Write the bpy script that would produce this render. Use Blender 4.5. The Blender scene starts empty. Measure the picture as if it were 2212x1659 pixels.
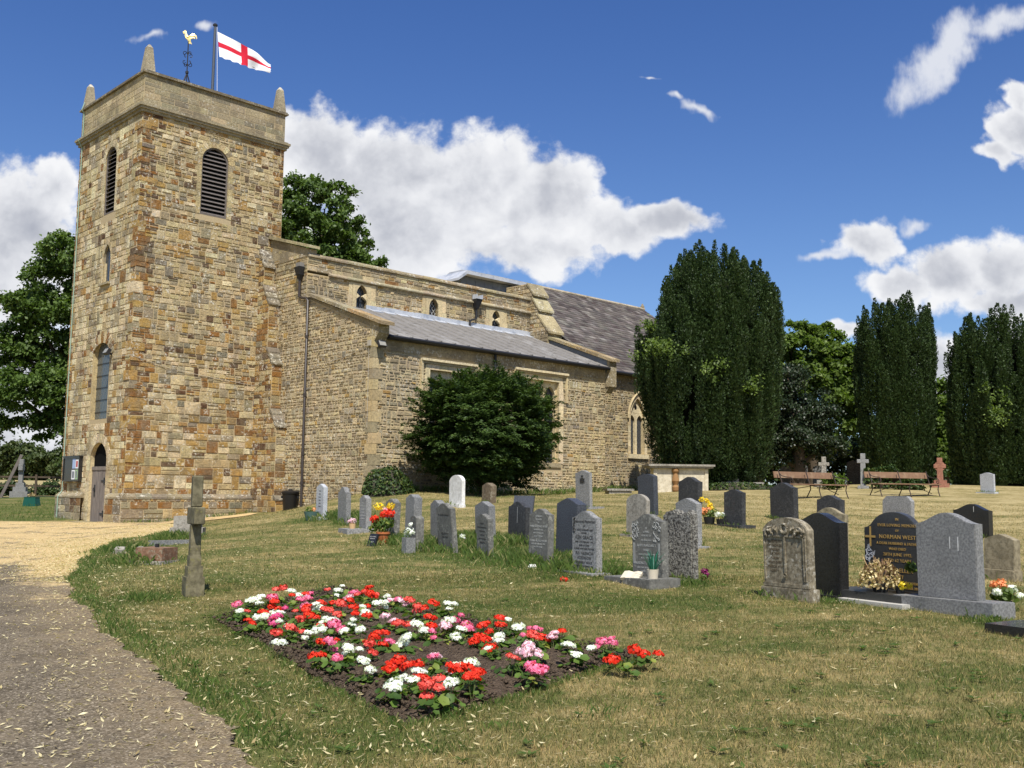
import bpy, bmesh, math, random
import numpy as np
from mathutils import Vector, Matrix, geometry
R = math.radians
random.seed(7); RNG = np.random.default_rng(7)
scene = bpy.context.scene
COL = scene.collection

# ------------------------------------------------------------------ camera
PITCH, ROLL, CAMZ = R(6.13), 0.0115, 1.5
cam = bpy.data.objects.new('camera', bpy.data.cameras.new('camera')); COL.objects.link(cam)
cam.data.sensor_width = 36; cam.data.lens = 2194 / 2212 * 36
cam.data.clip_start = .1; cam.data.clip_end = 6000
_up = Vector((0, -math.sin(PITCH), math.cos(PITCH))); _f = Vector((0, math.cos(PITCH), math.sin(PITCH))); _r = Vector((1, 0, 0))
_x = _r * math.cos(ROLL) + _up * math.sin(ROLL); _y = -_r * math.sin(ROLL) + _up * math.cos(ROLL)
M_ = Matrix((_x, _y, -_f)).transposed().to_4x4(); M_.translation = (0, 0, CAMZ)
cam.matrix_world = M_
scene.camera = cam

# ------------------------------------------------------------------ light
SUN_AZ, SUN_EL = R(217 - 44.5), R(56)
to_sun = Vector((math.sin(SUN_AZ) * math.cos(SUN_EL), math.cos(SUN_AZ) * math.cos(SUN_EL), math.sin(SUN_EL)))
sl = bpy.data.lights.new('sun', 'SUN'); sl.energy = 4.9; sl.angle = R(.5); sl.color = (1, .955, .88)
so = bpy.data.objects.new('sun', sl); COL.objects.link(so); so.rotation_euler = to_sun.to_track_quat('Z', 'Y').to_euler(); so.location = (20, -30, 60)
scene.view_settings.view_transform = 'Standard'; scene.view_settings.look = 'None'
scene.view_settings.exposure = 0.28; scene.view_settings.gamma = 1
scene.view_settings.use_curve_mapping = False

# ------------------------------------------------------------------ node helpers
class NT:
    def __init__(s, tree): s.t = tree
    def n(s, typ, ins=None, **props):
        nd = s.t.nodes.new('ShaderNode' + typ)
        for k, v in props.items(): setattr(nd, k, v)
        for k, v in (ins or {}).items(): s.set(nd.inputs[k], v)
        return nd
    def set(s, sock, v):
        if isinstance(v, bpy.types.NodeSocket): s.t.links.new(v, sock)
        else:
            if sock.type == 'RGBA' and len(v) == 3: v = (*v, 1)
            sock.default_value = v
    def m(s, op, a, b=0.0, c=None, clamp=False):
        d = {0: a, 1: b}
        if c is not None: d[2] = c
        return s.n('Math', d, operation=op, use_clamp=clamp).outputs[0]
    def vm(s, op, a, b=(0, 0, 0)):
        nd = s.n('VectorMath', {0: a, 1: b}, operation=op)
        return nd.outputs['Value'] if op in ('LENGTH', 'DOT_PRODUCT') else nd.outputs[0]
    def mix(s, f, a, b, mode='MIX'):
        nd = s.n('Mix', None, data_type='RGBA', blend_type=mode); s.set(nd.inputs[0], f); s.set(nd.inputs[6], a); s.set(nd.inputs[7], b)
        return nd.outputs[2]
    def noise(s, vec, scale, detail=4, rough=.55, dist=0.0):
        return s.n('TexNoise', {'Vector': vec, 'Scale': scale, 'Detail': detail, 'Roughness': rough, 'Distortion': dist}).outputs[0]
    def ss(s, x, a, b):           # smoothstep
        return s.n('MapRange', {0: x, 1: a, 2: b, 3: 0.0, 4: 1.0}, interpolation_type='SMOOTHSTEP').outputs[0]
    def ramp(s, f, stops):
        nd = s.n('ValToRGB', {0: f}); e = nd.color_ramp.elements
        while len(e) < len(stops): e.new(.5)
        for k, (p, c) in enumerate(stops): e[k].position = p; e[k].color = (*c, 1)
        return nd.outputs[0]
    def attr(s, name): return s.n('Attribute', None, attribute_name=name)
    def bump(s, h, strength=.4, dist=.02): return s.n('Bump', {'Height': h, 'Strength': strength, 'Distance': dist}).outputs[0]

MATS = {}
def new_mat(name):
    m = bpy.data.materials.new(name); m.use_nodes = True
    t = NT(m.node_tree); b = m.node_tree.nodes['Principled BSDF']
    MATS[name] = m
    return m, t, b
def fin(t, b, color=None, rough=.8, normal=None, spec=.3, metal=0.0):
    if color is not None: t.set(b.inputs['Base Color'], color)
    t.set(b.inputs['Roughness'], rough); t.set(b.inputs['Specular IOR Level'], spec); t.set(b.inputs['Metallic'], metal)
    if normal is not None: t.set(b.inputs['Normal'], normal)

# ------------------------------------------------------------------ sky
BLOBS=[(-0.198,0.341,0.08,0.053,0.0,1.0),(-0.118,0.328,0.089,0.058,0.0,1.0),(-0.038,0.314,0.084,0.06,0.0,1.0),(0.032,0.291,0.075,0.055,0.0,1.0),(0.098,0.275,0.065,0.033,-8.0,1.0),(0.161,0.276,0.054,0.02,-8.0,1.0),(0.01,0.248,0.098,0.038,0.0,1.0),(-0.098,0.261,0.13,0.062,0.0,1.0),(-0.293,0.249,0.14,0.109,0.0,1.0),(-0.498,0.256,0.079,0.079,0.0,1.0),(-0.54,0.189,0.139,0.094,0.0,1.0),(-0.464,0.309,0.042,0.036,0.0,1.0),(-0.488,0.102,0.147,0.078,0.0,1.0),(-0.475,0.033,0.159,0.041,0.0,1.0),(0.438,0.452,0.085,0.027,42.0,0.85),(0.500,0.487,0.062,0.020,22.0,0.68),(0.508,0.371,0.04,0.037,0.0,1.0),(0.52,0.408,0.024,0.029,0.0,1.0),(0.483,0.344,0.021,0.017,0.0,1.0),(0.354,0.256,0.042,0.025,0.0,1.0),(0.312,0.238,0.035,0.01,12.0,0.7),(0.408,0.271,0.03,0.012,0.0,0.6),(0.437,0.224,0.065,0.034,0.0,1.0),(0.381,0.217,0.044,0.023,0.0,1.0),(0.497,0.232,0.06,0.036,0.0,1.0),(0.505,0.199,0.079,0.019,0.0,1.0),(0.406,0.126,0.051,0.049,0.0,1.0),(0.336,0.166,0.025,0.013,0.0,1.0),(0.507,0.132,0.055,0.056,0.0,1.0),(0.188,0.395,0.021,0.01,-10.0,0.62),(0.169,0.402,0.014,0.007,0.0,0.58),(-0.373,0.456,0.033,0.01,0.0,0.45),(-0.317,0.471,0.029,0.013,0.0,0.5),(0.14,0.421,0.012,0.004,0.0,0.5)]
world = bpy.data.worlds.new('World'); scene.world = world; world.use_nodes = True
wt = NT(world.node_tree)
for nd in list(world.node_tree.nodes): world.node_tree.nodes.remove(nd)
sky = wt.n('TexSky', None, sky_type='NISHITA', sun_disc=False, sun_elevation=SUN_EL, sun_rotation=SUN_AZ, air_density=1.0, dust_density=.5, ozone_density=2.2, altitude=100)
_el = wt.n('SeparateXYZ', {0: wt.n('TexCoord').outputs['Generated']}).outputs[2]
skyc = wt.mix(1.0, sky.outputs[0], wt.mix(wt.ss(_el, .04, .55), (.70, .84, 1.05), (.42, .64, 1.05)), 'MULTIPLY')
gen = wt.n('TexCoord').outputs['Generated']
sx = wt.n('SeparateXYZ', {0: gen})
ysafe = wt.m('MAXIMUM', sx.outputs[1], .02)
uu = wt.m('DIVIDE', sx.outputs[0], ysafe); vv = wt.m('DIVIDE', sx.outputs[2], ysafe)
P0 = wt.n('CombineXYZ', {0: uu, 1: vv, 2: 0.0}).outputs[0]
WN = wt.n('TexNoise', {'Vector': P0, 'Scale': 11.0, 'Detail': 4.0, 'Roughness': .6}).outputs[1]
def blob_field(P, thin):
    W = wt.vm('ADD', P, wt.vm('MULTIPLY', wt.vm('SUBTRACT', WN, (.5, .5, .5)), (.09, .06, 0)))
    f = None
    for (cx, cy, rx, ry, an, w) in BLOBS:
        if (w < .9) != thin: continue
        mp = wt.n('Mapping', {0: W, 1: (cx, cy, 0), 2: (0, 0, R(an)), 3: (rx, ry, 1)}, vector_type='TEXTURE').outputs[0]
        k = wt.m('SUBTRACT', 1.0, wt.vm('LENGTH', mp))
        if thin: k = wt.m('SUBTRACT', k, .75 - w)
        f = k if f is None else wt.m('SMOOTH_MAX', f, k, .10)
    return f
def cloud_field(P, det):
    n1 = wt.noise(P, 13.0, det, .64); n2 = wt.noise(P, 48.0, det, .62)
    vor = wt.n('TexVoronoi', {'Vector': wt.vm('ADD', P, wt.vm('MULTIPLY', wt.vm('SUBTRACT', WN, (.5, .5, .5)), (.06, .06, 0))), 'Scale': 30.0, 'Detail': 3.0, 'Roughness': .55}, feature='SMOOTH_F1').outputs[0]
    k = wt.m('ADD', wt.m('MULTIPLY', wt.m('SUBTRACT', n1, .5), 1.15), wt.m('MULTIPLY', wt.m('SUBTRACT', n2, .5), .42))
    return wt.m('ADD', k, wt.m('MULTIPLY', wt.m('SUBTRACT', .40, vor), .34))
B0 = blob_field(P0, False)
D0, D1 = cloud_field(P0, 8.0), cloud_field(wt.vm('ADD', P0, (.010, .022, 0)), 3.0)
F0 = wt.m('ADD', B0, D0)
front = wt.ss(sx.outputs[1], .05, .2)
alpha = wt.m('MULTIPLY', wt.m('MULTIPLY', wt.ss(F0, -.17, .20), front), .985)
st = wt.n('Mapping', {0: P0, 2: (0, 0, R(-38)), 3: (34, 15, 1)}).outputs[0]
wis = wt.m('ADD', blob_field(P0, True), wt.m('ADD', wt.m('MULTIPLY', wt.m('SUBTRACT', wt.noise(st, 1.0, 7.0, .62), .5), 1.3), wt.m('MULTIPLY', D0, .35)))
wal = wt.m('MULTIPLY', wt.m('MULTIPLY', wt.ss(wis, .0, .75), front), .9)
thick = wt.ss(B0, .1, .9)
big = wt.noise(P0, 8.5, 3.0, .5)
lit = wt.m('SUBTRACT', D0, D1)
shade = wt.m('ADD', wt.m('SUBTRACT', wt.m('ADD', .02, wt.m('MULTIPLY', thick, .40)), wt.m('MULTIPLY', lit, .60)), wt.m('MULTIPLY', wt.m('SUBTRACT', big, .46), 1.5), clamp=True)
cc = wt.ramp(shade, [(0, (7.7, 7.75, 7.9)), (.28, (6.6, 6.7, 7.0)), (.6, (4.7, 4.85, 5.3)), (1, (3.1, 3.3, 3.9))])
# unseen broken cloud, added behind and beside the viewer to soften the blue fill
bn = wt.noise(wt.n('Mapping', {0: gen, 3: (1, 1, 2.2)}).outputs[0], 2.6, 6.0, .6)
back = wt.m('MULTIPLY', wt.m('MULTIPLY', wt.ss(bn, .47, .60), wt.m('SUBTRACT', 1.0, front)), wt.ss(sx.outputs[2], .0, .08))
skyf = wt.mix(alpha, wt.mix(wal, wt.mix(wt.m('MULTIPLY', back, .6), skyc, (6.2, 6.2, 6.2)), (6.6, 6.8, 7.3)), cc)
bg = wt.n('Background', {0: skyf, 1: .1})
wo = wt.n('OutputWorld', {0: bg.outputs[0]})

# ------------------------------------------------------------------ mesh helpers
def link(o, parent=None):
    COL.objects.link(o)
    if parent is not None: o.parent = parent
    return o
def tag(o, label=None, cat=None, group=None, kind=None):
    if label: o['label'] = label
    if cat: o['category'] = cat
    if group: o['group'] = group
    if kind: o['kind'] = kind
    return o
def empty(name, loc=(0, 0, 0), rz=0.0, label=None, cat=None, group=None, parent=None, rot=None):
    o = bpy.data.objects.new(name, None); o.empty_display_size = .2
    link(o, parent); o.location = loc; o.rotation_euler = rot if rot else (0, 0, rz)
    return tag(o, label, cat, group)
class MB:
    def __init__(s): s.v = []; s.f = []; s.m = []; s.c = []
    def add(s, vs, fs, mat=0, col=(1, 1, 1)):
        b = len(s.v); s.v += [tuple(p) for p in vs]
        for f in fs: s.f.append([b + i for i in f]); s.m.append(mat); s.c.append(col)
    def quad(s, a, b, c, d, mat=0, col=(1, 1, 1)): s.add([a, b, c, d], [(0, 1, 2, 3)], mat, col)
    def box(s, x0, x1, y0, y1, z0, z1, mat=0, col=(1, 1, 1), X=None):
        vs = [Vector((x, y, z)) for z in (z0, z1) for y in (y0, y1) for x in (x0, x1)]
        if X is not None: vs = [X @ v for v in vs]
        s.add(vs, [(0, 2, 3, 1), (4, 5, 7, 6), (0, 1, 5, 4), (2, 6, 7, 3), (0, 4, 6, 2), (1, 3, 7, 5)], mat, col)
    def frust(s, x0, x1, y0, y1, z0, z1, k, mat=0, col=(1, 1, 1), X=None, cx=None, cy=None):
        cx = (x0 + x1) / 2; cy = (y0 + y1) / 2
        vs = [Vector((x, y, z0)) for y in (y0, y1) for x in (x0, x1)] + [Vector((cx + (x - cx) * k, cy + (y - cy) * k, z1)) for y in (y0, y1) for x in (x0, x1)]
        if X is not None: vs = [X @ v for v in vs]
        s.add(vs, [(0, 2, 3, 1), (4, 5, 7, 6), (0, 1, 5, 4), (2, 6, 7, 3), (0, 4, 6, 2), (1, 3, 7, 5)], mat, col)
    def prism(s, poly, fn0, fn1, mat=0, col=(1, 1, 1), caps=True, bevel=0):
        """poly list of (a,b); fn0/fn1 map (a,b)->3D point for each side"""
        n = len(poly); vs = [fn0(*p) for p in poly] + [fn1(*p) for p in poly]
        fs = [(i, (i + 1) % n, n + (i + 1) % n, n + i) for i in range(n)]
        if caps: fs += [tuple(range(n))[::-1], tuple(range(n, 2 * n))]
        s.add(vs, fs, mat, col)
    def tube(s, pts, r, n=8, mat=0, col=(1, 1, 1), closed=True):
        pts = [Vector(p) for p in pts]; rr = r if isinstance(r, (list, tuple)) else [r] * len(pts)
        b = len(s.v); prev = None
        for i, p in enumerate(pts):
            d = (pts[min(i + 1, len(pts) - 1)] - pts[max(i - 1, 0)]).normalized()
            if prev is None:
                a = d.cross(Vector((0, 0, 1)));  a = a if a.length > .05 else d.cross(Vector((1, 0, 0)))
            else: a = prev - d * prev.dot(d)
            a.normalize(); prev = a; c = d.cross(a)
            for k in range(n):
                t = 2 * math.pi * k / n; s.v.append(tuple(p + (a * math.cos(t) + c * math.sin(t)) * rr[i]))
        for i in range(len(pts) - 1):
            for k in range(n):
                s.f.append([b + i * n + k, b + i * n + (k + 1) % n, b + (i + 1) * n + (k + 1) % n, b + (i + 1) * n + k]); s.m.append(mat); s.c.append(col)
        if closed:
            s.f.append([b + k for k in range(n)][::-1]); s.f.append([b + (len(pts) - 1) * n + k for k in range(n)]); s.m += [mat] * 2; s.c += [col] * 2
    def lathe(s, prof, n=20, mat=0, col=(1, 1, 1), o=(0, 0, 0)):
        b = len(s.v)
        for (r, z) in prof:
            for k in range(n):
                t = 2 * math.pi * k / n; s.v.append((o[0] + r * math.cos(t), o[1] + r * math.sin(t), o[2] + z))
        for i in range(len(prof) - 1):
            for k in range(n):
                s.f.append([b + i * n + k, b + i * n + (k + 1) % n, b + (i + 1) * n + (k + 1) % n, b + (i + 1) * n + k]); s.m.append(mat); s.c.append(col)
    def mesh(s, name, mats):
        me = bpy.data.meshes.new(name); me.from_pydata(s.v, [], s.f)
        for m in mats: me.materials.append(MATS[m] if isinstance(m, str) else m)
        me.polygons.foreach_set('material_index', s.m)
        a = me.attributes.new('Col', 'FLOAT_COLOR', 'FACE')
        a.data.foreach_set('color', np.c_[np.array(s.c, float).reshape(-1, 3), np.ones(len(s.c))].ravel())
        me.update(); return me
    def build(s, name, mats, parent=None, smooth=False, fix=True):
        if isinstance(mats, str): mats = [mats]
        me = s.mesh(name, mats)
        if fix:
            bm = bmesh.new(); bm.from_mesh(me); bmesh.ops.recalc_face_normals(bm, faces=bm.faces); bm.to_mesh(me); bm.free()
        if smooth:
            me.polygons.foreach_set('use_smooth', [True] * len(me.polygons))
            try: me.set_sharp_from_angle(angle=R(40))
            except Exception: pass
        return link(bpy.data.objects.new(name, me), parent)
def np_mesh(name, V, F, mats, attrs=None, mi=None):
    me = bpy.data.meshes.new(name); F = np.asarray(F, np.int32); k = F.shape[1]
    me.vertices.add(len(V)); me.vertices.foreach_set('co', np.asarray(V, np.float32).ravel())
    me.loops.add(F.size); me.loops.foreach_set('vertex_index', F.ravel())
    me.polygons.add(len(F)); me.polygons.foreach_set('loop_start', np.arange(0, F.size, k, dtype=np.int32))
    for m in ([mats] if isinstance(mats, str) else mats): me.materials.append(MATS[m])
    if mi is not None: me.polygons.foreach_set('material_index', np.asarray(mi, np.int32))
    for nm, (arr, dom) in (attrs or {}).items():
        a = me.attributes.new(nm, 'FLOAT', dom); a.data.foreach_set('value', np.asarray(arr, np.float32).ravel())
    me.update(calc_edges=True); me.validate()
    return me
def np_obj(name, V, F, mats, parent=None, attrs=None, mi=None): return link(bpy.data.objects.new(name, np_mesh(name, V, F, mats, attrs, mi)), parent)
def unit(a): return a / (np.linalg.norm(a, axis=1, keepdims=True) + 1e-9)
def leaf_quads(C, D, N, L, Wd):
    """rhombic leaves: centres, long axes, normals, lengths, widths"""
    D = unit(D); S = unit(np.cross(D, N)); L = np.asarray(L).reshape(-1, 1); Wd = np.asarray(Wd).reshape(-1, 1)
    Nn = np.cross(S, D)
    V = np.stack([C - D * L / 2, C + S * Wd / 2 + Nn * Wd * .18 - D * L * .08, C + D * L / 2, C - S * Wd / 2 + Nn * Wd * .18 - D * L * .08], 1).reshape(-1, 3)
    return V, np.arange(len(C) * 4).reshape(-1, 4)

# ------------------------------------------------------------------ terrain
TC=np.array([[-7.3,34.0,.77,40],[-6.9,33.0,.80,40],[-7.7,33.2,.72,40],[-4.52,24.43,0.83,1.0],[-3.79,23.32,0.75,1.0],[-3.17,22.44,0.61,1.0],[-2.3,19.85,0.5,1.0],[-1.87,19.78,0.59,1.0],[-1.7,18.6,0.44,1.0],[-1.42,20.35,0.55,1.0],[-1.05,17.48,0.48,1.0],[-1.44,27.54,1.11,1.0],[-0.64,29.85,1.21,1.0],[-0.49,20.39,0.54,1.0],[-0.41,17.11,0.41,1.0],[0.17,20.61,0.46,1.0],[0.49,16.48,0.33,1.0],[1.03,17.6,0.42,1.0],[1.09,14.49,0.35,1.0],[1.81,25.23,1.14,1.0],[3.02,22.37,1.02,1.0],[2.35,18.87,0.69,1.0],[1.81,13.19,0.34,1.0],[2.3,13.82,0.35,1.0],[4.21,24.0,1.04,1.0],[3.1,17.79,0.58,1.0],[4.67,21.34,0.84,1.0],[6.07,22.66,0.93,1.0],[3.17,11.62,0.29,1.0],[3.87,12.73,0.25,1.0],[4.27,11.32,0.35,1.0],[4.74,11.02,0.24,1.0],[10.84,23.96,0.57,1.0],[7.39,15.43,0.26,1.0],[17.02,36.36,1.66,1.0],[8.84,23.31,0.71,1.0],[-13.91,34.43,0.37,40.0],[-16.23,36.36,0.42,40.0],[-12.51,33.0,0.38,40.0],[-10.3,35.03,0.55,40.0],[-8.38,36.36,0.82,40.0],[-7.76,34.58,0.78,40.0],[-6.56,33.94,1.15,40.0],[-5.51,32.87,1.3,40.0],[-4.39,31.87,1.48,40.0],[-2.18,33.9,1.45,40.0],[0.68,36.7,1.42,40.0],[3.81,39.79,1.6,40.0],[6.67,42.59,1.7,40.0],[0.0,0.0,0.0,3.0],[-3.0,0.0,-0.05,3.0],[3.0,0.0,0.05,3.0],[-2.0,5.4,0.0,3.0],[2.6,5.4,0.1,3.0],[-4.0,9.0,0.05,3.0],[-7.0,16.0,0.1,3.0],[-9.0,25.0,0.25,3.0],[-16.0,28.0,0.3,3.0],[-20.0,40.0,0.4,3.0],[-30.0,60.0,0.5,3.0],[0.0,6.5,0.03,3.0],[-15.0,10.0,0.0,3.0],[10.0,5.0,0.15,3.0],[9.22,31.0,1.41,2.0],[12.81,33.0,1.53,2.0],[5.97,38.0,1.72,2.0],[16.84,36.0,1.65,2.0],[-4.04,13.0,0.18,2.0],[-6.15,17.5,0.19,2.0],[-7.26,23.0,0.44,2.0],[12.28,40.0,1.91,2.0],[16.91,40.0,2.06,2.0],[-23.96,50.0,1.12,2.0],[30.0,60.0,1.9,2.0],[15.0,60.0,1.9,2.0],[0.0,70.0,1.5,2.0],[40.0,40.0,1.9,2.0],[25.0,15.0,0.9,2.0],[30.0,25.0,1.4,2.0]])
ST={'h1':(-4.71,25.48,0.5,0.11,0.88,-58.5),'h2':(-3.89,23.96,0.51,0.12,0.86,-58.5),'h3':(-3.15,22.25,0.42,0.12,0.79,-61.3),'h4':(-2.32,20.03,0.42,0.14,0.85,-60.0),'h5':(-1.97,20.75,0.42,0.18,0.88,-60.2),'h6':(-1.71,18.75,0.42,0.15,0.62,-68.8),'h7':(-1.43,20.39,0.42,0.16,0.79,-62.4),'h8':(-1.1,18.35,0.56,0.1,0.88,-58.5),'h9':(-1.42,27.08,0.71,0.1,0.83,-58.5),'h10':(-0.6,28.16,0.47,0.19,0.56,-58.5),'h11':(-0.48,20.09,0.55,0.15,0.78,-58.5),'h12':(-0.41,17.28,0.42,0.1,0.75,-60.1),'h13':(0.16,19.34,0.62,0.11,0.79,-58.5),'h14':(0.48,16.13,0.56,0.11,0.87,-58.5),'h15':(1.02,17.4,0.61,0.2,0.97,-58.5),'h16':(1.12,14.91,0.61,0.1,0.91,-58.5),'h17':(1.88,26.14,0.62,0.09,0.97,-58.5),'h18':(3.24,24.05,0.58,0.14,0.96,-58.5),'h19':(2.48,19.93,0.63,0.09,0.83,-58.5),'h20':(1.89,13.81,0.62,0.12,0.92,-58.5),'h21':(2.37,14.26,0.61,0.13,0.96,-58.5),'h22':(4.36,24.86,0.7,0.16,0.87,-58.5),'h23':(3.21,18.43,0.57,0.13,0.87,-58.5),'h24':(4.81,21.97,0.55,0.12,0.81,-58.5),'h25':(6.42,23.99,0.74,0.16,0.89,-58.5),'h26':(3.31,12.17,0.71,0.11,0.97,-58.5),'h27':(3.84,12.65,0.68,0.16,1.02,-58.5),'h31':(4.66,12.42,0.84,0.11,1.06,-58.5),'h32':(4.84,11.31,0.74,0.14,1.09,-58.5),'h33':(10.09,22.35,0.85,0.16,0.73,-58.5),'h34':(7.04,14.71,0.46,0.16,0.66,-58.5),'h35':(16.73,35.78,0.52,0.09,0.73,-58.5),'h30':(8.73,23.06,0.76,0.13,0.78,-58.5),'h28':(7.24,23.16,0.65,0.19,0.72,-58.5),'h29':(5.12,16.45,0.68,0.09,0.9,-58.5)}
GER=[('p',[(-2.85,10.82)]),('w',[(-2.79,10.72)]),('s',[(-2.72,10.74)]),('r',[(-2.5,9.91)]),('w',[(-2.8,11.29)]),('w',[(-2.69,11.12)]),('s',[(-2.66,11.78)]),('p',[(-2.59,11.4)]),('r',[(-2.5,10.87),(-2.43,10.87)]),('r',[(-2.39,11.37)]),('w',[(-2.4,11.81)]),('p',[(-2.31,11.93)]),('p',[(-2.24,11.08)]),('m',[(-2.29,10.57)]),('w',[(-2.32,10.26)]),('m',[(-2.26,9.96)]),('w',[(-2.38,10.06)]),('r',[(-2.43,10.23)]),('s',[(-2.15,10.39)]),('w',[(-2.07,9.67)]),('s',[(-2.01,10.01)]),('r',[(-1.91,9.88)]),('r',[(-1.8,9.65)]),('s',[(-1.95,9.26),(-1.84,9.2)]),('w',[(-1.72,8.92),(-1.67,9.09)]),('w',[(-2.02,10.79)]),('r',[(-2.02,10.44)]),('s',[(-2.15,12.19)]),('r',[(-2.03,11.14),(-1.92,11.21)]),('w',[(-2.06,12.41)]),('w',[(-1.99,11.93)]),('l',[(-1.81,11.62)]),('p',[(-1.82,12.06)]),('s',[(-1.69,11.96)]),('r',[(-1.65,12.14)]),('r',[(-1.52,11.46)]),('r',[(-1.49,10.87),(-1.62,10.76)]),('s',[(-1.73,10.67)]),('s',[(-1.8,10.37),(-1.72,10.32)]),('w',[(-1.8,10.1)]),('r',[(-1.5,10.08)]),('w',[(-1.47,10.41)]),('w',[(-1.65,9.65)]),('w',[(-1.45,9.61)]),('p',[(-1.52,9.39)]),('w',[(-1.31,9.14)]),('r',[(-1.49,8.91)]),('r',[(-1.56,8.68)]),('r',[(-1.49,8.29)]),('p',[(-1.46,8.54)]),('p',[(-1.35,8.16)]),('w',[(-1.29,8.35)]),('w',[(-1.38,10.83)]),('w',[(-1.42,11.88)]),('l',[(-1.25,10.9),(-1.16,11.0)]),('p',[(-1.25,11.53)]),('l',[(-1.19,9.92)]),('s',[(-1.04,9.68),(-0.96,9.76)]),('s',[(-1.04,11.02)]),('s',[(-0.93,10.47)]),('r',[(-0.79,10.17)]),('r',[(-0.73,9.67)]),('r',[(-0.78,10.63)]),('w',[(-0.64,10.69)]),('r',[(-1.13,8.96)]),('r',[(-1.06,8.74)]),('p',[(-1.01,8.79)]),('w',[(-0.86,8.7)]),('w',[(-0.84,9.33),(-0.77,9.35)]),('p',[(-0.68,9.13)]),('s',[(-1.14,8.46)]),('w',[(-1.09,7.77),(-1.02,7.7)]),('r',[(-0.85,7.89),(-0.93,7.86)]),('r',[(-0.88,7.66),(-0.77,7.63)]),('l',[(-0.58,8.26)]),('p',[(-0.57,7.88)]),('w',[(-0.59,9.66)]),('p',[(-0.52,9.74)]),('p',[(-0.42,9.92)]),('p',[(-0.38,9.55)]),('w',[(-0.47,9.14)]),('l',[(-0.58,9.45)]),('r',[(-0.22,9.72)]),('r',[(-0.18,9.37),(-0.08,9.48)]),('w',[(-0.01,9.63)]),('r',[(-0.3,8.75),(-0.24,8.9)]),('r',[(-0.16,8.51)]),('w',[(-0.08,8.86)]),('w',[(-0.08,8.33)]),('p',[(0.19,9.43)]),('p',[(0.12,9.04)]),('s',[(0.21,8.63)]),('l',[(0.36,8.72)]),('r',[(0.46,8.99)]),('r',[(0.27,8.87)]),('l',[(0.1,8.19),(0.22,8.21)]),('l',[(0.14,7.96)]),('s',[(0.01,7.82)]),('p',[(0.15,7.59),(0.2,7.51)]),('w',[(0.53,8.11)]),('w',[(0.5,8.54)]),('p',[(0.72,8.52),(0.84,8.44)]),('r',[(0.8,7.96),(0.96,7.95)]),('r',[(1.06,8.17)]),('r',[(-0.35,7.46),(-0.21,7.56)]),('w',[(-0.28,7.68),(-0.39,7.71)]),('r',[(-0.23,7.21),(-0.27,7.21)]),('l',[(-0.43,7.68)]),('w',[(-0.38,6.86)]),('w',[(-0.74,7.32)]),('w',[(-0.78,7.02)]),('r',[(-0.62,7.26)]),('s',[(-0.56,7.04),(-0.47,7.07)]),('s',[(-0.53,6.79)])]

def _tps():
    P = TC[:, :2]; m = len(P); D = np.hypot(*(P[:, None] - P[None]).transpose(2, 0, 1)) / 10
    A = np.zeros((m + 3, m + 3)); A[:m, :m] = np.where(D > 0, D ** 2 * np.log(D + 1e-9), 0) + np.diag(.6 / TC[:, 3]); A[:m, m:] = np.c_[np.ones(m), P / 10]; A[m:, :m] = A[:m, m:].T
    return np.linalg.solve(A, np.r_[TC[:, 2], 0, 0, 0])
TS = _tps()
def HH(x, y):
    x = np.atleast_1d(np.asarray(x, float)); y = np.atleast_1d(np.asarray(y, float)); sh = x.shape; x = x.ravel(); y = y.ravel()
    r = np.hypot(x, y); k = np.minimum(1, 58 / np.maximum(r, 1e-6)); xc, yc = x * k, y * k
    z = np.zeros(len(x)); m = len(TC)
    for i in range(0, len(x), 40000):
        a, b = xc[i:i + 40000], yc[i:i + 40000]
        d = np.hypot(a[:, None] - TC[None, :, 0], b[:, None] - TC[None, :, 1]) / 10
        z[i:i + 40000] = np.where(d > 0, d ** 2 * np.log(d + 1e-9), 0) @ TS[:m] + TS[m] + TS[m + 1] * a / 10 + TS[m + 2] * b / 10
    s = np.clip((r - 58) / 40, 0, 1); s = s * s * (3 - 2 * s)
    far = np.minimum(1.5 + (r - 98) * .0125, 9)
    return (z * (1 - s) + np.where(r > 58, far, 0) * s).reshape(sh)
def H(x, y): return float(HH(x, y)[0])
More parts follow.
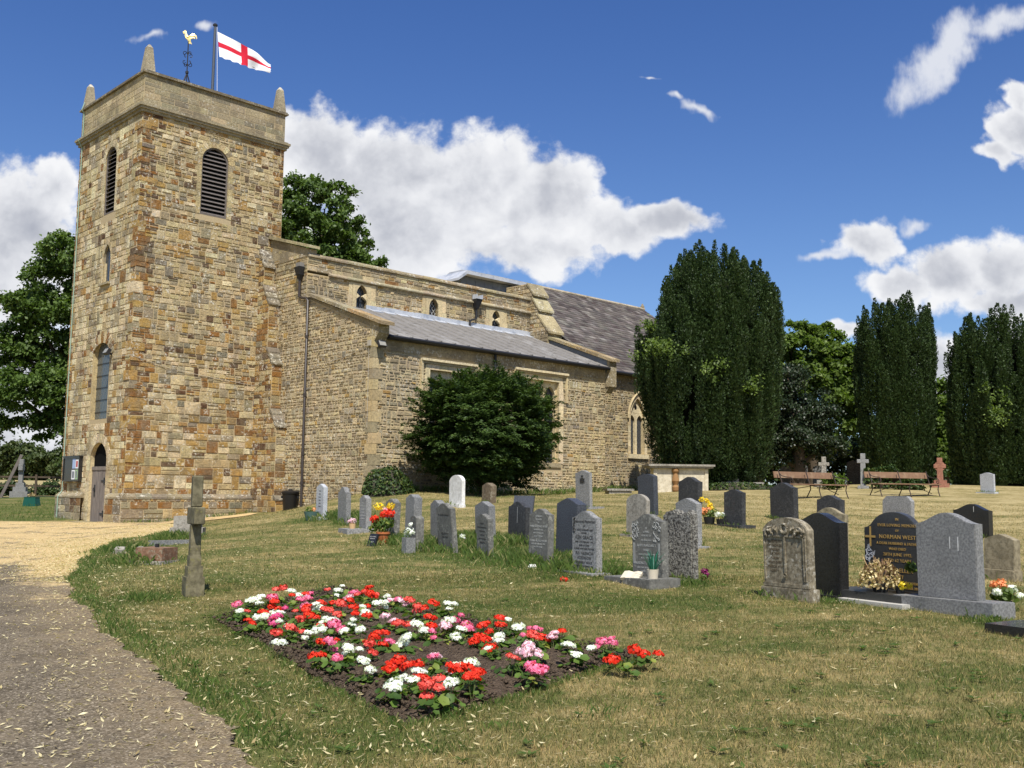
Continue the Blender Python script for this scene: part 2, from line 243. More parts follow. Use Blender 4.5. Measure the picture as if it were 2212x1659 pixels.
# ------------------------------------------------------------------ materials
def stone_mat(name, lichen=.5, bump=.5, dirt=.4, tint=(1, 1, 1)):
    m, t, b = new_mat(name)
    co = t.n('TexCoord').outputs['Object']; col = t.attr('Col').outputs['Color']
    n1 = t.noise(co, 16, 6, .68); n2 = t.noise(co, 1.1, 4, .6); n3 = t.noise(co, 55, 4, .7); n4 = t.noise(co, 4.5, 4, .65)
    c = t.mix(t.m('MULTIPLY', t.ss(n4, .42, .62), .28), col, (.37, .305, .19))
    c = t.mix(1.0, c, t.ramp(n1, [(.28, (.50, .47, .44)), (.45, (1.0, .985, .95)), (.58, (1.22, 1.19, 1.12)), (.74, (1.55, 1.48, 1.32))]), 'MULTIPLY')
    c = t.mix(t.m('MULTIPLY', t.ss(n3, .58, .70), .45 * bump + .1), c, (.10, .075, .05))
    c = t.mix(t.m('MULTIPLY', t.ss(n2, .47, .66), dirt), c, (.15, .122, .085)); c = t.mix(t.m('MULTIPLY', t.ss(t.noise(t.n('Mapping', {0: co, 3: (2.2, 2.2, .35)}).outputs[0], 1.0, 5, .65), .54, .70), dirt), c, (.19, .165, .12))
    vn = t.noise(co, 11, 7, .74)
    lm = t.m('MULTIPLY', t.m('MULTIPLY', t.ss(vn, .53, .59), t.ss(t.noise(co, 1.9, 3, .6), .46, .58)), lichen)
    c = t.mix(lm, c, (.68, .64, .53))
    om = t.m('MULTIPLY', t.ss(t.noise(co, 5.3, 5, .7), .60, .70), lichen * .5)
    c = t.mix(om, c, (.40, .24, .07))
    c = t.mix(1.0, c, tint, 'MULTIPLY')
    h = t.m('ADD', t.m('MULTIPLY', n1, .8), t.m('MULTIPLY', n3, .5))
    fin(t, b, c, .92, t.bump(h, bump, .05), .15)
stone_mat('rubble_stone', .85, .9, .5); stone_mat('ashlar_stone', .45, .45, .6); stone_mat('dressed_stone', .12, .25, .18)
def plain(name, col, rough=.6, spec=.3, metal=0., var=.15, scale=12, bump=0., dirt=None):
    m, t, b = new_mat(name); co = t.n('TexCoord').outputs['Object']
    n = t.noise(co, scale, 5, .6)
    c = t.mix(n, tuple(x * (1 - var) for x in col), tuple(min(x * (1 + var), 1) for x in col))
    if dirt: c = t.mix(t.ss(t.noise(co, scale * .3, 5, .65), .5, .68), c, dirt)
    fin(t, b, c, rough, t.bump(n, bump, .01) if bump else None, spec, metal)
plain('mortar', (.44, .35, .21), .95, .1, 0, .3, 20, .5)
plain('iron_black', (.022, .022, .024), .45, .4)
plain('pipe_brown', (.045, .036, .032), .45, .4)
plain('crown_shade', (.012, .014, .008), 1.0, 0.0)  # near-black colour standing in for the shade inside dense crowns
plain('orange_stone', (.30, .17, .075), .9, .1, 0, .3, 9)
plain('dark_void', (.008, .008, .008), .9, .05)  # black surface standing in for the unlit depth of openings
plain('louvre_wood', (.15, .13, .115), .8, .2, 0, .35, 9)
plain('lead_roof', (.205, .192, .175), .8, .15, .0, .25, 3, .1, (.29, .28, .265))
plain('lead_bright', (.46, .48, .51), .45, .5, .0, .25, 6, .1, (.30, .33, .38))
plain('lead_dark', (.13, .145, .16), .55, .4, 0, .25, 5, 0, (.2, .22, .24))
plain('gilt', (.90, .72, .28), .35, .6, .35, .08, 10)
plain('flag_white', (.86, .86, .88), .8, .1, 0, .03, 5); plain('flag_red', (.62, .025, .05), .8, .1, 0, .05, 5)
plain('pole_metal', (.12, .13, .14), .4, .5, .5)
plain('copper_green', (.30, .42, .33), .7, .2)
plain('cable_grey', (.40, .36, .29), .7, .2)
plain('bin_plastic', (.010, .010, .011), .38, .4)
plain('terracotta', (.42, .14, .05), .8, .2, 0, .15, 20)
plain('pot_cream', (.62, .55, .42), .7, .2, 0, .1, 20); plain('pot_tan', (.60, .40, .2), .7, .2)
plain('green_metal', (.006, .075, .05), .4, .4); plain('pot_green', (.10, .17, .14), .5, .3)
plain('pot_black', (.02, .02, .02), .5, .3)
plain('bark', (.09, .07, .05), .9, .1, 0, .4, 8, .6); plain('ivy_stem', (.05, .045, .03), .9)
plain('gold_letter', (.42, .27, .08), .5, .4, .0, .1, 30)
plain('letter_dark', (.055, .053, .05), .9, .1); plain('letter_pale', (.33, .335, .32), .9, .1); plain('letter_brown', (.10, .075, .045), .9, .1)
plain('bench_wood', (.21, .125, .075), .75, .2, 0, .45, 7, .2, (.33, .24, .15)); plain('bench_iron', (.05, .036, .03), .7, .3)
plain('poster_blue', (.35, .45, .65), .6); plain('poster_white', (.78, .79, .8), .6); plain('poster_grey', (.2, .21, .23), .6); plain('poster_green', (.35, .5, .28), .6); plain('poster_red', (.45, .08, .08), .6)
plain('concrete', (.46, .44, .39), .9, .15, 0, .2, 18, .3)
plain('glass_lens', (.30, .29, .25), .3, .4)
def glass(name, base, came, p=.115, q=.19, w=.05):
    m, t, b = new_mat(name); s = t.n('SeparateXYZ', {0: t.n('TexCoord').outputs['Object']})
    e = t.m('ADD', s.outputs[0], s.outputs[1]); z = s.outputs[2]
    l = None
    for sg in (1, -1):
        f = t.m('FRACT', t.m('ADD', t.m('DIVIDE', e, p), t.m('MULTIPLY', t.m('DIVIDE', z, q), sg)))
        k = t.m('GREATER_THAN', t.m('ABSOLUTE', t.m('SUBTRACT', f, .5)), .5 - w)
        l = k if l is None else t.m('MAXIMUM', l, k)
    n = t.noise(t.n('TexCoord').outputs['Object'], 6, 2)
    c = t.mix(l, t.mix(n, base, tuple(x * 2.2 for x in base)), came)
    fin(t, b, c, t.m('ADD', .12, t.m('MULTIPLY', l, .5)), t.bump(n, .15, .05), .5)
glass('leaded_glass', (.015, .018, .022), (.13, .14, .15)); glass('mesh_glass', (.040, .045, .042), (.16, .17, .16), .13, .24, .07); glass('lattice_glass', (.012, .012, .012), (.5, .5, .48), .16, .2, .06)
# slate roof
m, t, b = new_mat('slate'); co = t.n('TexCoord').outputs['Object']; col = t.attr('Col').outputs['Color']
n1 = t.noise(co, 2.0, 5, .65); n2 = t.noise(co, 25, 3)
c = t.mix(1., col, t.ramp(n1, [(.3, (.7, .68, .68)), (.55, (1, 1, 1)), (.75, (1.5, 1.45, 1.4))]), 'MULTIPLY')
fin(t, b, c, .75, t.bump(n2, .3, .01), .25)
# weathered oak door
m, t, b = new_mat('oak_door'); co = t.n('TexCoord').outputs['Object']
mp = t.n('Mapping', {0: co, 3: (14, 14, 1.2)}).outputs[0]; n = t.noise(mp, 1.5, 6, .65)
fin(t, b, t.ramp(n, [(.3, (.10, .085, .075)), (.55, (.22, .19, .165)), (.8, (.30, .265, .23))]), .8, t.bump(n, .4, .01), .2)
# gravestone materials
def grave(name, c0, c1, speck=40, rough=.75, lich=None, la=.0, bump=.15, streak=.0, spec=.3):
    m, t, b = new_mat(name); ti = t.n('TexCoord'); co = t.vm('ADD', ti.outputs['Object'], t.vm('MULTIPLY', t.n('ObjectInfo').outputs['Location'], (3.1, 1.7, 2.3)))
    n = t.noise(co, speck, 3, .7); n2 = t.noise(co, 3.5, 5, .65)
    c = t.mix(t.ss(n, .35, .65), c0, c1)
    c = t.mix(t.m('MULTIPLY', t.ss(n2, .45, .7), .35), c, tuple(x * .55 for x in c0))
    if streak:
        mp = t.n('Mapping', {0: co, 3: (9, 9, .6)}).outputs[0]
        c = t.mix(t.m('MULTIPLY', t.ss(t.noise(mp, 1.4, 4, .6), .5, .7), streak), c, (.05, .045, .04))
    if lich:
        l = t.m('MULTIPLY', t.ss(t.noise(co, 18, 6, .74), .53, .59), t.ss(t.noise(co, 2.6, 4, .6), .42, .56))
        c = t.mix(t.m('MULTIPLY', l, la), c, lich)
    fin(t, b, c, rough, t.bump(n, bump, .006 if bump < .9 else .04), spec)
grave('granite_grey', (.165, .163, .155), (.36, .355, .34), 45, .6, (.36, .36, .30), .3)
grave('granite_pale', (.30, .31, .32), (.60, .61, .62), 60, .6)
grave('granite_mid', (.145, .145, .14), (.27, .267, .255), 38, .55, (.3, .3, .27), .35)
grave('slate_dark', (.032, .032, .032), (.060, .060, .060), 30, .5, (.2, .2, .19), .25)
grave('slate_blue', (.040, .043, .050), (.085, .092, .108), 50, .4)
grave('black_sheen', (.040, .040, .038), (.058, .058, .055), 60, .3, spec=.5)  # black stone, its reflected sheen put into the colour as grey
grave('polished_black', (.016, .016, .016), (.028, .028, .028), 60, .22, spec=.5)
grave('slate_grey', (.118, .115, .10), (.18, .175, .155), 24, .7, (.34, .33, .28), .7)
grave('limestone', (.26, .235, .19), (.40, .37, .31), 14, .9, (.09, .085, .07), .8, .3, .25)
grave('sandstone', (.20, .165, .10), (.33, .28, .18), 14, .9, (.10, .09, .06), .6, .3, .1)
grave('brown_stone', (.12, .09, .055), (.21, .165, .11), 18, .9, (.30, .29, .22), .6, .3, .35)
grave('carved_stone', (.15, .125, .08), (.32, .275, .19), 16, .9, (.48, .45, .37), .9, .45, .25)
grave('marble_white', (.62, .61, .57), (.80, .79, .75), 8, .55, (.4, .39, .34), .3, .05, .12)
grave('rough_granite', (.055, .05, .042), (.36, .34, .29), 30, .95, (.45, .44, .36), .5, 1.0)
grave('cross_stone', (.105, .092, .052), (.21, .185, .11), 10, .9, (.20, .18, .07), .8, .4, .3)
grave('render_cream', (.52, .46, .33), (.68, .61, .46), 6, .9, (.28, .2, .12), .5, .3, .1)
grave('red_sandstone', (.25, .11, .07), (.36, .17, .11), 14, .9)
grave('brick_kerb', (.16, .085, .05), (.27, .15, .09), 12, .9, (.3, .28, .2), .6, .4)
# foliage
def foliage(name, dark, light, tip=None, trans=.25, rough=.55):
    m, t, b = new_mat(name); r = t.attr('r').outputs['Fac']
    st = [(0, dark), (.75, light)] + ([(1, tip)] if tip else [])
    c = t.ramp(r, st); fin(t, b, c, rough, None, .35)
    tr = t.n('BsdfTranslucent', {0: t.mix(1., c, (1.5, 1.7, .7), 'MULTIPLY')})
    mx = t.n('MixShader', {0: trans, 1: b.outputs[0], 2: tr.outputs[0]})
    t.t.links.new(mx.outputs[0], t.t.nodes['Material Output'].inputs[0])
foliage('lime_leaves', (.038, .072, .013), (.10, .16, .03), (.15, .21, .045))
foliage('yew_leaves', (.015, .032, .009), (.055, .094, .024), (.095, .14, .04), .12)
foliage('bush_leaves', (.014, .032, .006), (.048, .088, .014), (.11, .16, .028), .15)
foliage('light_leaves', (.055, .09, .014), (.12, .18, .03), (.19, .25, .05), .35)
foliage('holly_leaves', (.012, .022, .009), (.03, .048, .018), (.13, .14, .10), .08, .35)
foliage('ivy_leaves', (.018, .04, .008), (.05, .09, .018), (.13, .15, .03), .15)
foliage('far_leaves', (.03, .05, .013), (.065, .09, .024), (.10, .12, .04), .2)
foliage('geranium_leaves', (.04, .085, .014), (.13, .21, .035), (.36, .36, .07), .3)
foliage('grass_tall', (.055, .10, .018), (.13, .19, .04), (.33, .30, .13), .3)
foliage('litter_leaves', (.30, .22, .09), (.66, .56, .30), (.80, .72, .45), .2)
foliage('hay', (.22, .17, .08), (.52, .43, .24), (.62, .54, .34), .15)
foliage('dried_flowers', (.10, .035, .03), (.50, .38, .17), (.85, .72, .40), .2)
for nm, a, bb in (('red', (.60, .018, .008), (.90, .06, .02)), ('salmon', (.66, .06, .045), (.92, .16, .12)), ('pink', (.68, .09, .22), (.90, .26, .42)), ('magenta', (.55, .035, .16), (.82, .14, .33)), ('blush', (.78, .40, .55), (.92, .68, .78)), ('white', (.80, .80, .78), (.92, .92, .90)), ('yellow', (.80, .55, .02), (.92, .75, .06)), ('orange', (.75, .25, .08), (.9, .42, .2)), ('purple', (.16, .01, .08), (.35, .03, .18))):
    foliage('petal_' + nm, a, bb, None, .22)
plain('geranium_stalk', (.13, .16, .05), .6)
foliage('reed_leaves', (.03, .17, .11), (.09, .34, .23), None, .25)
# grassland
m, t, b = new_mat('lawn'); pos = t.n('NewGeometry').outputs['Position']
def lawn_color(t, pos):
    p = t.vm('MULTIPLY', pos, (1, 1, 0))
    st = t.n('Mapping', {0: p, 2: (0, 0, R(-20)), 3: (.55, 1.25, 1)}).outputs[0]
    f = t.m('ADD', t.m('MULTIPLY', t.noise(st, .8, 6, .68), .62), t.m('MULTIPLY', t.noise(p, 4.6, 5, .7), .42))
    f = t.m('ADD', t.m('ADD', .5, t.m('MULTIPLY', t.m('SUBTRACT', f, .5), 1.25)), t.attr('dry').outputs['Fac'])
    c = t.ramp(f, [(.27, (.055, .088, .018)), (.40, (.100, .120, .034)), (.49, (.18, .165, .062)), (.58, (.30, .24, .105)), (.72, (.46, .37, .19))])
    br = t.m('MULTIPLY', t.ss(t.noise(p, 1.3, 4, .6), .60, .72), .4)
    return t.mix(br, c, (.20, .115, .058)), p
c, p = lawn_color(t, pos)
gn = t.noise(p, 34, 5, .75); c = t.mix(t.m('MULTIPLY', t.ss(gn, .56, .64), .55), c, (.34, .27, .13)); c = t.mix(t.m('MULTIPLY', t.m('SUBTRACT', 1.0, t.ss(gn, .37, .45)), .6), c, (.075, .10, .026)); n = t.noise(p, 90, 3, .7); c = t.mix(1., c, t.ramp(n, [(.3, (.6, .6, .6)), (.7, (1.25, 1.25, 1.2))]), 'MULTIPLY')
fin(t, b, c, .95, t.bump(t.noise(p, 45, 4, .7), .6, .03), .1)
m, t, b = new_mat('lawn_blades'); c, p = lawn_color(t, t.n('NewGeometry').outputs['Position'])
r = t.attr('r').outputs['Fac']; g_ = t.attr('g').outputs['Fac']; c = t.mix(t.ss(g_, .80, .86), c, (.36, .29, .135)); c = t.mix(t.m('SUBTRACT', 1.0, t.ss(g_, .20, .27)), c, (.085, .125, .028)); c = t.mix(1., c, t.ramp(r, [(0, (.5, .56, .46)), (.55, (1.05, 1.05, 1.0)), (1, (1.9, 1.72, 1.5))]), 'MULTIPLY')
fin(t, b, c, .8, None, .15)
tr = t.n('BsdfTranslucent', {0: c}); mx = t.n('MixShader', {0: .25, 1: b.outputs[0], 2: tr.outputs[0]}); t.t.links.new(mx.outputs[0], t.t.nodes['Material Output'].inputs[0])
# drive: worn tarmac with chippings, drifts of fallen lime blossom
m, t, b = new_mat('drive_surface'); p = t.vm('MULTIPLY', t.n('NewGeometry').outputs['Position'], (1, 1, 0))
v = t.n('TexVoronoi', {'Vector': p, 'Scale': 75.0}); vc = t.n('SeparateXYZ', {0: v.outputs['Color']}).outputs[0]
base = t.ramp(vc, [(0, (.070, .060, .046)), (.5, (.125, .110, .086)), (.9, (.21, .187, .15)), (1, (.40, .37, .31))])
n1 = t.noise(p, 1.3, 7, .75); base = t.mix(t.m('MULTIPLY', t.ss(n1, .46, .64), .55), base, (.21, .18, .135)); base = t.mix(t.m('MULTIPLY', t.ss(t.noise(p, .7, 5, .7), .52, .62), .4), base, (.055, .048, .038))
dust = t.attr('dust').outputs['Fac']; base = t.mix(t.m('MULTIPLY', t.m('MULTIPLY', dust, t.ss(t.noise(p, 7, 5, .7), .3, .6)), .8), base, t.mix(vc, (.17, .135, .085), (.29, .24, .165)))
blo = t.m('ADD', t.attr('blossom').outputs['Fac'], t.m('ADD', t.m('MULTIPLY', t.m('SUBTRACT', t.noise(p, 1.1, 6, .75), .5), 1.5), t.m('MULTIPLY', t.m('SUBTRACT', t.noise(p, 24, 3, .7), .5), .9)))
yc = t.mix(t.noise(p, 55, 3, .7), (.38, .285, .14), (.68, .56, .34))
c = t.mix(t.ss(blo, .42, .62), base, yc)
c = t.mix(1., c, (1.08, 1.0, .88), 'MULTIPLY'); fin(t, b, c, .95, t.bump(t.m('ADD', v.outputs['Distance'], t.noise(p, 30, 3)), .7, .012), .1)
m, t, b = new_mat('soil'); p = t.n('NewGeometry').outputs['Position']
n = t.noise(p, 22, 6, .7); v = t.n('TexVoronoi', {'Vector': p, 'Scale': 40.0}).outputs['Distance']
fin(t, b, t.ramp(n, [(.3, (.055, .039, .026)), (.55, (.115, .084, .058)), (.8, (.20, .155, .11))]), .95, t.bump(t.m('ADD', n, v), 1., .03), .1)
m, t, b = new_mat('field'); p = t.n('NewGeometry').outputs['Position']; n = t.noise(p, .08, 4)
fin(t, b, t.mix(n, (.30, .24, .10), (.42, .34, .16)), .95)
# ------------------------------------------------------------------ church
TX, TY = -12.509, 33.0; CROT = R(44.5)
MC = Matrix.Translation((TX, TY, CAMZ)) @ Matrix.Rotation(CROT, 4, 'Z')
def cw(E, N, Z): return MC @ Vector((E, N, Z))
church = empty('church', (TX, TY, CAMZ), CROT, 'old stone parish church with square tower, long nave, lead-roofed aisle and slate-roofed chancel', 'church')
FS = (Vector((0, 0, 0)), Vector((1, 0, 0)), Vector((0, 0, 1)), Vector((0, -1, 0)))           # faces south: u = E
FW = (Vector((0, 0, 0)), Vector((0, -1, 0)), Vector((0, 0, 1)), Vector((-1, 0, 0)))          # faces west: u = -N
def fr(base, off):           # shift a frame along its own normal axis position
    o, u, v, n = base; return (o + Vector(off), u, v, n)
def PT(f, u, v, d=0.0): return f[0] + f[1] * u + f[2] * v + f[3] * d
def spans(poly, v):
    xs = []
    for (a, b), (c, d) in zip(poly, poly[1:] + poly[:1]):
        if (b <= v < d) or (d <= v < b): xs.append(a + (v - b) / (d - b) * (c - a))
    xs.sort(); return list(zip(xs[::2], xs[1::2]))
def inter(A, B): return [(max(a, c), min(b, d)) for a, b in A for c, d in B if min(b, d) > max(a, c)]
def minus(A, B):
    for c, d in B:
        N_ = []
        for a, b in A:
            if d <= a or c >= b: N_.append((a, b)); continue
            if c > a: N_.append((a, c))
            if d < b: N_.append((d, b))
        A = N_
    return A
def grow(poly, m):
    cx = sum(p[0] for p in poly) / len(poly); cy = sum(p[1] for p in poly) / len(poly); out = []
    for (a, b) in poly: out.append((a + (m if a > cx else -m), b + (m if b > cy else -m)))
    return out
BUFF = (.435, .348, .188); PALE = (.55, .455, .275); GREYB = (.295, .25, .165); GOLD = (.38, .24, .078); IRON = (.235, .115, .034); DARK = (.10, .054, .03); CREAM = (.64, .55, .36); GREY = (.20, .178, .138)
def jitc(c, rnd, a=.13):
    k = 1 + rnd.uniform(-a, a); return tuple(min(1, x * k * (1 + rnd.uniform(-.04, .04))) for x in c)
def pick(rnd, tab):
    s = sum(w for w, _ in tab); x = rnd.random() * s
    for w, c in tab:
        x -= w
        if x <= 0: return c
    return tab[-1][1]
def masonry(mb, f, outline, holes=(), pal=None, ch=(.1, .2), wr=(1.2, 3.2), dep=(.004, .02), gap=.012, jit=.0, seed=1, zones=None, margin=.0, back=True, minw=.07, vcap=None, tall=.0):
    """real coursed stones, each its own bevelled block, over a mortar sheet; mats: 0 stone 1 mortar 2 reveal"""
    rnd = random.Random(seed); hp = [h['poly'] for h in holes]
    if back:
        loops = [[PT(f, u, v) for u, v in outline]] + [[PT(f, u, v) for u, v in h] for h in hp]
        flat = [p for l in loops for p in l]
        mb.add(flat, [tuple(t) for t in geometry.tessellate_polygon(loops)], 1, (1, 1, 1))
    for h in holes:
        n = len(h['poly']); dpt = h.get('depth', .2)
        mb.add([PT(f, u, v, .004) for u, v in h['poly']] + [PT(f, u, v, -dpt) for u, v in h['poly']], [(i, (i + 1) % n, n + (i + 1) % n, n + i) for i in range(n)], 2, h.get('col', BUFF))
    v0 = min(p[1] for p in outline); vmax = max(p[1] for p in outline); v = v0; blocked = []; nxt = []
    hg = [grow(h['poly'], h.get('m', margin)) for h in holes]; cl = [v0]
    while cl[-1] < vmax - .02:
        q = cl[-1] + rnd.uniform(*ch) * (vcap(cl[-1]) if vcap else 1); cl.append(vmax if vmax - q < .05 else q)
    for ci in range(len(cl) - 1):
        v, v1 = cl[ci], cl[ci + 1]; hc = v1 - v; iv = None; blocked = nxt; nxt = []
        for q in (v + .004, (v + v1) / 2, v1 - .004):
            s = spans(outline, q); iv = s if iv is None else inter(iv, s)
        for g_ in hg:
            for q in (v + .004, (v + v1) / 2, v1 - .004): iv = minus(iv, spans(g_, q))
        iv2 = minus(iv, blocked)
        for a, b in iv2:
            u = a
            while u < b - .01:
                w = rnd.uniform(*wr) * hc; 
                if b - (u + w) < minw * 1.5: w = b - u
                u1 = min(u + w, b)
                va, vb = v, v1
                if tall and rnd.random() < tall and ci + 2 < len(cl) and u > a and u1 < b - .02:
                    vt = cl[ci + 2]; ok = all(any(x0 <= u and u1 <= x1 for x0, x1 in spans(outline, qq)) for qq in (vt - .004,)) and not any(x0 < u1 and x1 > u for g_ in hg for qq in (v1 + .01, vt - .01) for x0, x1 in spans(g_, qq))
                    if ok: vb = vt; nxt.append((u, u1))
                # now and then split a stone in two thin ones
                segs = [(va, vb)] if (vb > v1 or rnd.random() > .16 or v1 - v < .1) else [(v, v + (v1 - v) * .5), (v + (v1 - v) * .5, v1)]
                for (q0, q1) in segs:
                    col = jitc(pal(u, (q0 + q1) / 2, rnd), rnd); g = gap * rnd.uniform(.6, 1.5) / 2
                    d = [rnd.uniform(*dep) for _ in range(4)]; dm = rnd.uniform(*dep); d = [(x + dm * 2) / 3 for x in d]
                    bv = min(.012, (u1 - u) * .12) 
                    J = lambda: rnd.uniform(-jit, jit)
                    o = [(u + g + abs(J()), q0 + g + abs(J())), (u1 - g - abs(J()), q0 + g + abs(J())), (u1 - g - abs(J()), q1 - g - abs(J())), (u + g + abs(J()), q1 - g - abs(J()))]
                    i_ = [(o[0][0] + bv, o[0][1] + bv), (o[1][0] - bv, o[1][1] + bv), (o[2][0] - bv, o[2][1] - bv), (o[3][0] + bv, o[3][1] - bv)]
                    vs = [PT(f, x, y, -.004) for x, y in o] + [PT(f, x, y, d[k] + .003) for k, (x, y) in enumerate(i_)]
                    mb.add(vs, [(4, 5, 6, 7), (0, 1, 5, 4), (1, 2, 6, 5), (2, 3, 7, 6), (3, 0, 4, 7)], 0, col)
                u = u1
def arch(u0, u1, v0, vs, kind='round', n=12, rise=None):
    """outline, counter-clockwise from the lower left"""
    pts = [(u0, v0), (u1, v0)]; c = (u0 + u1) / 2; r = (u1 - u0) / 2
    if kind == 'flat': return pts + [(u1, vs), (u0, vs)]
    if kind == 'round':
        rr = rise or r
        return pts + [(c + r * math.cos(t), vs + rr * math.sin(t)) for t in [math.pi * k / n for k in range(n + 1)]]
    k = 2 * r * (rise or 1.0)        # pointed: arcs of radius k
    right = []
    cx = u1 - k; tm = math.acos((c - cx) / k)
    for i in range(n // 2 + 1):
        t = tm * i / (n // 2); right.append((cx + k * math.cos(t), vs + k * math.sin(t)))
    left = [(2 * c - a, b) for a, b in right[::-1][1:]]
    return pts + right + left
def offs(poly, m):
    """offset outline outward (ccw)"""
    n = len(poly); out = []
    for i in range(n):
        a = Vector(poly[i - 1]); b = Vector(poly[i]); c = Vector(poly[(i + 1) % n])
        d1 = (b - a).normalized(); d2 = (c - b).normalized(); n1 = Vector((d1.y, -d1.x)); n2 = Vector((d2.y, -d2.x)); k = (n1 + n2)
        k = k / max(.3, k.length_squared) * 2
        out.append((b.x + k.x * m / 1.0, b.y + k.y * m / 1.0))
    return out
def dressing(mb, f, poly, wid, proud=.012, seed=1, cols=((1, PALE), (1, BUFF)), bl=.28, sill=False, mat=0, wj=.0):
    """voussoirs and jamb stones round an opening"""
    rnd = random.Random(seed); n = len(poly); k0 = 0 if sill else 1
    # resample the outline from u1,v0 round to u0,v0
    pts = [Vector(p) for p in poly[1:]] + [Vector(poly[0])]
    dense = []
    for a, b in zip(pts, pts[1:]):
        L = (b - a).length; m_ = max(1, int(round(L / bl)))
        for j in range(m_): dense.append(a.lerp(b, j / m_))
    dense.append(pts[-1])
    for i in range(len(dense) - 1):
        a, b = dense[i], dense[i + 1]
        def nrm(j):
            d = (dense[min(j + 1, len(dense) - 1)] - dense[max(j - 1, 0)]).normalized(); return Vector((d.y, -d.x))
        w = wid * (1 + rnd.uniform(-wj, wj)); na, nb = nrm(i), nrm(i + 1); col = jitc(pick(rnd, cols), rnd)
        e = (b - a).normalized() * .004
        q = [a + e, a + e + na * w, b - e + nb * w, b - e]
        vs = [PT(f, p.x, p.y, -.01) for p in q] + [PT(f, p.x, p.y, proud) for p in q]
        mb.add(vs, [(4, 5, 6, 7), (0, 1, 5, 4), (1, 2, 6, 5), (2, 3, 7, 6), (3, 0, 4, 7)], mat, col)
def flatpoly(mb, f, poly, d, mat=0, col=(1, 1, 1)): mb.add([PT(f, u, v, d) for u, v in poly], [tuple(range(len(poly)))], mat, col)
def fbox(mb, f, u0, u1, v0, v1, d0, d1, mat=0, col=(1, 1, 1)):
    vs = [PT(f, u, v, d) for d in (d0, d1) for v in (v0, v1) for u in (u0, u1)]
    mb.add(vs, [(0, 2, 3, 1), (4, 5, 7, 6), (0, 1, 5, 4), (2, 6, 7, 3), (0, 4, 6, 2), (1, 3, 7, 5)], mat, col)
SM = ['rubble_stone', 'mortar', 'dressed_stone']; AM = ['ashlar_stone', 'mortar', 'dressed_stone']

# ---- tower
TW, TN = 5.46, 5.25
def pal_s(u, v, r):
    low = max(0, min(1, (6 - v) / 6)) * .8 + .55 * max(0, math.sin(u * 1.9 + v * .7 + 1) * math.sin(v * 1.6 - u * .8)) ; edge = (u < .45)
    if edge and r.random() < .72: return pick(r, [(4, IRON), (2, GOLD), (1, DARK), (1.2, GREYB)])
    if u > 4.9 and v > 8 and r.random() < .5: return pick(r, [(2, IRON), (2, GOLD), (1, DARK)])
    return pick(r, [(4.2 - low, BUFF), (2.4, PALE), (2.2 - 1.2 * low, GREYB), (1.2 + 1.8 * low, GOLD), (.8 + 1.8 * low, IRON), (.5 + 1.1 * low, DARK), (.5, GREY), (.4 + .9 * low, CREAM)])
def pal_w(u, v, r):
    n = -u
    if (n < .42 or n > 4.9) and r.random() < .65: return pick(r, [(4, IRON), (3, GOLD), (1, BUFF)])
    low = max(0, min(1, (7 - v) / 7))
    return pick(r, [(3.4, PALE), (2.6, CREAM), (2.6, BUFF), (2.0, GREYB), (.5 + .5 * low, GOLD), (.75 + .4 * low, IRON), (.35, DARK)])
cap = lambda v: 1.55 if v < 1.5 else (1.2 if v < 4 else 1.0)
lvS = arch(2.2, 3.22, 9.55, 11.52, 'round'); 
lvW = arch(-2.85, -1.92, 9.55, 11.5, 'round'); lan = arch(-2.58, -2.0, 7.08, 7.95, 'pointed', rise=1.0); bwin = arch(-2.98, -1.62, 2.35, 4.55, 'round', rise=.62); dor = arch(-2.76, -1.42, -1.16, .95, 'round', rise=.6)
mb = MB()
f = FS
masonry(mb, f, [(0, -1.6), (TW, -1.6), (TW, 12.75), (0, 12.75)], [dict(poly=lvS, depth=.2, m=.16)], pal_s, (.12, .21), (.9, 2.5), (.002, .034), .014, .010, 11, vcap=cap, tall=.13)
dressing(mb, f, lvS, .26, .014, 3, ((3, BUFF), (2, PALE), (1, GREYB)), .22)
f = FW
masonry(mb, f, [(-TN, -1.6), (0, -1.6), (0, 12.75), (-TN, 12.75)], [dict(poly=lvW, depth=.2, m=.14), dict(poly=lan, depth=.085, m=.1, col=GREYB), dict(poly=bwin, depth=.17, m=.05), dict(poly=dor, depth=.15, m=.16, col=PALE)], pal_w, (.16, .27), (.8, 2.0), (.002, .02), .012, .006, 23, tall=.12)
dressing(mb, f, lvW, .22, .012, 4, ((2, CREAM), (2, PALE)), .26); dressing(mb, f, lan, .16, .010, 6, ((2, PALE), (1, BUFF)), .3)
cxb = -2.30; hd = [p for p in bwin if p[1] > 4.6]
for k in range(11):
    t_ = math.pi * (k + .5) / 11; e0 = Vector((cxb + .69 * math.cos(t_), 4.55 + .43 * math.sin(t_))); nn = Vector((math.cos(t_), math.sin(t_) * 1.3)).normalized(); tt = Vector((-nn.y, nn.x)); wd = .06 if k % 2 else .075; ln = (.40 if k % 2 else .34); cl_ = jitc(IRON if k % 2 else PALE, random)
    q_ = [e0 - tt * wd, e0 + nn * ln - tt * wd * 1.15, e0 + nn * ln + tt * wd * 1.15, e0 + tt * wd]
    mb.add([PT(f, p.x, p.y, -.01) for p in q_] + [PT(f, p.x, p.y, .022 + .003 * (k % 2)) for p in q_], [(4, 5, 6, 7), (0, 1, 5, 4), (1, 2, 6, 5), (2, 3, 7, 6), (3, 0, 4, 7)], 0, cl_)
dressing(mb, f, dor, .30, .014, 8, ((3, CREAM), (2, PALE)), .36)
mb.quad((TW, 0, -1.6), (TW, TN, -1.6), (TW, TN, 12.75), (TW, 0, 12.75), 0, BUFF); mb.quad((0, TN, -1.6), (TW, TN, -1.6), (TW, TN, 12.75), (0, TN, 12.75), 0, BUFF)
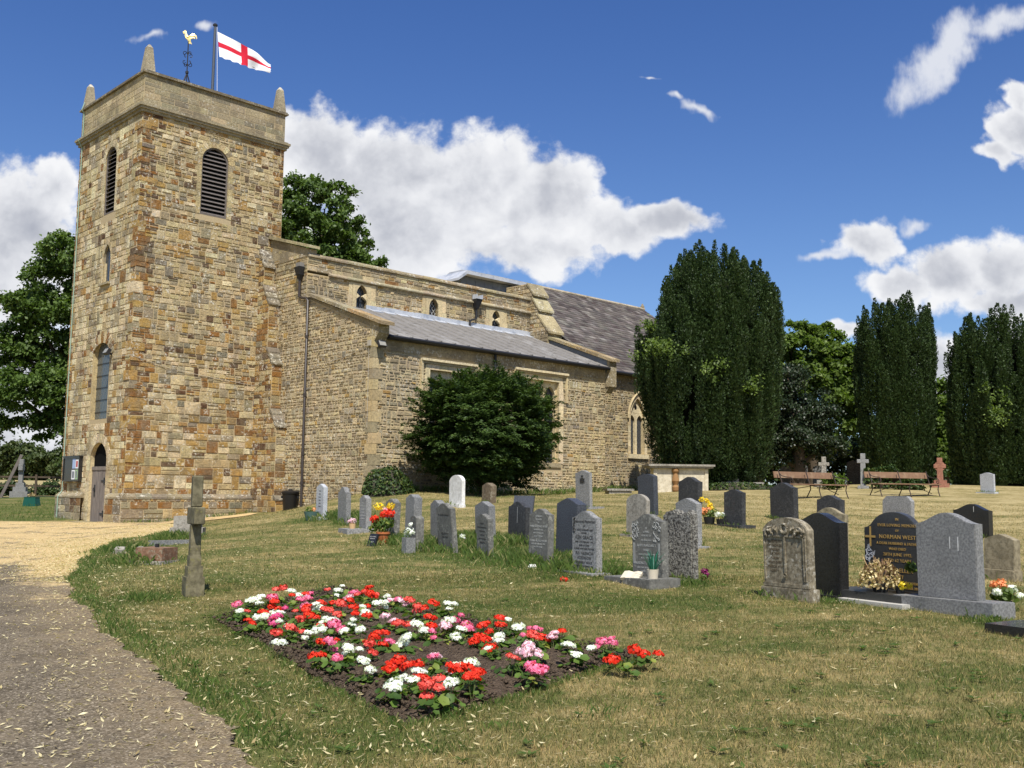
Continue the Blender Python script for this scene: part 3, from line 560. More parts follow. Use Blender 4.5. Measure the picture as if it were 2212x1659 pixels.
rq = random.Random(77); z = -.14      # long-and-short quoins wrapping the south-west corner
while z < 12.3:
    hq = rq.uniform(.2, .4) if z < 7 else rq.uniform(.16, .3); l1, l2 = rq.choice([(.62, .28), (.3, .55), (.45, .3), (.26, .4)]); pr = rq.uniform(.006, .034); pr2 = rq.uniform(.006, .034)
    if rq.random() < .84: mb.frust(-pr, l1, -pr2, l2, z + .008, z + hq - .008, rq.uniform(.985, 1.0), 0, jitc(pick(rq, [(3 if z < 9 else 1.2, IRON), (3, GOLD), (1.5, BUFF), (.8, DARK), (1, GREYB), (.7 if z < 5 else .2, CREAM)]), rq))
    z += hq
tower = mb.build('tower', SM, church, fix=False)
# plinth
mb = MB()
def pal_p(u, v, r): return pick(r, [(1, IRON), (2.4, GREYB), (1.3, BUFF), (1, GOLD), (.8, PALE), (1.3, GREY), (.4, DARK)])
fS = fr(FS, (0, -.13, 0)); fWp = fr(FW, (-.13, 0, 0))
masonry(mb, fS, [(-.13, -1.7), (4.6, -1.7), (4.6, -.33), (-.13, -.33)], (), pal_p, (.22, .36), (1., 2.6), (.004, .03), .013, .006, 31)
for k in range(9):
    a = -.15 + k * .53; cc_ = jitc(GREY if k % 3 else GREYB, random, .2)
    mb.prism([(-.155, -.33), (-.155, -.27), (0, -.14), (0, -.33)], lambda y, z: Vector((a + .004, y, z)), lambda y, z: Vector((min(a + .526, 4.6), y, z)), 0, cc_)
mb.build('plinth', SM, tower, fix=False); mb = MB()
masonry(mb, fWp, [(-TN - .1, -1.7), (-3.1, -1.7), (-3.1, -.33), (-TN - .1, -.33)], (), pal_p, (.2, .33), (.9, 2.2), (.004, .02), .012, .004, 33)
mbn = mb; mb = MB()
masonry(mb, fWp, [(-1.1, -1.7), (.13, -1.7), (.13, -.33), (-1.1, -.33)], (), pal_p, (.2, .33), (.9, 2.2), (.004, .02), .012, .004, 34)
for mm, a, b in ((mbn, -TN - .1, -3.1), (mb, -1.1, .15)):
    mm.prism([(-.155, -.33), (-.155, -.27), (0, -.14), (0, -.33)], lambda x, z: Vector((x, -a, z)), lambda x, z: Vector((x, -b, z)), 0, GREYB)
mbn.build('plinth', SM, tower, fix=False); mb.build('plinth', SM, tower, fix=False)
# cornice, parapet, coping
mb = MB()
for (z0, z1, pr) in ((12.62, 12.72, .07), (12.72, 12.80, .13), (12.80, 12.88, .17), (12.88, 12.93, .10)):
    mb.box(-pr, TW + pr, -pr, TN + pr, z0, z1, 0, (.27, .235, .16))
mb.build('cornice', ['ashlar_stone'], tower)
mb = MB()
def pal_par(u, v, r): return pick(r, [(3, (.25, .215, .145)), (3, (.29, .245, .16)), (2, (.20, .178, .125)), (.8, (.37, .31, .19))])
def pal_pw(u, v, r): return pick(r, [(3, (.42, .35, .21)), (3, (.36, .30, .18)), (1, (.48, .40, .25))])
masonry(mb, fr(FS, (0, 0, 0)), [(0, 12.9), (TW, 12.9), (TW, 13.98), (0, 13.98)], (), pal_par, (.2, .28), (1.6, 3.2), (.001, .006), .006, .0, 41)
masonry(mb, FW, [(-TN, 12.9), (0, 12.9), (0, 13.98), (-TN, 13.98)], (), pal_pw, (.2, .28), (1.4, 2.8), (.001, .005), .006, .0, 43)
mb.box(.02, TW - .01, .3, .31, 12.9, 13.97, 0, GREYB); mb.box(TW - .3, TW - .01, .31, TN - .01, 12.9, 13.97, 0, GREYB); mb.box(.02, TW - .31, TN - .3, TN - .01, 12.9, 13.97, 0, GREYB); mb.box(.3, .32, .32, TN - .32, 12.9, 13.97, 0, GREYB)
mb.box(.33, TW - .33, .33, TN - .33, 13.1, 13.3, 2, GREY)
mb.build('parapet', AM, tower)
mb = MB()
for (x0, x1, y0, y1) in ((-.09, TW + .09, -.09, .30), (-.09, TW + .09, TN - .3, TN + .09), (-.09, .30, .301, TN - .301), (TW - .3, TW + .09, .301, TN - .301)): 
    mb.box(x0, x1, y0, y1, 13.985, 14.04, 0, (.155, .135, .10)); mb.box(x0 + .03, x1 - .03, y0 + .03, y1 - .03, 14.043, 14.09, 0, (.13, .115, .085))
mb.build('coping', ['ashlar_stone'], tower)
for (x, y) in ((.17, .17), (TW - .17, .17), (.17, TN - .17), (TW - .17, TN - .17)):
    mb = MB(); mb.frust(x - .19, x + .19, y - .19, y + .19, 14.05, 14.95, .52, 0, (.30, .265, .19)); mb.frust(x - .099, x + .099, y - .099, y + .099, 14.952, 15.07, .3, 0, (.50, .48, .42))
    mb.build('pinnacle', ['ashlar_stone'], tower)
# louvred bell openings
def louvre(f, poly, name='louvre_window'):
    mb = MB(); u0, u1 = min(p[0] for p in poly), max(p[0] for p in poly); v0, v1 = min(p[1] for p in poly), max(p[1] for p in poly)
    flatpoly(mb, f, poly, -.17, 1)
    inn = [(a, b) for a, b in poly]
    v = v0 + .06
    while v < v1 - .04:
        s = spans(poly, v + .05)
        if s:
            a, b = s[0]; a += .03; b -= .03
            if b - a > .06:
                q = [(a, v, -.05), (b, v, -.05), (b, v + .085, -.155), (a, v + .085, -.155)]
                vs = [PT(f, *p) for p in q] + [PT(f, p[0], p[1] + .022, p[2]) for p in q]
                mb.add(vs, [(0, 1, 2, 3), (4, 5, 6, 7), (0, 1, 5, 4), (2, 3, 7, 6), (0, 3, 7, 4), (1, 2, 6, 5)], 0)
        v += .148
    n = len(poly); ip = [(a + (.045 if a < (u0 + u1) / 2 - .01 else -.045 if a > (u0 + u1) / 2 + .01 else 0), b + (.05 if b == v0 else -.045 if b > v1 - .5 else 0)) for a, b in poly]
    mb.add([PT(f, a, b, -.03) for a, b in poly] + [PT(f, a, b, -.03) for a, b in ip] + [PT(f, a, b, -.10) for a, b in ip], [(i, (i + 1) % n, n + (i + 1) % n, n + i) for i in range(n)] + [(n + i, n + (i + 1) % n, 2 * n + (i + 1) % n, 2 * n + i) for i in range(n)], 0)
    return mb.build(name, ['louvre_wood', 'dark_void'], church)
louvre(FS, lvS); louvre(FW, lvW)
# west windows and door
mb = MB(); flatpoly(mb, FW, bwin, -.16, 0)
for k in range(5): fbox(mb, FW, -2.98, -1.62, 2.6 + k * .42, 2.617 + k * .42, -.158, -.14, 1)
mb.build('west_window', ['mesh_glass', 'iron_black'], church)
w_ = MB(); flatpoly(w_, FW, lan, -.08, 0); 
for a, b in ((-2.58, -2.47), (-2.11, -2.0)): fbox(w_, FW, a, b, 7.08, 7.8, -.078, -.05, 1, PALE)
fbox(w_, FW, -2.72, -1.9, 7.0, 7.075, -.1, .10, 1, GREYB)
w_.build('lancet_window', ['leaded_glass', 'dressed_stone'], church)
mb = MB(); fbox(mb, FW, -2.76, -1.42, .62, .74, -.148, -.06, 1); flatpoly(mb, FW, arch(-2.76, -1.42, .74, .95, 'round', rise=.6), -.14, 2)
for k in range(6): fbox(mb, FW, -2.74 + k * .22, -2.74 + k * .22 + .213, -1.14, .62, -.15, -.085 + .004 * (k % 2), 0)
door = mb.build('door', ['oak_door', 'oak_door', 'dark_void'], church)
for v in (-.85, .25):
    mb = MB(); fbox(mb, FW, -1.95, -1.44, v - .025, v + .025, -.08, -.062, 0); fbox(mb, FW, -1.75, -1.66, v - .11, v + .11, -.08, -.064, 0)
    mb.build('hinge', ['iron_black'], door)
mb = MB(); fbox(mb, FW, -2.5, -2.42, -.28, .12, -.08, -.062, 0); mb.tube([PT(FW, -2.46 + .06 * math.cos(t), -.04 + .06 * math.sin(t), -.05) for t in [k * math.pi / 6 for k in range(13)]], .012, 6)
mb.build('handle', ['iron_black'], door)
mb = MB(); fbox(mb, FW, -3.6, -1.0, -1.5, -1.13, -.1, .45, 0, GREYB); mb.build('doorstep', ['dressed_stone'], church)
# south-east buttress of the tower
prof = [(0, -1.6), (0, 8.72), (-.12, 8.55), (-.36, 8.02), (-.36, 7.35), (-.76, 6.62), (-.76, 5.05), (-1.12, 4.45), (-1.12, 2.85), (-1.55, 2.2), (-1.55, -.2), (-1.68, -.33), (-1.68, -1.6)]
mb = MB(); B0, B1 = 4.6, 5.5
def pal_b(u, v, r): return pick(r, [(2.2, IRON), (2.5, GOLD), (1.8, BUFF), (1, DARK), (1, GREYB), (.8, PALE)])
masonry(mb, fr(FW, (B0, 0, 0)), [(-a, b) for a, b in prof][::-1], (), pal_b, (.12, .24), (.9, 2.2), (.003, .022), .013, .006, 51)
for (y, za, zb) in ((-.36, 7.35, 8.02), (-.76, 5.05, 6.62), (-1.12, 2.85, 4.45), (-1.55, -.2, 2.2), (-1.68, -1.6, -.33)):
    masonry(mb, fr(FS, (0, y, 0)), [(B0, za), (B1, za), (B1, zb), (B0, zb)], (), pal_b, (.13, .26), (.9, 2.4), (.003, .025), .013, .006, 53)
for (ya, za, yb, zb) in ((0, 8.72, -.4, 8.0), (-.36, 7.35, -.80, 6.6), (-.76, 5.05, -1.16, 4.43), (-1.12, 2.85, -1.59, 2.18), (-1.55, -.17, -1.70, -.33)):
    n_ = 3 if za - zb > .3 else 1
    for k in range(n_):
        y0 = ya + (yb - ya) * k / n_; y1 = ya + (yb - ya) * (k + 1) / n_; z0 = za + (zb - za) * k / n_; z1 = za + (zb - za) * (k + 1) / n_
        mb.prism([(y0 + .02, z0 + .035), (y1 - .025, z1 + .04), (y1 - .025, z1 - .015), (y0 + .02, z0 - .1)], lambda y, z: Vector((B0 - .03, y, z)), lambda y, z: Vector((B1 + .03, y, z)), 0, jitc(GREY, random))
mb.quad((B1, 0, -1.6), (B1, -1.55, -1.6), (B1, -.76, 5), (B1, 0, 8.6), 0, BUFF)
mb.build('buttress', SM, church, fix=False)

# ---- nave
NX0, NX1, NY = 5.06, 16.4, -2.45
def pal_n(u, v, r): return pick(r, [(3, (.33, .275, .18)), (2.8, GREYB), (2, BUFF), (1, PALE), (.5, GOLD), (.35, IRON)])
clw = [(7.07, 7.70, 'cusp'), (10.5, 11.12, 'mesh'), (13.84, 14.45, 'cusp')]
holes = [dict(poly=arch(a + .07, b - .07, 6.5, 7.08, 'pointed', 10, .9), depth=.16, m=.16) for a, b, _ in clw]
mb = MB()
masonry(mb, fr(FS, (0, NY, 0)), [(NX0, -1), (NX1, -1), (NX1, 7.56), (NX0, 7.56)], holes, pal_n, (.09, .17), (.9, 2.8), (.003, .034), .015, .014, 61, tall=.12)
masonry(mb, fr(FS, (0, NY, 0)), [(NX0, 7.64), (NX1, 7.64), (NX1, 8.14), (NX0, 8.14)], (), pal_n, (.12, .2), (1.4, 3.6), (.003, .025), .013, .006, 62)
masonry(mb, fr(FW, (NX0, 0, 0)), [(-.4, 3), (-NY, 3), (-NY, 8.2), (.35, 9.0), (-.4, 9.2)], (), pal_n, (.1, .2), (1.1, 3), (.004, .03), .014, .01, 63)
mb.quad((NX0, 2, 8.0), (NX1, 2, 8.0), (NX1, NY, 8.0), (NX0, NY, 8.0), 1)
nave = mb.build('nave_wall', SM, church, fix=False)
mb = MB()
rr_ = random.Random(5); x = NX0
while x < NX1:
    w = rr_.uniform(.5, 1.1); x1 = min(x + w, NX1 + .1); c_ = jitc(pick(rr_, [(2, (.34, .28, .17)), (1, (.40, .28, .12)), (2, GREYB)]), rr_)
    dz = rr_.uniform(-.008, .008)
    mb.prism([(NY - .075, 8.145 + dz), (NY - .075, 8.2 + dz), (NY - .02, 8.28 + dz), (NY + .35, 8.28 + dz), (NY + .35, 8.145 + dz)], lambda y, z: Vector((x + .003, y, z)), lambda y, z: Vector((x1 - .003, y, z)), 0, c_)
    if x > NX0 + .1: mb.prism([(NY - .03, 7.55), (NY - .12, 7.57), (NY - .12, 7.61), (NY, 7.70), (NY, 7.55)], lambda y, z: Vector((x + .003, y, z)), lambda y, z: Vector((x1 - .003, y, z)), 0, jitc((.36, .31, .21), rr_))
    x = x1
mb.build('coping', ['rubble_stone'], nave)
mb = MB()     # west gable coping and kneeler
mb.prism([(.4, 9.28), (-2.62, 8.42), (-2.62, 8.52), (.4, 9.40)], lambda y, z: Vector((NX0 - .13, y, z)), lambda y, z: Vector((NX0 + .38, y, z)), 0, (.36, .32, .19))
mb.box(NX0 - .02, NX0 + .36, -2.46, .3, 8.15, 8.42, 0, GREYB)
mb.prism([(.3, 8.42), (-2.46, 8.42), (.3, 9.25)], lambda y, z: Vector((NX0 - .02, y, z)), lambda y, z: Vector((NX0 + .36, y, z)), 0, GREYB)
mb.build('gable_coping', ['ashlar_stone'], nave)
for i, ((a, b, kind), h) in enumerate(zip(clw, holes)):
    mb = MB(); f = fr(FS, (0, NY, 0))
    sq = [(a - .10, 6.45), (b + .10, 6.45), (b + .10, 7.5), (a - .10, 7.5)]
    loops = [[PT(f, u, v, .045) for u, v in sq], [PT(f, u, v, .045) for u, v in h['poly']]]
    flat = [p for l in loops for p in l]; mb.add(flat, [tuple(t) for t in geometry.tessellate_polygon(loops)], 0, PALE)
    n = len(h['poly']); mb.add([PT(f, u, v, .045) for u, v in h['poly']] + [PT(f, u, v, -.16) for u, v in h['poly']], [(k, (k + 1) % n, n + (k + 1) % n, n + k) for k in range(n)], 0, CREAM)
    for (x0, x1, z0, z1) in ((a - .30, a - .101, 6.45, 7.05), (a - .26, a - .101, 7.055, 7.5), (b + .101, b + .34, 6.45, 6.95), (b + .101, b + .3, 6.955, 7.52)): fbox(mb, f, x0, x1, z0, z1, 0, .035, 0, jitc(PALE, random))
    flatpoly(mb, f, h['poly'], -.15, 1); c = (a + b) / 2
    if kind == 'cusp':
        for sg in (-1, 1):
            e = c + sg * (b - a) / 2 * .80; mb.prism([(e, 6.92), (c + sg * .06, 7.06), (e, 7.2)], lambda u, v: PT(f, u, v, -.13), lambda u, v: PT(f, u, v, .0), 0, CREAM)
        fbox(mb, f, c - .01, c + .01, 6.5, 7.15, -.14, -.11, 2); fbox(mb, f, a + .1, b - .1, 6.87, 6.89, -.14, -.11, 2)
    mb.build('clerestory_window', ['dressed_stone', 'leaded_glass' if kind == 'cusp' else 'lattice_glass', 'iron_black'], church)
# east end steps of the nave wall
mb = MB(); C0, C1 = 16.15, 17.0
prof = [(-1.0, 8.9), (-2.3, 8.9), (-2.62, 8.45), (-2.62, 8.28), (-2.95, 7.75), (-2.95, 7.52), (-3.5, 6.75), (-3.5, 6.3), (-1.0, 6.3)]
masonry(mb, fr(FW, (C0, 0, 0)), [(-a, b) for a, b in prof], (), pal_n, (.12, .2), (1, 2.4), (.004, .03), .014, .01, 71)
for (y, za, zb) in ((-2.62, 8.2, 8.45), (-2.95, 7.5, 7.75), (-3.5, 6.2, 6.75)):
    fbox(mb, fr(FS, (0, y, 0)), C0, C1, za, zb, -.3, 0, 0, (.33, .28, .17))
for (ya, za, yb, zb) in ((-2.28, 8.95, -2.70, 8.42), (-2.60, 8.30, -3.02, 7.72), (-2.93, 7.55, -3.6, 6.72)):
    mb.prism([(ya, za), (yb, zb), (yb, zb - .09), (ya, za - .12)], lambda y, z: Vector((C0 - .04, y, z)), lambda y, z: Vector((C1 + .05, y, z)), 0, jitc((.37, .32, .19), random))
mb.quad((C1, -1, 6), (C1, -3.5, 6), (C1, -3.5, 6.7), (C1, -1, 8.9), 0, GREYB)
mb.build('buttress', SM, church, fix=False)
# lead-covered box over the east end of the nave roof
mb = MB()
mb.box(13.7, 17.6, -.75, .4, 8.0, 9.1, 1)
for k in range(9): mb.box(13.55 + k * .5, 13.585 + k * .5, -.765, -.75, 8.1, 8.97, 1, (.6, .6, .6))
mb.prism([(13.25, 8.78), (13.75, 9.12), (17.75, 9.12), (18.35, 8.92), (18.35, 9.02), (17.75, 9.28), (13.75, 9.28), (13.25, 8.88)], lambda x, z: Vector((x, -1.12, z)), lambda x, z: Vector((x, .5, z)), 0)
mb.prism([(-1.12, 9.283), (-.6, 9.40), (.2, 9.40), (.5, 9.283)], lambda y, z: Vector((13.9, y, z)), lambda y, z: Vector((17.7, y, z)), 0)
mb.box(17.3, 18.0, -1.0, .4, 8.3, 8.93, 2, GREYB)
mb.build('lead_roof_box', ['lead_bright', 'lead_dark', 'ashlar_stone'], church)

# ---- south aisle
AX0, AX1, AY = 5.0, 16.3, -6.5
def pal_a(u, v, r): return pick(r, [(3.2, (.42, .355, .235)), (2.6, (.46, .385, .25)), (1.9, (.33, .285, .20)), (2, PALE), (.5, GOLD), (.4, GREY)])
def pal_aw(u, v, r):
    if v < 1.2 and r.random() < .16: return pick(r, [(1, IRON), (1, GOLD), (1, DARK)])
    return pal_a(u, v, r)
def pal_ae(u, v, r):
    if u > 14.2 and v < 2.4: return pick(r, [(3, (.50, .40, .22)), (2, PALE), (1, BUFF)])
    return pal_a(u, v, r)
W1 = arch(7.32, 8.95, 1.05, 4.05, 'flat'); W2 = arch(11.65, 13.62, 1.1, 4.15, 'flat')
mb = MB()
masonry(mb, fr(FS, (0, AY, 0)), [(AX0, -1), (AX1, -1), (AX1, 4.5), (AX0, 4.5)], [dict(poly=W1, depth=.3, m=.18, col=PALE), dict(poly=W2, depth=.3, m=.2, col=PALE)], pal_ae, (.075, .16), (.9, 2.8), (.002, .034), .017, .016, 81, tall=.12)
masonry(mb, fr(FW, (AX0, 0, 0)), [(1.0, -1.2), (6.5, -1.2), (6.5, 5.15), (2.7, 6.6), (1.0, 6.6)], (), pal_aw, (.07, .15), (.9, 2.6), (.002, .03), .018, .018, 83, tall=.12)
fbox(mb, fr(FS, (0, AY, 0)), AX0 + .3, AX1, 4.503, 4.93, -.3, .02, 0, (.37, .30, .19))
for k in range(15):    # pale quoins at the south-west corner
    zz = -.2 + k * .34; l1, l2 = ((.34, .16) if k % 2 else (.18, .32)); c_ = jitc(pick(random, [(2, BUFF), (1.5, PALE), (1, GREYB)]), random)
    mb.box(AX0 - .035, AX0 + l1, AY - .035, AY + l2, zz + .005, zz + .333, 2, c_)
aisle = mb.build('aisle_wall', SM, church, fix=False)
def sqwin(nm, f, poly, lights, bars=False):
    mb = MB(); (u0, v0), (u1, _), (_, v1), _ = poly
    dressing(mb, f, poly, .24, .02, 9, ((2, CREAM), (2, PALE)), .42)
    # hood mould
    fbox(mb, f, u0 - .42, u1 + .42, v1 + .27, v1 + .35, 0, .14, 0, CREAM); fbox(mb, f, u0 - .36, u1 + .36, v1 + .19, v1 + .27, 0, .07, 0, (.40, .33, .21))
    for a in (u0 - .42, u1 + .34): fbox(mb, f, a, a + .08, v1 - .75, v1 + .27, 0, .09, 0, PALE)
    fbox(mb, f, u0 - .1, u1 + .1, v0 - .14, v0 + .02, -.28, .05, 0, GREYB)
    flatpoly(mb, f, poly, -.29, 1)
    w = (u1 - u0) / lights
    for k in range(lights + 1): 
        u = u0 + k * w; fbox(mb, f, u - .055, u + .055, v0, v1, -.288, -.13, 0, PALE)
    for k in range(lights):
        a, b = u0 + k * w + .055, u0 + (k + 1) * w - .055
        h = arch(a, b, v1 - 1.0, v1 - .55, 'pointed', 10, .75)[2:]; top = [(b, v1), (a, v1)]
        ring = [(a, v1 - .55)] + h[::-1][1:] + []
        mb.prism([(b, v1)] + [(a, v1)] + h[::-1], lambda u, v: PT(f, u, v, -.285), lambda u, v: PT(f, u, v, -.15), 0, CREAM)
        for j in range(5): fbox(mb, f, a, b, v0 + .3 + j * .42, v0 + .315 + j * .42, -.27, -.25, 2)
        for j in range(2): fbox(mb, f, a + (b - a) * (j + 1) / 3 - .008, a + (b - a) * (j + 1) / 3 + .008, v0, v1 - .6, -.27, -.25, 2)
    return mb.build(nm, ['dressed_stone', 'leaded_glass', 'iron_black'], church)
sqwin('aisle_window', fr(FS, (0, AY, 0)), W1, 3); sqwin('aisle_window', fr(FS, (0, AY, 0)), W2, 3)
# aisle roof: sheets with rolls
mb = MB(); ZT, ZE, YE = 6.62, 4.98, AY - .22
mb.add([(AX0 + .42, NY, ZT), (AX1 - .05, NY, ZT), (AX1 - .05, YE, ZE), (AX0 + .42, YE, ZE), (AX0 + .42, YE, ZE - .03), (AX1 - .05, YE, ZE - .03)], [(0, 1, 2, 3), (3, 2, 5, 4)], 0)
k = AX0 + .75
while k < AX1 - .2:
    mb.tube([(k, NY - .12, ZT + .005 - .12 * .385), (k, YE + .12, ZE + .05), (k, YE - .02, ZE + .012)], [.042, .042, .03], 6, 0); k += .62
for q in range(3):
    k = AX0 + .44
    while k < AX1 - .3:
        y = NY - 1.0 - q * 1.1 - (.5 if int(k / .62) % 2 else 0); z = ZT + (y - NY) * (ZT - ZE) / (NY - YE)
        mb.box(k + .06, k + .56, y - .012, y + .012, z - .01, z + .014, 0); k += .62
roof = mb.build('aisle_roof', ['lead_roof'], church)
mb = MB(); k = AX0 + 2.6; i = 0
while k < AX1 - .15:
    w = random.uniform(.6, 1.0); mb.box(k, min(k + w, AX1), NY - .05 - .006 * (i % 2), NY - .002, ZT - .05, ZT + .16 + random.uniform(-.03, .02), 0)
    mb.prism([(NY - .03, ZT + .02), (NY - .28, ZT - .075), (NY - .28, ZT - .1), (NY - .03, ZT - .03)], lambda y, z: Vector((k, y, z)), lambda y, z: Vector((min(k + w, AX1), y, z)), 0); k += w; i += 1
mb.build('flashing', ['lead_bright'], roof)
mb = MB()     # gutter
mb.tube([(AX0 + .42, YE - .03, ZE - .06), (AX1 - .02, YE - .03, ZE - .08)], .06, 8); mb.box(AX0 + .4, AX1, YE + .01, AY - .03, ZE - .13, ZE - .035, 0)
mb.build('gutter', ['iron_black'], roof)
mb = MB()     # west parapet coping
n_ = 7
for k in range(n_):
    y0 = -2.72 + (-7.0 + 2.72) * k / n_; y1 = -2.72 + (-7.0 + 2.72) * (k + 1) / n_; z0 = 6.80 + (5.33 - 6.80) * k / n_; z1 = 6.80 + (5.33 - 6.80) * (k + 1) / n_; c_ = jitc(pick(random, [(1, (.33, .26, .15)), (1, (.36, .25, .12)), (1, GREYB)]), random)
    mb.prism([(y0 - .003, z0), (y1 + .003, z1), (y1 + .003, z1 - .11), (y0 - .003, z0 - .11)], lambda y, z: Vector((AX0 - .12, y, z)), lambda y, z: Vector((AX0 + .42, y, z)), 0, c_)
mb.prism([(-2.5, 6.72), (-6.62, 5.31), (-6.62, 5.0), (-2.5, 6.3)], lambda y, z: Vector((AX0 + .004, y, z)), lambda y, z: Vector((AX0 + .40, y, z)), 0, GREYB)
mb.prism([(-6.3, 5.45), (-6.75, 5.30), (-6.75, 5.0), (-6.5, 4.7), (-6.3, 4.7)], lambda y, z: Vector((AX0 - .02, y, z)), lambda y, z: Vector((AX0 + .40, y, z)), 0, (.36, .30, .18))
mb.build('gable_coping', ['rubble_stone'], aisle)
mb = MB()     # east parapet of the aisle
n_ = 6
for k in range(n_):
    y0 = -3.2 + (-6.85 + 3.2) * k / n_; y1 = -3.2 + (-6.85 + 3.2) * (k + 1) / n_; z0 = 6.62 + (5.30 - 6.62) * k / n_; z1 = 6.62 + (5.30 - 6.62) * (k + 1) / n_; c_ = jitc(pick(random, [(1, (.36, .26, .12)), (1, (.36, .30, .17))]), random)
    mb.prism([(y0 - .003, z0), (y1 + .003, z1), (y1 + .003, z1 - .12), (y0 - .003, z0 - .12)], lambda y, z: Vector((AX1 - .12, y, z)), lambda y, z: Vector((AX1 + .48, y, z)), 0, c_)
mb.prism([(-2.5, 6.7), (-6.6, 5.26), (-6.6, 4.75), (-2.5, 6.0)], lambda y, z: Vector((AX1 - .03, y, z)), lambda y, z: Vector((AX1 + .4, y, z)), 1)
mb.box(AX1 - .02, AX1 + .4, -6.74, -6.5, 4.2, 5.22, 0, (.30, .25, .16)); mb.prism([(-6.5, 4.2), (-6.72, 4.2), (-6.5, 3.95)], lambda y, z: Vector((AX1 + .02, y, z)), lambda y, z: Vector((AX1 + .38, y, z)), 0, GREYB)
mb.build('gable_coping', ['rubble_stone', 'lead_dark'], aisle)

# ---- chancel
CX1 = 30.2; CYS = -4.4; RX0 = 18.3; CRZ = 10.3
cwin = arch(20.48, 21.46, 1.76, 3.30, 'pointed', 14, 1.12)
mb = MB()
def pal_c(u, v, r): return pick(r, [(3, (.36, .30, .19)), (2.4, GREYB), (2, BUFF), (1.2, PALE), (.6, GREY)])
masonry(mb, fr(FS, (0, CYS, 0)), [(AX1, -1), (CX1, -1), (CX1, 4.9), (AX1, 4.9)], [dict(poly=cwin, depth=.22, m=.17, col=PALE)], pal_c, (.08, .16), (.9, 2.8), (.003, .032), .016, .014, 91, tall=.12)
fbox(mb, fr(FS, (0, CYS, 0)), AX1 + .4, CX1, 4.903, 5.28, -.3, .02, 0, (.37, .29, .17))
mb.quad((CX1, CYS, -1), (CX1, 9.6, -1), (CX1, 9.6, 5.2), (CX1, CYS, 5.2), 0, BUFF); mb.add([(CX1, CYS, 5.2), (CX1, 9.6, 5.2), (CX1, 2.6, CRZ)], [(0, 1, 2)], 0, BUFF); mb.add([(RX0 + .02, CYS, 2), (RX0 + .02, 9.6, 2), (RX0 + .02, 9.6, 5.2), (RX0 + .02, 2.6, CRZ - .05), (RX0 + .02, CYS, 5.2)], [(0, 1, 2, 3, 4)], 0, BUFF)
chan = mb.build('chancel_wall', SM, church, fix=False)
mb = MB(); f = fr(FS, (0, CYS, 0))
dressing(mb, f, cwin, .17, .02, 12, ((2, CREAM), (1, PALE)), .3)
hood = [PT(f, u, v, .07) for u, v in offs(cwin, .21)[2:-0 or None]]
mb.tube([p for p in hood if p.z > 3.15], .045, 6, 0, PALE)
fbox(mb, f, 20.28, 21.66, 1.56, 1.75, -.2, .10, 0, CREAM); flatpoly(mb, f, cwin, -.2, 1)
fbox(mb, f, 20.91, 21.03, 1.76, 3.55, -.198, -.08, 0, CREAM)
for a, b in ((20.48, 20.91), (21.03, 21.46)):
    h = arch(a, b, 2.8, 3.15, 'pointed', 10, .8)[2:]
    mb.prism([(b, 3.56), (a, 3.56)] + h[::-1], lambda u, v: PT(f, u, v, -.196), lambda u, v: PT(f, u, v, -.10), 0, CREAM)
tp = [(u, v) for u, v in cwin if v > 3.52]
mb.prism([(u, v) for u, v in [(21.44, 3.57)] + tp + [(20.50, 3.57)]], lambda u, v: PT(f, u, v, -.194), lambda u, v: PT(f, u, v, -.11), 0, CREAM)
mb.prism([(20.97 + .09 * math.cos(t), 3.82 + .11 * math.sin(t)) for t in [k * math.pi / 4 for k in range(8)]], lambda u, v: PT(f, u, v, -.112), lambda u, v: PT(f, u, v, -.105), 2)
mb.build('chancel_window', ['dressed_stone', 'leaded_glass', 'dark_void'], church)
mb = MB(); rs = random.Random(3)
Y0, Z0, Y1, Z1 = CYS - .28, 5.24, 2.6, CRZ; L = math.hypot(Y1 - Y0, Z1 - Z0); rows = 33
mb.quad((RX0, Y0, Z0 - .03), (CX1 + .15, Y0, Z0 - .03), (CX1 + .15, Y1, Z1 - .03), (RX0, Y1, Z1 - .03), 0, (.06, .055, .055)); mb.quad((RX0, 9.8, Z0 - .03), (CX1 + .15, 9.8, Z0 - .03), (CX1 + .15, Y1, Z1 - .03), (RX0, Y1, Z1 - .03), 0, (.06, .055, .055))
for r_ in range(rows):
    t0, t1 = r_ / rows, (r_ + 1.06) / rows; x = RX0 - (.2 if r_ % 2 else 0)
    while x < CX1 + .15:
        w = rs.uniform(.3, .46); k_ = rs.random(); c_ = (.125, .108, .092) if k_ < .5 else (.090, .076, .066) if k_ < .8 else (.185, .165, .142) if k_ < .94 else (.07, .054, .047)
        c_ = jitc(c_, rs, .12); lift = .024 + rs.uniform(0, .012)
        a0 = Vector((max(x, RX0), Y0 + (Y1 - Y0) * t0, Z0 + (Z1 - Z0) * t0 + lift)); b0 = Vector((min(x + w - .006, CX1 + .15), a0.y, a0.z))
        yt = Y0 + (Y1 - Y0) * min(t1, 1); zt = Z0 + (Z1 - Z0) * min(t1, 1)
        mb.add([a0, b0, (b0.x, yt, zt), (a0.x, yt, zt), (a0.x, a0.y, a0.z - .03), (b0.x, b0.y, b0.z - .03)], [(0, 1, 2, 3), (4, 5, 1, 0)], 0, c_)
        x += w
mb.tube([(RX0, 2.6, CRZ), (CX1 + .18, 2.6, CRZ)], .10, 8, 1, (.40, .35, .27))
rf = mb.build('chancel_roof', ['slate', 'ashlar_stone'], church, fix=False)
mb = MB(); mb.tube([(RX0, Y0 - .05, Z0 - .05), (CX1 + .1, Y0 - .05, Z0 - .07)], .06, 8); mb.box(RX0, CX1, Y0 + .02, CYS - .03, Z0 - .1, Z0 - .035); mb.build('gutter', ['iron_black'], rf)
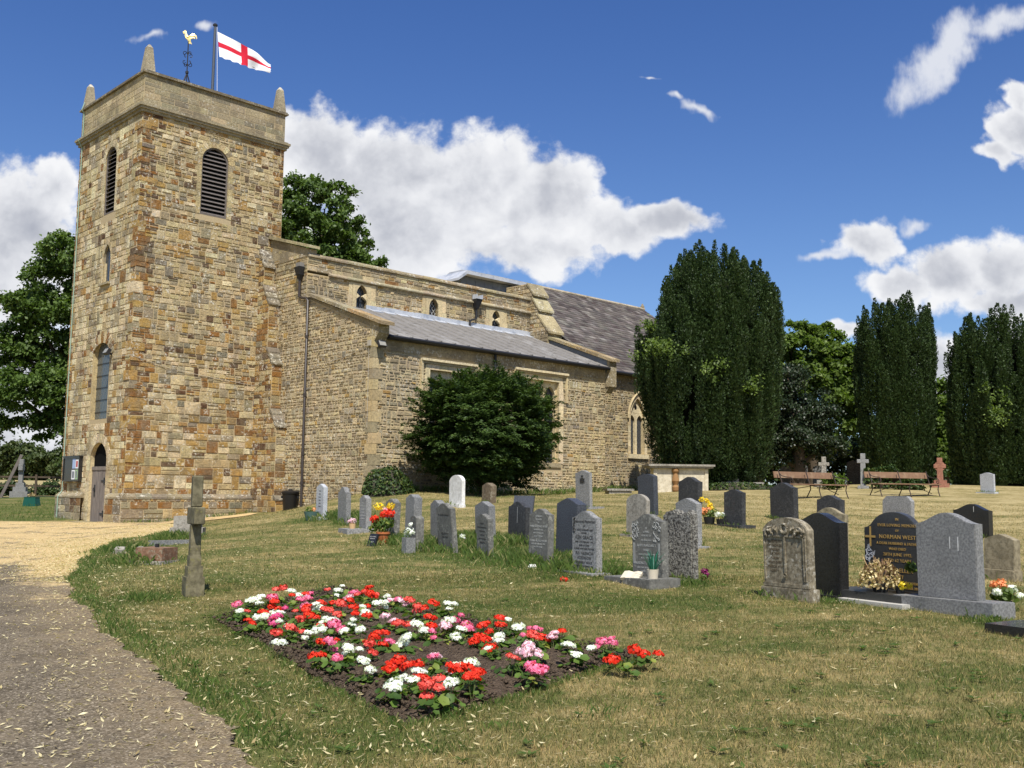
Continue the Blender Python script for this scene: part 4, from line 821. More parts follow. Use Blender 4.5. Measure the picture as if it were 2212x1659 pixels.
mb = MB(); mb.box(CX1 - .02, CX1 + .14, 2.52, 2.68, CRZ + .05, CRZ + .18, 0, GREYB); mb.frust(CX1 + .0, CX1 + .12, 2.54, 2.66, CRZ + .182, CRZ + .32, .4, 0, GREYB); mb.build('finial', ['ashlar_stone'], rf)
# drainpipes
mb = MB(); xw = NX0 - .1
mb.tube([(xw, -2.15, 7.55), (xw, -2.15, 6.75), (xw, -2.28, 6.68), (AX0 - .09, -2.68, 6.6), (AX0 - .09, -2.78, 6.5), (AX0 - .09, -2.78, -.6)], .048, 8, 0)
for z in (5.2, 3.2, 1.2, .2): mb.tube([(AX0 - .09, -2.78, z), (AX0 - .09, -2.78, z + .1)], .062, 8, 0)
dp = mb.build('drainpipe', ['pipe_brown'], church, smooth=True)
mb = MB(); mb.frust(xw - .13, xw + .1, -2.30, -2.0, 7.5, 7.52, 1, 0); mb.add([(xw - .05, -2.22, 7.35), (xw + .05, -2.22, 7.35), (xw + .05, -2.08, 7.35), (xw - .05, -2.08, 7.35), (xw - .15, -2.33, 7.78), (xw + .1, -2.33, 7.78), (xw + .1, -1.97, 7.78), (xw - .15, -1.97, 7.78)], [(0, 1, 2, 3), (4, 5, 6, 7), (0, 1, 5, 4), (1, 2, 6, 5), (2, 3, 7, 6), (3, 0, 4, 7)], 0)
mb.box(xw - .1, xw + .1, -2.27, -2.03, 7.783, 7.93, 1); mb.build('hopper', ['iron_black', 'lead_roof'], dp)
mb = MB(); yw = NY - .12
mb.tube([(12.95, yw, 7.4), (12.95, yw, 6.95), (12.62, yw, 6.82), (12.62, yw, 6.6)], .045, 8); mb.tube([(10.22, AY - .1, 4.9), (10.22, AY - .1, 4.35), (10.1, AY - .08, 4.2), (10.1, AY - .08, 0)], .048, 8)
dp = mb.build('drainpipe', ['iron_black'], church, smooth=True)
mb = MB(); mb.add([(12.88, yw - .08, 7.35), (13.02, yw - .08, 7.35), (13.02, yw + .06, 7.35), (12.88, yw + .06, 7.35), (12.78, yw - .2, 7.72), (13.12, yw - .2, 7.72), (13.12, yw + .06, 7.72), (12.78, yw + .06, 7.72)], [(0, 1, 2, 3), (0, 1, 5, 4), (1, 2, 6, 5), (2, 3, 7, 6), (3, 0, 4, 7)], 0)
mb.box(12.79, 12.815, yw - .22, yw + .06, 7.723, 7.90, 1); mb.box(13.085, 13.11, yw - .22, yw + .06, 7.723, 7.90, 1); mb.box(12.815, 13.085, yw - .22, yw + .06, 7.723, 7.745, 1); mb.box(12.816, 13.084, NY - .05, NY - .012, 7.75, 7.92, 2)
mb.build('hopper', ['iron_black', 'lead_bright', 'dark_void'], dp)
mb = MB(); mb.tube([(-.03, TN - .22, 14.3), (-.12, TN - .22, 14.0), (-.03, TN - .22, 13.9), (-.03, TN - .22, 12.95), (-.2, TN - .22, 12.85), (-.03, TN - .22, 12.55), (-.035, TN - .22, -.1), (-.17, TN - .22, -.3), (-.17, TN - .22, -1.2)], .018, 6); mb.build('lightning_conductor', ['copper_green'], church)

# ---- things fixed to the church
def cth(name, E, N, Z, label, cat): return empty(name, cw(E, N, Z), CROT, label, cat)
nb = cth('notice_board', -.02, 4.08, .66, 'black framed notice board with posters beside the tower door', 'notice board')
mb = MB(); mb.box(-.10, -.0, -.72, .72, -.43, .43, 0); mb.box(-.125, -.101, -.72, -.67, -.43, .43, 0); mb.box(-.125, -.101, .67, .72, -.43, .43, 0); mb.box(-.125, -.101, -.67, .67, .38, .43, 0); mb.box(-.125, -.101, -.67, .67, -.43, -.38, 0); mb.box(-.15, 0, -.76, .76, .433, .46, 0); mb.build('frame', ['polished_black'], nb)
for (y0, y1, z0, z1, mt) in ((-.62, -.37, .02, .33, 'poster_white'), (-.35, -.1, .02, .36, 'poster_blue'), (-.6, -.39, -.36, -.02, 'poster_green'), (-.35, -.06, -.36, -.03, 'poster_white')):
    mb = MB(); mb.box(-.106, -.102, y0, y1, z0, z1, 0)
    if mt != 'poster_blue': mb.box(-.108, -.107, y0 + .05, y1 - .05, z0 + .05, z1 - .05, 1)
    mb.build('poster', [mt, 'poster_red' if (z0 > 0) else 'poster_grey'], nb)
fl = cth('flagpole', 3.5, 2.0, 13.3, 'dark metal flagpole standing on the tower roof', 'flagpole')
mb = MB(); mb.tube([(0, 0, 0), (0, 0, 4.2)], [.06, .05], 10); mb.build('pole', ['pole_metal'], fl, smooth=True)
mb = MB(); mb.lathe([(0, 4.2), (.09, 4.2), (.09, 4.24), (.05, 4.28), (0, 4.29)], 12); mb.build('cap', ['iron_black'], fl)
mb = MB(); mb.tube([(.16, -.16, .4), (.10, -.10, 2.6), (.05, -.05, 4.15)], .008, 5); mb.build('halyard', ['flag_white'], fl)
# flag of St George
base = cw(3.5, 2.0, 17.28); V = []; F = []; MI = []; nu, nv = 48, 30; dx = Vector((.95, .31, 0))
for i in range(nu + 1):
    s = i / nu
    for j in range(nv + 1):
        q = j / nv
        drop = .62 * s + .35 * s * s * (1 - .35 * q); top = base + dx * (.09 + 2.0 * s + .05 * (1 - s) * q * 2.2) + Vector((0, 0, -drop))
        hgt = .98 - .42 * s ** 1.3
        wav = .10 * s * math.sin(7.5 * s - 2.6 * q) + .05 * s * math.sin(15 * s + 4 * q); frill = .018 * math.sin(s * 40) * (q > .93) * (s < .75) + .02 * math.sin(q * 33) * (s > .97)
        V.append(top + Vector((-.31, .95, 0)) * wav + Vector((0, 0, -hgt * q + frill)) + dx * frill)
for i in range(nu):
    for j in range(nv):
        F.append((i * (nv + 1) + j, (i + 1) * (nv + 1) + j, (i + 1) * (nv + 1) + j + 1, i * (nv + 1) + j + 1)); s = (i + .5) / nu; q = (j + .5) / nv
        MI.append(1 if abs(s - .5) < .065 or abs(q - .5) < .115 else 0)
o = np_obj('flag', [tuple(v) for v in V], F, ['flag_white', 'flag_red'], mi=MI); o.data.polygons.foreach_set('use_smooth', [True] * len(F))
tag(o, 'white flag with a red cross flying from the pole on the tower', 'flag')
wc = cth('weathervane', 2.7, 2.5, 13.3, 'wrought iron weathervane topped by a golden cockerel above the tower', 'weathervane')
mb = MB(); mb.tube([(0, 0, 0), (0, 0, 3.5)], .022, 8); mb.lathe([(0, 2.2), (.06, 2.22), (.06, 2.3), (0, 2.32)], 10); mb.build('rod', ['iron_black'], wc)
for k in range(4):
    a = k * math.pi / 2 + .3; mb = MB(); mb.tube([(.75 * math.cos(a), .75 * math.sin(a), .3), (0, 0, 2.26)], .018, 5); mb.build('stay', ['iron_black'], wc)
cu, su = math.cos(-CROT), math.sin(-CROT)      # camera-facing x axis in church space: scrolls spread four ways
for lvl, sgn in ((2.95, 1), (2.62, -1)):
    for k in range(4):
        a = k * math.pi / 2 + .15; pts = []
        for j in range(15):
            t = j / 14 * 1.6 * math.pi; r_ = .11 * (1 - .55 * j / 14); pts.append(((.12 + r_ * math.cos(math.pi - t)) * math.cos(a), (.12 + r_ * math.cos(math.pi - t)) * math.sin(a), lvl + sgn * r_ * math.sin(t)))
        mb = MB(); mb.tube(pts, .013, 5); mb.build('scroll', ['iron_black'], wc)
ck = [(-.20, .60), (-.16, .66), (-.10, .67), (-.06, .62), (-.05, .52), (.0, .40), (.10, .36), (.16, .44), (.24, .52), (.36, .52), (.45, .44), (.49, .32), (.46, .24), (.42, .36), (.35, .40), (.30, .34), (.38, .32), (.40, .25), (.30, .28), (.22, .26), (.16, .20), (.20, .04), (.24, -.06), (.14, -.02), (.10, -.04), (.05, .06), (.0, .18), (-.08, .24), (-.13, .34), (-.13, .48), (-.17, .50), (-.20, .46), (-.23, .52), (-.25, .57)]
mb = MB(); X = Matrix.Rotation(-CROT + .25, 4, 'Z')
def ckp(d): return lambda a, b: X @ Vector((a - .06, d, 3.36 + b))
tri = geometry.tessellate_polygon([[Vector((a, b, 0)) for a, b in ck]]); n = len(ck)
def bulge(a, b): return .02 + .05 * max(0, 1 - ((a - .02) ** 2 + (b - .32) ** 2) / .06)
vs = [ckp(-bulge(a, b))(a, b) for a, b in ck] + [ckp(bulge(a, b))(a, b) for a, b in ck] 
mb.add(vs, [tuple(t) for t in tri] + [tuple(i + n for i in t) for t in tri] + [(i, (i + 1) % n, n + (i + 1) % n, n + i) for i in range(n)])
rings = []
body = MB(); body.tube([X @ Vector((x - .06, 0, 3.36 + z)) for x, z in ((-.12, .5), (-.08, .38), (.0, .3), (.09, .3), (.16, .33))], [.035, .06, .085, .07, .02], 10)
mb.v += []; b0 = len(mb.v); mb.v += body.v; mb.f += [[b0 + i for i in f_] for f_ in body.f]; mb.m += body.m; mb.c += body.c
mb.v = [tuple(Vector((0, 0, 3.55)) + (Vector(p_) - Vector((0, 0, 3.55))) * .72) for p_ in mb.v]; mb.build('cockerel', ['gilt'], wc)
fd = cth('floodlight', 5.15, -6.66, 4.62, 'floodlight on the corner of the aisle under the end of the gutter', 'floodlight')
mb = MB(); mb.box(-.14, .14, -.1, .0, -.1, .1, 0, X=Matrix.Rotation(-.5, 4, 'X')); mb.tube([(0, 0, 0), (0, .18, -.05)], .03, 6); mb.build('housing', ['iron_black'], fd)
mb = MB(); mb.box(-.125, .125, -.108, -.101, -.085, .085, 0, X=Matrix.Rotation(-.5, 4, 'X')); mb.build('lens', ['glass_lens'], fd)
fd = cth('floodlight', -.12, 1.45, 4.55, 'floodlight fixed beside the tall arched window of the tower', 'floodlight')
mb = MB(); mb.box(-.12, .0, -.15, .15, -.1, .1, 0, X=Matrix.Rotation(.5, 4, 'Y')); mb.tube([(0, 0, 0), (.14, 0, -.06)], .03, 6); mb.build('housing', ['iron_black'], fd)
mb = MB(); mb.box(-.128, -.121, -.13, .13, -.085, .085, 0, X=Matrix.Rotation(.5, 4, 'Y')); mb.build('lens', ['glass_lens'], fd)
mb = MB(); pts = [(-.03, 1.35, 4.35)] + [(-.035, 1.2 - k * .24, 4.36 + .015 * math.sin(k)) for k in range(6)] + [(-.03, -.03, 4.36), (.3, -.04, 4.28), (1.4, -.04, 4.02), (3, -.04, 3.85), (4.5, -.04, 3.72), (4.56, -.3, 3.75), (4.56, -1.1, 4.0)]
mb.tube([Vector(p) for p in pts], .009, 5); mb.tube([Vector(p) for p in ((4.962, -2.9, 4.15), (4.962, -4.0, 4.25), (4.96, -5.2, 4.4), (4.96, -6.0, 4.55), (4.96, -6.3, 4.7))], .009, 5)
mb.tube([Vector((4.94, -6.32, 4.65)), Vector((4.94, -6.32, 2.0))], .009, 5); mb.box(4.9, 4.96, -6.42, -6.28, 4.6, 4.78)
o = mb.build('cable', ['cable_grey']); o.matrix_world = MC; tag(o, 'thin grey cable strung along the tower and aisle walls', 'cable')
# ------------------------------------------------------------------ ground
BED = np.array([(-3.16, 10.98), (-2.32, 13.5), (1.16, 8.66), (-.66, 6.46)])
def smooth01(x, a, b): t = np.clip((x - a) / (b - a), 0, 1); return t * t * (3 - 2 * t)
def poly_sd(x, y, P):
    """signed distance to a convex polygon, negative inside"""
    P = np.asarray(P, float); A = np.sum(P[:, 0] * np.roll(P[:, 1], -1) - np.roll(P[:, 0], -1) * P[:, 1])
    if A < 0: P = P[::-1]
    d = np.full(np.shape(x), -1e9)
    for (a, b), (c, e) in zip(P, np.roll(P, -1, 0)):
        L = math.hypot(c - a, e - b); d = np.maximum(d, ((x - a) * (e - b) - (y - b) * (c - a)) / L)
    return d
DRY = np.array([0, 3, 4.5, 5.64, 6.79, 7.75, 9.23, 10.72, 12.19, 14.3, 16.0, 17.3, 18.6, 20.0, 21.8, 23.54, 25.0, 26.4, 27.0, 30.5, 33.5, 36.0])
DRX = np.array([.9, -.2, -.9, -1.4, -1.92, -2.47, -3.39, -4.24, -5.07, -6.1, -6.85, -7.3, -7.75, -8.14, -8.65, -9.1, -9.0, -8.75, -8.2, -9.5, -11.7, -13.9])
def drive_r(y): return np.interp(y, DRY, DRX) + .05 * np.sin(np.asarray(y) * 2.3) + .03 * np.sin(np.asarray(y) * 5.9 + 1) + .02 * np.sin(np.asarray(y) * 17.3)
def drive_l(y): return np.minimum(-.52 * np.asarray(y) - 3.2, np.interp(y, DRY, DRX) - 3.0)
def drive_end(x): return 34.6 + .15 * np.sin(x * 2.0) + np.clip(-(x + 17), 0, 20) * .05
PATH = [(-8.2, 26.9), (-7.25, 27.5), (-9.6, 32.6), (-10.6, 31.8)]     # worn strip along the foot of the tower
def on_drive(x, y): return ((x < drive_r(y)) & (x > drive_l(y)) & (y < drive_end(x)) & (y > 0))
TUFT = []
def dryness(x, y):
    d = .075 * smooth01(x, 3, 9) * smooth01(y, 15, 24) - .022 + .03 * smooth01(y, 14, 22)
    d += .02 * smooth01(y, 18, 30) * smooth01(x, -3, 3) - .03 * smooth01(y, 9, 13) * (1 - smooth01(y, 20, 26)) * (1 - smooth01(x, 2, 6))
    sd = poly_sd(x, y, BED); d -= .09 * (1 - smooth01(sd, .05, .6)) * smooth01(x, -9, -1.5) * (x < .4)
    ed = x - drive_r(y); d -= .05 * (1 - smooth01(np.abs(ed - .3), .2, .8)) * (y < 26)
    d -= .13 * (1 - smooth01(np.abs(y - 11.6 - .12 * x), .2, .8)) * (x > -1.5) * (x < 2.5)
    d -= .12 * smooth01(y, 34.5, 36) * smooth01(-x, 13, 15)
    for (tx, ty, tr) in TUFT: d -= .13 * np.exp(-((x - tx) ** 2 + (y - ty) ** 2) / (tr * 1.5) ** 2)
    return d
rr = np.unique(np.r_[np.arange(0, 4, .5), np.arange(4, 16, .16), np.arange(16, 48, .4), np.arange(48, 110, 2.5), np.geomspace(110, 1800, 26)])
th = np.unique(np.r_[np.linspace(-math.pi, math.pi, 97), np.linspace(-.62, .62, 240)])[:-1]
TUFT += [(-.9, 18.6, .7), (-.25, 17.3, .6), (.3, 16.3, .7), (.85, 16.0, .7), (.95, 15.2, .5), (1.5, 14.8, .4), (-1.5, 18.7, .5), (-4.3, 25.4, .8), (-3.6, 24.0, .5), (-6.5, 18.0, .6), (-7.5, 22.8, .6), (.1, 19.2, .6), (-.7, 20.2, .6), (-2.2, 19.6, .5), (3.7, 12.0, .2), (2.4, 13.6, .25), (-7.6, 20.3, .6), (4.9, 10.6, .25), (-4.5, 12.7, .3)]
RRg, TTg = np.meshgrid(rr, th, indexing='ij'); gx = (RRg * np.sin(TTg)).ravel(); gy = (RRg * np.cos(TTg)).ravel()
gz = HH(gx, gy); nr, nt = RRg.shape
near = np.hypot(gx, gy) < 45
gz = gz + np.where(near, .012 * np.sin(gx * 2.3 + 1.1 * np.sin(gy * 1.7)) + .010 * np.sin(gy * 3.1 + gx), 0)
ii, jj = np.meshgrid(np.arange(nr - 1), np.arange(nt), indexing='ij'); j2 = (jj + 1) % nt
GF = np.stack([ii * nt + jj, ii * nt + j2, (ii + 1) * nt + j2, (ii + 1) * nt + jj], -1).reshape(-1, 4)
fy = gy[GF].mean(1); fx = gx[GF].mean(1); fr_ = np.hypot(fx, fy)
o = np_obj('ground', np.c_[gx, gy, gz], GF, ['lawn', 'field'], attrs={'dry': (np.where(np.hypot(gx, gy) < 60, dryness(gx, gy), .1), 'POINT')}, mi=(fr_ > 72).astype(int))
o.data.polygons.foreach_set('use_smooth', [True] * len(GF)); tag(o, kind='structure')
def GZ(x, y):
    x = np.asarray(x, float); y = np.asarray(y, float)
    return HH(x, y) + .012 * np.sin(x * 2.3 + 1.1 * np.sin(y * 1.7)) + .010 * np.sin(y * 3.1 + x)
def gz1(x, y): return float(GZ([x], [y])[0])
# drive
ys = np.arange(.3, 34.4, .06); nc = 30; V = []; 
for y in ys:
    a, b = float(drive_l(y)), float(drive_r(y)); 
    for k in range(nc + 1):
        t = 1 - (1 - k / nc) ** 1.6; V.append((a + (b - a) * t, y + (.25 * math.sin(k * .9) if y > 33 else 0), 0))
V = np.array(V); V[nc::nc + 1, 0] += RNG.normal(0, .035, len(ys)); edge = np.tile(np.linspace(0, 1, nc + 1), len(ys))
wid = V[:, 0] - np.repeat(drive_r(ys), nc + 1)
V[:, 2] = GZ(V[:, 0], V[:, 1]) + .014 - .006 * smooth01(wid, -.15, 0)
i_, j_ = np.meshgrid(np.arange(len(ys) - 1), np.arange(nc), indexing='ij'); F = np.stack([i_ * (nc + 1) + j_, i_ * (nc + 1) + j_ + 1, (i_ + 1) * (nc + 1) + j_ + 1, (i_ + 1) * (nc + 1) + j_], -1).reshape(-1, 4)
dust = smooth01(wid, -1.1, -.1) * .9
blos = .02 + .62 * smooth01(V[:, 1], 13.0, 21.5) + .42 * smooth01(wid, -1.5, -.1) * smooth01(V[:, 1], 8, 15)
o = np_obj('drive', V, F, 'drive_surface', attrs={'dust': (dust, 'POINT'), 'blossom': (blos, 'POINT')}); o.data.polygons.foreach_set('use_smooth', [True] * len(F)); tag(o, kind='structure')
# worn path along the tower foot
P = np.array([cw(a, b, 0)[:2] for a, b in ((-.5, -.15), (1.2, -.2), (2.8, -.25), (4.3, -.55))]); Q = P + np.array([(.2, -2.6), (.5, -2.2), (.5, -1.4), (.35, -.35)])
V = []; n1, n2 = 30, 10
for i in range(n1 + 1):
    s = i / n1 * 3; k = min(int(s), 2); a = P[k] + (P[k + 1] - P[k]) * (s - k); b = Q[k] + (Q[k + 1] - Q[k]) * (s - k)
    for j in range(n2 + 1):
        p = a + (b - a) * j / n2; V.append((p[0], p[1], 0))
V = np.array(V); V[:, 2] = GZ(V[:, 0], V[:, 1]) + .022
i_, j_ = np.meshgrid(np.arange(n1), np.arange(n2), indexing='ij'); F = np.stack([i_ * (n2 + 1) + j_, i_ * (n2 + 1) + j_ + 1, (i_ + 1) * (n2 + 1) + j_ + 1, (i_ + 1) * (n2 + 1) + j_], -1).reshape(-1, 4)
o = np_obj('path', V, F, 'drive_surface', attrs={'dust': (np.ones(len(V)), 'POINT'), 'blossom': (np.full(len(V), .62), 'POINT')}); tag(o, kind='structure')
# flower bed soil
n = 70; V = []; 
for i in range(n + 1):
    for j in range(n + 1):
        s, q = i / n, j / n; p = (BED[3] * (1 - s) + BED[0] * s) * (1 - q) + (BED[2] * (1 - s) + BED[1] * s) * q; V.append((p[0], p[1], 0))
V = np.array(V); sd = poly_sd(V[:, 0], V[:, 1], BED); k = RNG.normal(0, 1, len(V))
V[:, 0] += .03 * np.sin(V[:, 1] * 6) + .02 * np.sin(V[:, 1] * 15); V[:, 1] += .03 * np.sin(V[:, 0] * 7)
V[:, 2] = GZ(V[:, 0], V[:, 1]) + np.where(sd > -.06, -.03, .014 + .05 * smooth01(-sd, .05, .5)) + .011 * np.clip(k, -1.5, 2.2) * (sd < -.03)
i_, j_ = np.meshgrid(np.arange(n), np.arange(n), indexing='ij'); F = np.stack([i_ * (n + 1) + j_, i_ * (n + 1) + j_ + 1, (i_ + 1) * (n + 1) + j_ + 1, (i_ + 1) * (n + 1) + j_], -1).reshape(-1, 4)
o = np_obj('soil', V, F, 'soil'); tag(o, kind='stuff')
nc_ = 3000; s_ = RNG.random((nc_, 2)); p_ = (BED[3] * (1 - s_[:, :1]) + BED[0] * s_[:, :1]) * (1 - s_[:, 1:]) + (BED[2] * (1 - s_[:, :1]) + BED[1] * s_[:, :1]) * s_[:, 1:]
r_ = RNG.uniform(.008, .03, nc_); oc = np.array([(1, 0, 0), (0, 1, 0), (-1, 0, 0), (0, -1, 0), (0, 0, .8), (0, 0, -.6)]); V = p_[:, None, :].repeat(6, 1); V = np.concatenate([V, GZ(p_[:, 0], p_[:, 1])[:, None, None].repeat(6, 1) + .05], 2) + oc * r_[:, None, None] * RNG.uniform(.6, 1.3, (nc_, 6, 1))
F = (np.array([(0, 1, 4), (1, 2, 4), (2, 3, 4), (3, 0, 4), (1, 0, 5), (2, 1, 5), (3, 2, 5), (0, 3, 5)])[None] + 6 * np.arange(nc_)[:, None, None]).reshape(-1, 3)
o = np_obj('soil_clods', V.reshape(-1, 3), F, 'soil'); tag(o, kind='stuff')
# lawn blades
def blades(name, x, y, hgt, wid, mat, lean=.5, two=False):
    n = len(x); z = GZ(x, y); a = RNG.uniform(0, 2 * np.pi, n); l = RNG.uniform(0, lean, n) * hgt; b = RNG.uniform(0, 2 * np.pi, n)
    px, py = np.cos(a) * wid / 2, np.sin(a) * wid / 2; tx, ty = np.cos(b) * l, np.sin(b) * l
    if two:
        V = np.stack([np.c_[x - px, y - py, z - .01], np.c_[x + px, y + py, z - .01], np.c_[x + px * .7 + tx * .35, y + py * .7 + ty * .35, z + hgt * .6], np.c_[x + tx, y + ty, z + hgt * (1 - .25 * (l / hgt) ** 2)]], 1).reshape(-1, 3)
        F = np.arange(4 * n).reshape(-1, 4)
    else:
        V = np.stack([np.c_[x - px, y - py, z - .008], np.c_[x + px, y + py, z - .008], np.c_[x + tx, y + ty, z + hgt]], 1).reshape(-1, 3); F = np.arange(3 * n).reshape(-1, 3)
    at = {'r': (RNG.random(n), 'FACE'), 'g': (RNG.random(n), 'FACE')}
    if mat == 'lawn_blades': at['dry'] = (dryness(x, y), 'FACE')
    o = np_obj(name, V, F, mat, attrs=at); return tag(o, kind='stuff')
def field_pts(n, r0, r1, pw):
    r = r0 + (r1 - r0) * RNG.random(n) ** pw; t = RNG.uniform(-.56, .56, n); x = r * np.sin(t); y = r * np.cos(t)
    k = ~on_drive(x, y) & (poly_sd(x, y, BED) > -.03 - .05 * RNG.random(n)); 
    ed = x - drive_r(y); k &= ~((ed > 0) & (ed < .18) & (RNG.random(n) < .6))
    tower = (np.abs((x - TX) * .7133 + (y - TY) * .7009 - 10) < 30) & (((y - TY) * .7133 - (x - TX) * .7009) > 0); return x[k & ~tower], y[k & ~tower]
x, y = field_pts(400000, 4.8, 15, 1.0); h = RNG.uniform(.012, .055, len(x)) * RNG.uniform(.5, 1.1, len(x)); blades('grass', x, y, h, RNG.uniform(.0035, .0075, len(x)), 'lawn_blades', 1.5)
x, y = field_pts(150000, 14, 34, 1.1); h = RNG.uniform(.02, .055, len(x)); blades('grass', x, y, h, RNG.uniform(.007, .014, len(x)), 'lawn_blades', 1.3)
# dry clippings lying on the turf
x, y = field_pts(26000, 5, 24, 1.15); a = RNG.uniform(0, 6.28, len(x)); L_ = RNG.uniform(.02, .07, len(x)); V, F = leaf_quads(np.c_[x, y, GZ(x, y) + RNG.uniform(.012, .035, len(x))], np.c_[np.cos(a), np.sin(a), RNG.uniform(-.3, .3, len(x))], np.c_[RNG.normal(0, .4, len(x)), RNG.normal(0, .4, len(x)), np.ones(len(x))], L_, np.clip(y * .0004, .003, .007))
o = np_obj('hay', V, F, 'hay', attrs={'r': (RNG.random(len(F)), 'FACE')}); tag(o, kind='stuff')
# longer tufts left by the mower
X_, Y_, H_ = [], [], []
for (tx, ty, tr) in TUFT:
    n = int(1500 * tr); a = RNG.normal(0, tr * .55, n); b = RNG.normal(0, tr * .5, n); X_.append(tx + a); Y_.append(ty + b)
    H_.append(min(1, tr / .5) ** 1.5 * RNG.uniform(.04, .24, n) * np.exp(-(a * a + b * b) / (tr * tr * 1.4)) + .03)
for (hx, hy, hw, ht, hh, hr) in ST.values():
    n = 130; a = RNG.uniform(-.5, .5, n) * (hw + .1); s = RNG.choice([-1, 1], n) * (ht / 2 + RNG.uniform(.0, .12, n)); c_, s_ = math.cos(R(hr)), math.sin(R(hr)); X_.append(hx + a * c_ - s * s_); Y_.append(hy + a * s_ + s * c_); H_.append(RNG.uniform(.04, .14, n))
u = RNG.uniform(5, 21, 2600); p = TX + .7133 * u + .7009 * (6.75 + RNG.normal(0, .12, len(u))), TY + .7009 * u - .7133 * (6.75 + RNG.normal(0, .12, len(u))); X_.append(p[0]); Y_.append(p[1]); H_.append(RNG.uniform(.05, .3, len(u)))
u = RNG.uniform(0, 5, 900); p = TX + .7133 * u + .7009 * .28, TY + .7009 * u - .7133 * .28; X_.append(p[0] + RNG.normal(0, .08, 900)); Y_.append(p[1] + RNG.normal(0, .08, 900)); H_.append(RNG.uniform(.02, .16, 900) * (RNG.random(900) < .5) + .02)
yy = RNG.uniform(6, 26, 5200); ed = RNG.uniform(.0, .35, len(yy)); X_.append(drive_r(yy) + ed); Y_.append(yy); H_.append(RNG.uniform(.02, .09, len(yy)))
for (a, b), (c, e) in zip(BED, np.roll(BED, -1, 0)):
    n = 1300; t = RNG.random(n); X_.append(a + (c - a) * t + RNG.normal(0, .04, n)); Y_.append(b + (e - b) * t + RNG.normal(0, .04, n)); H_.append(RNG.uniform(.02, .06, n))
u = RNG.uniform(-22, -14.5, 5000); v_ = RNG.uniform(35, 46, 5000); X_.append(u); Y_.append(v_); H_.append(RNG.uniform(.04, .14, 5000))
# weeds and clover tussocks dotted over the lawn
for k in range(60):
    r = RNG.uniform(6, 24); t = RNG.uniform(-.2, .5); cx_, cy_ = r * math.sin(t), r * math.cos(t)
    if poly_sd(np.array(cx_), np.array(cy_), BED) < .25 or cx_ < drive_r(cy_) + .3: continue
    n = 60; X_.append(cx_ + RNG.normal(0, .09, n)); Y_.append(cy_ + RNG.normal(0, .07, n)); H_.append(RNG.uniform(.02, .07, n))
X_, Y_, H_ = map(np.concatenate, (X_, Y_, H_)); blades('grass', X_, Y_, H_, np.clip(H_ * .035, .004, .008), 'grass_tall', .8, True)
# flat rosettes of dandelion and plantain in the turf
P_, D_, N_, L_ = [], [], [], []
for k in range(260):
    r = 5.4 + 15 * RNG.random() ** 1.2; t = -.30 + .86 * RNG.random(); cx_, cy_ = r * math.sin(t), r * math.cos(t)
    if poly_sd(np.array(cx_), np.array(cy_), BED) < .15 or cx_ < drive_r(cy_) + .15: continue
    m = int(RNG.integers(6, 13)); a = RNG.uniform(0, 6.28, m); L = RNG.uniform(.03, .085, m); c_, s_ = np.cos(a), np.sin(a)
    P_.append(np.c_[cx_ + c_ * L * .55, cy_ + s_ * L * .55, np.full(m, gz1(cx_, cy_) + .028)]); D_.append(np.c_[c_, s_, RNG.uniform(.05, .45, m)]); N_.append(np.c_[-c_ * .3, -s_ * .3, np.ones(m)]); L_.append(L)
P_, D_, N_, L_ = map(np.concatenate, (P_, D_, N_, L_)); V, F = leaf_quads(P_, D_, N_, L_, L_ * .34)
o = np_obj('weeds', V, F, 'grass_tall', attrs={'r': (RNG.random(len(F)) * .6, 'FACE')}); tag(o, kind='stuff')
# fallen lime bracts
def litter(n, fn):
    x, y = fn(n); z = GZ(x, y) + RNG.uniform(.012, .03, len(x)); m = len(x); a = RNG.uniform(0, 2 * np.pi, m); D = np.c_[np.cos(a), np.sin(a), RNG.uniform(-.25, .25, m)]; N = np.c_[RNG.normal(0, .35, m), RNG.normal(0, .35, m), np.ones(m)]
    return np.c_[x, y, z], D, N
def lit1(n):     # along the drive edge and out over the verge
    y = 5 + 21 * RNG.random(n) ** 1.3; x = drive_r(y) + RNG.normal(.45, .8, n) - RNG.exponential(.35, n); return x, y
def lit2(n):
    y = 4.8 + 24 * RNG.random(n) ** 1.2; return drive_r(y) - RNG.uniform(0, 1, n) ** 1.2 * (.25 * y + 2), y
def lit3(n):
    r = 5.2 + 18 * RNG.random(n); t = -.42 + .8 * RNG.random(n) ** 1.6; return r * np.sin(t), r * np.cos(t)
parts = [litter(9000, lit1), litter(2300, lit1), litter(1800, lit2), litter(3200, lit3)]
C_, D_, N_ = (np.concatenate([p[k] for p in parts]) for k in range(3)); m_ = len(C_); L_ = RNG.uniform(.025, .085, m_); L_ *= .82; L_[:9000] = RNG.uniform(.008, .026, 9000); sc = np.clip(C_[:, 1] / 12, .75, 1.2)
k = ~((poly_sd(C_[:, 0], C_[:, 1], BED) < 0) & (RNG.random(m_) < .5)); C_, D_, N_, L_ = C_[k], D_[k], N_[k], L_[k]
V, F = leaf_quads(C_, D_, N_, L_, L_ * RNG.uniform(.16, .34, len(L_))); V = V.reshape(-1, 4, 3); V[:, 2, 2] += RNG.uniform(-.004, .02, len(V)); V = V.reshape(-1, 3)
o = np_obj('leaves', V, F, 'litter_leaves', attrs={'r': (RNG.random(len(F)) ** .7, 'FACE')}); tag(o, kind='stuff')
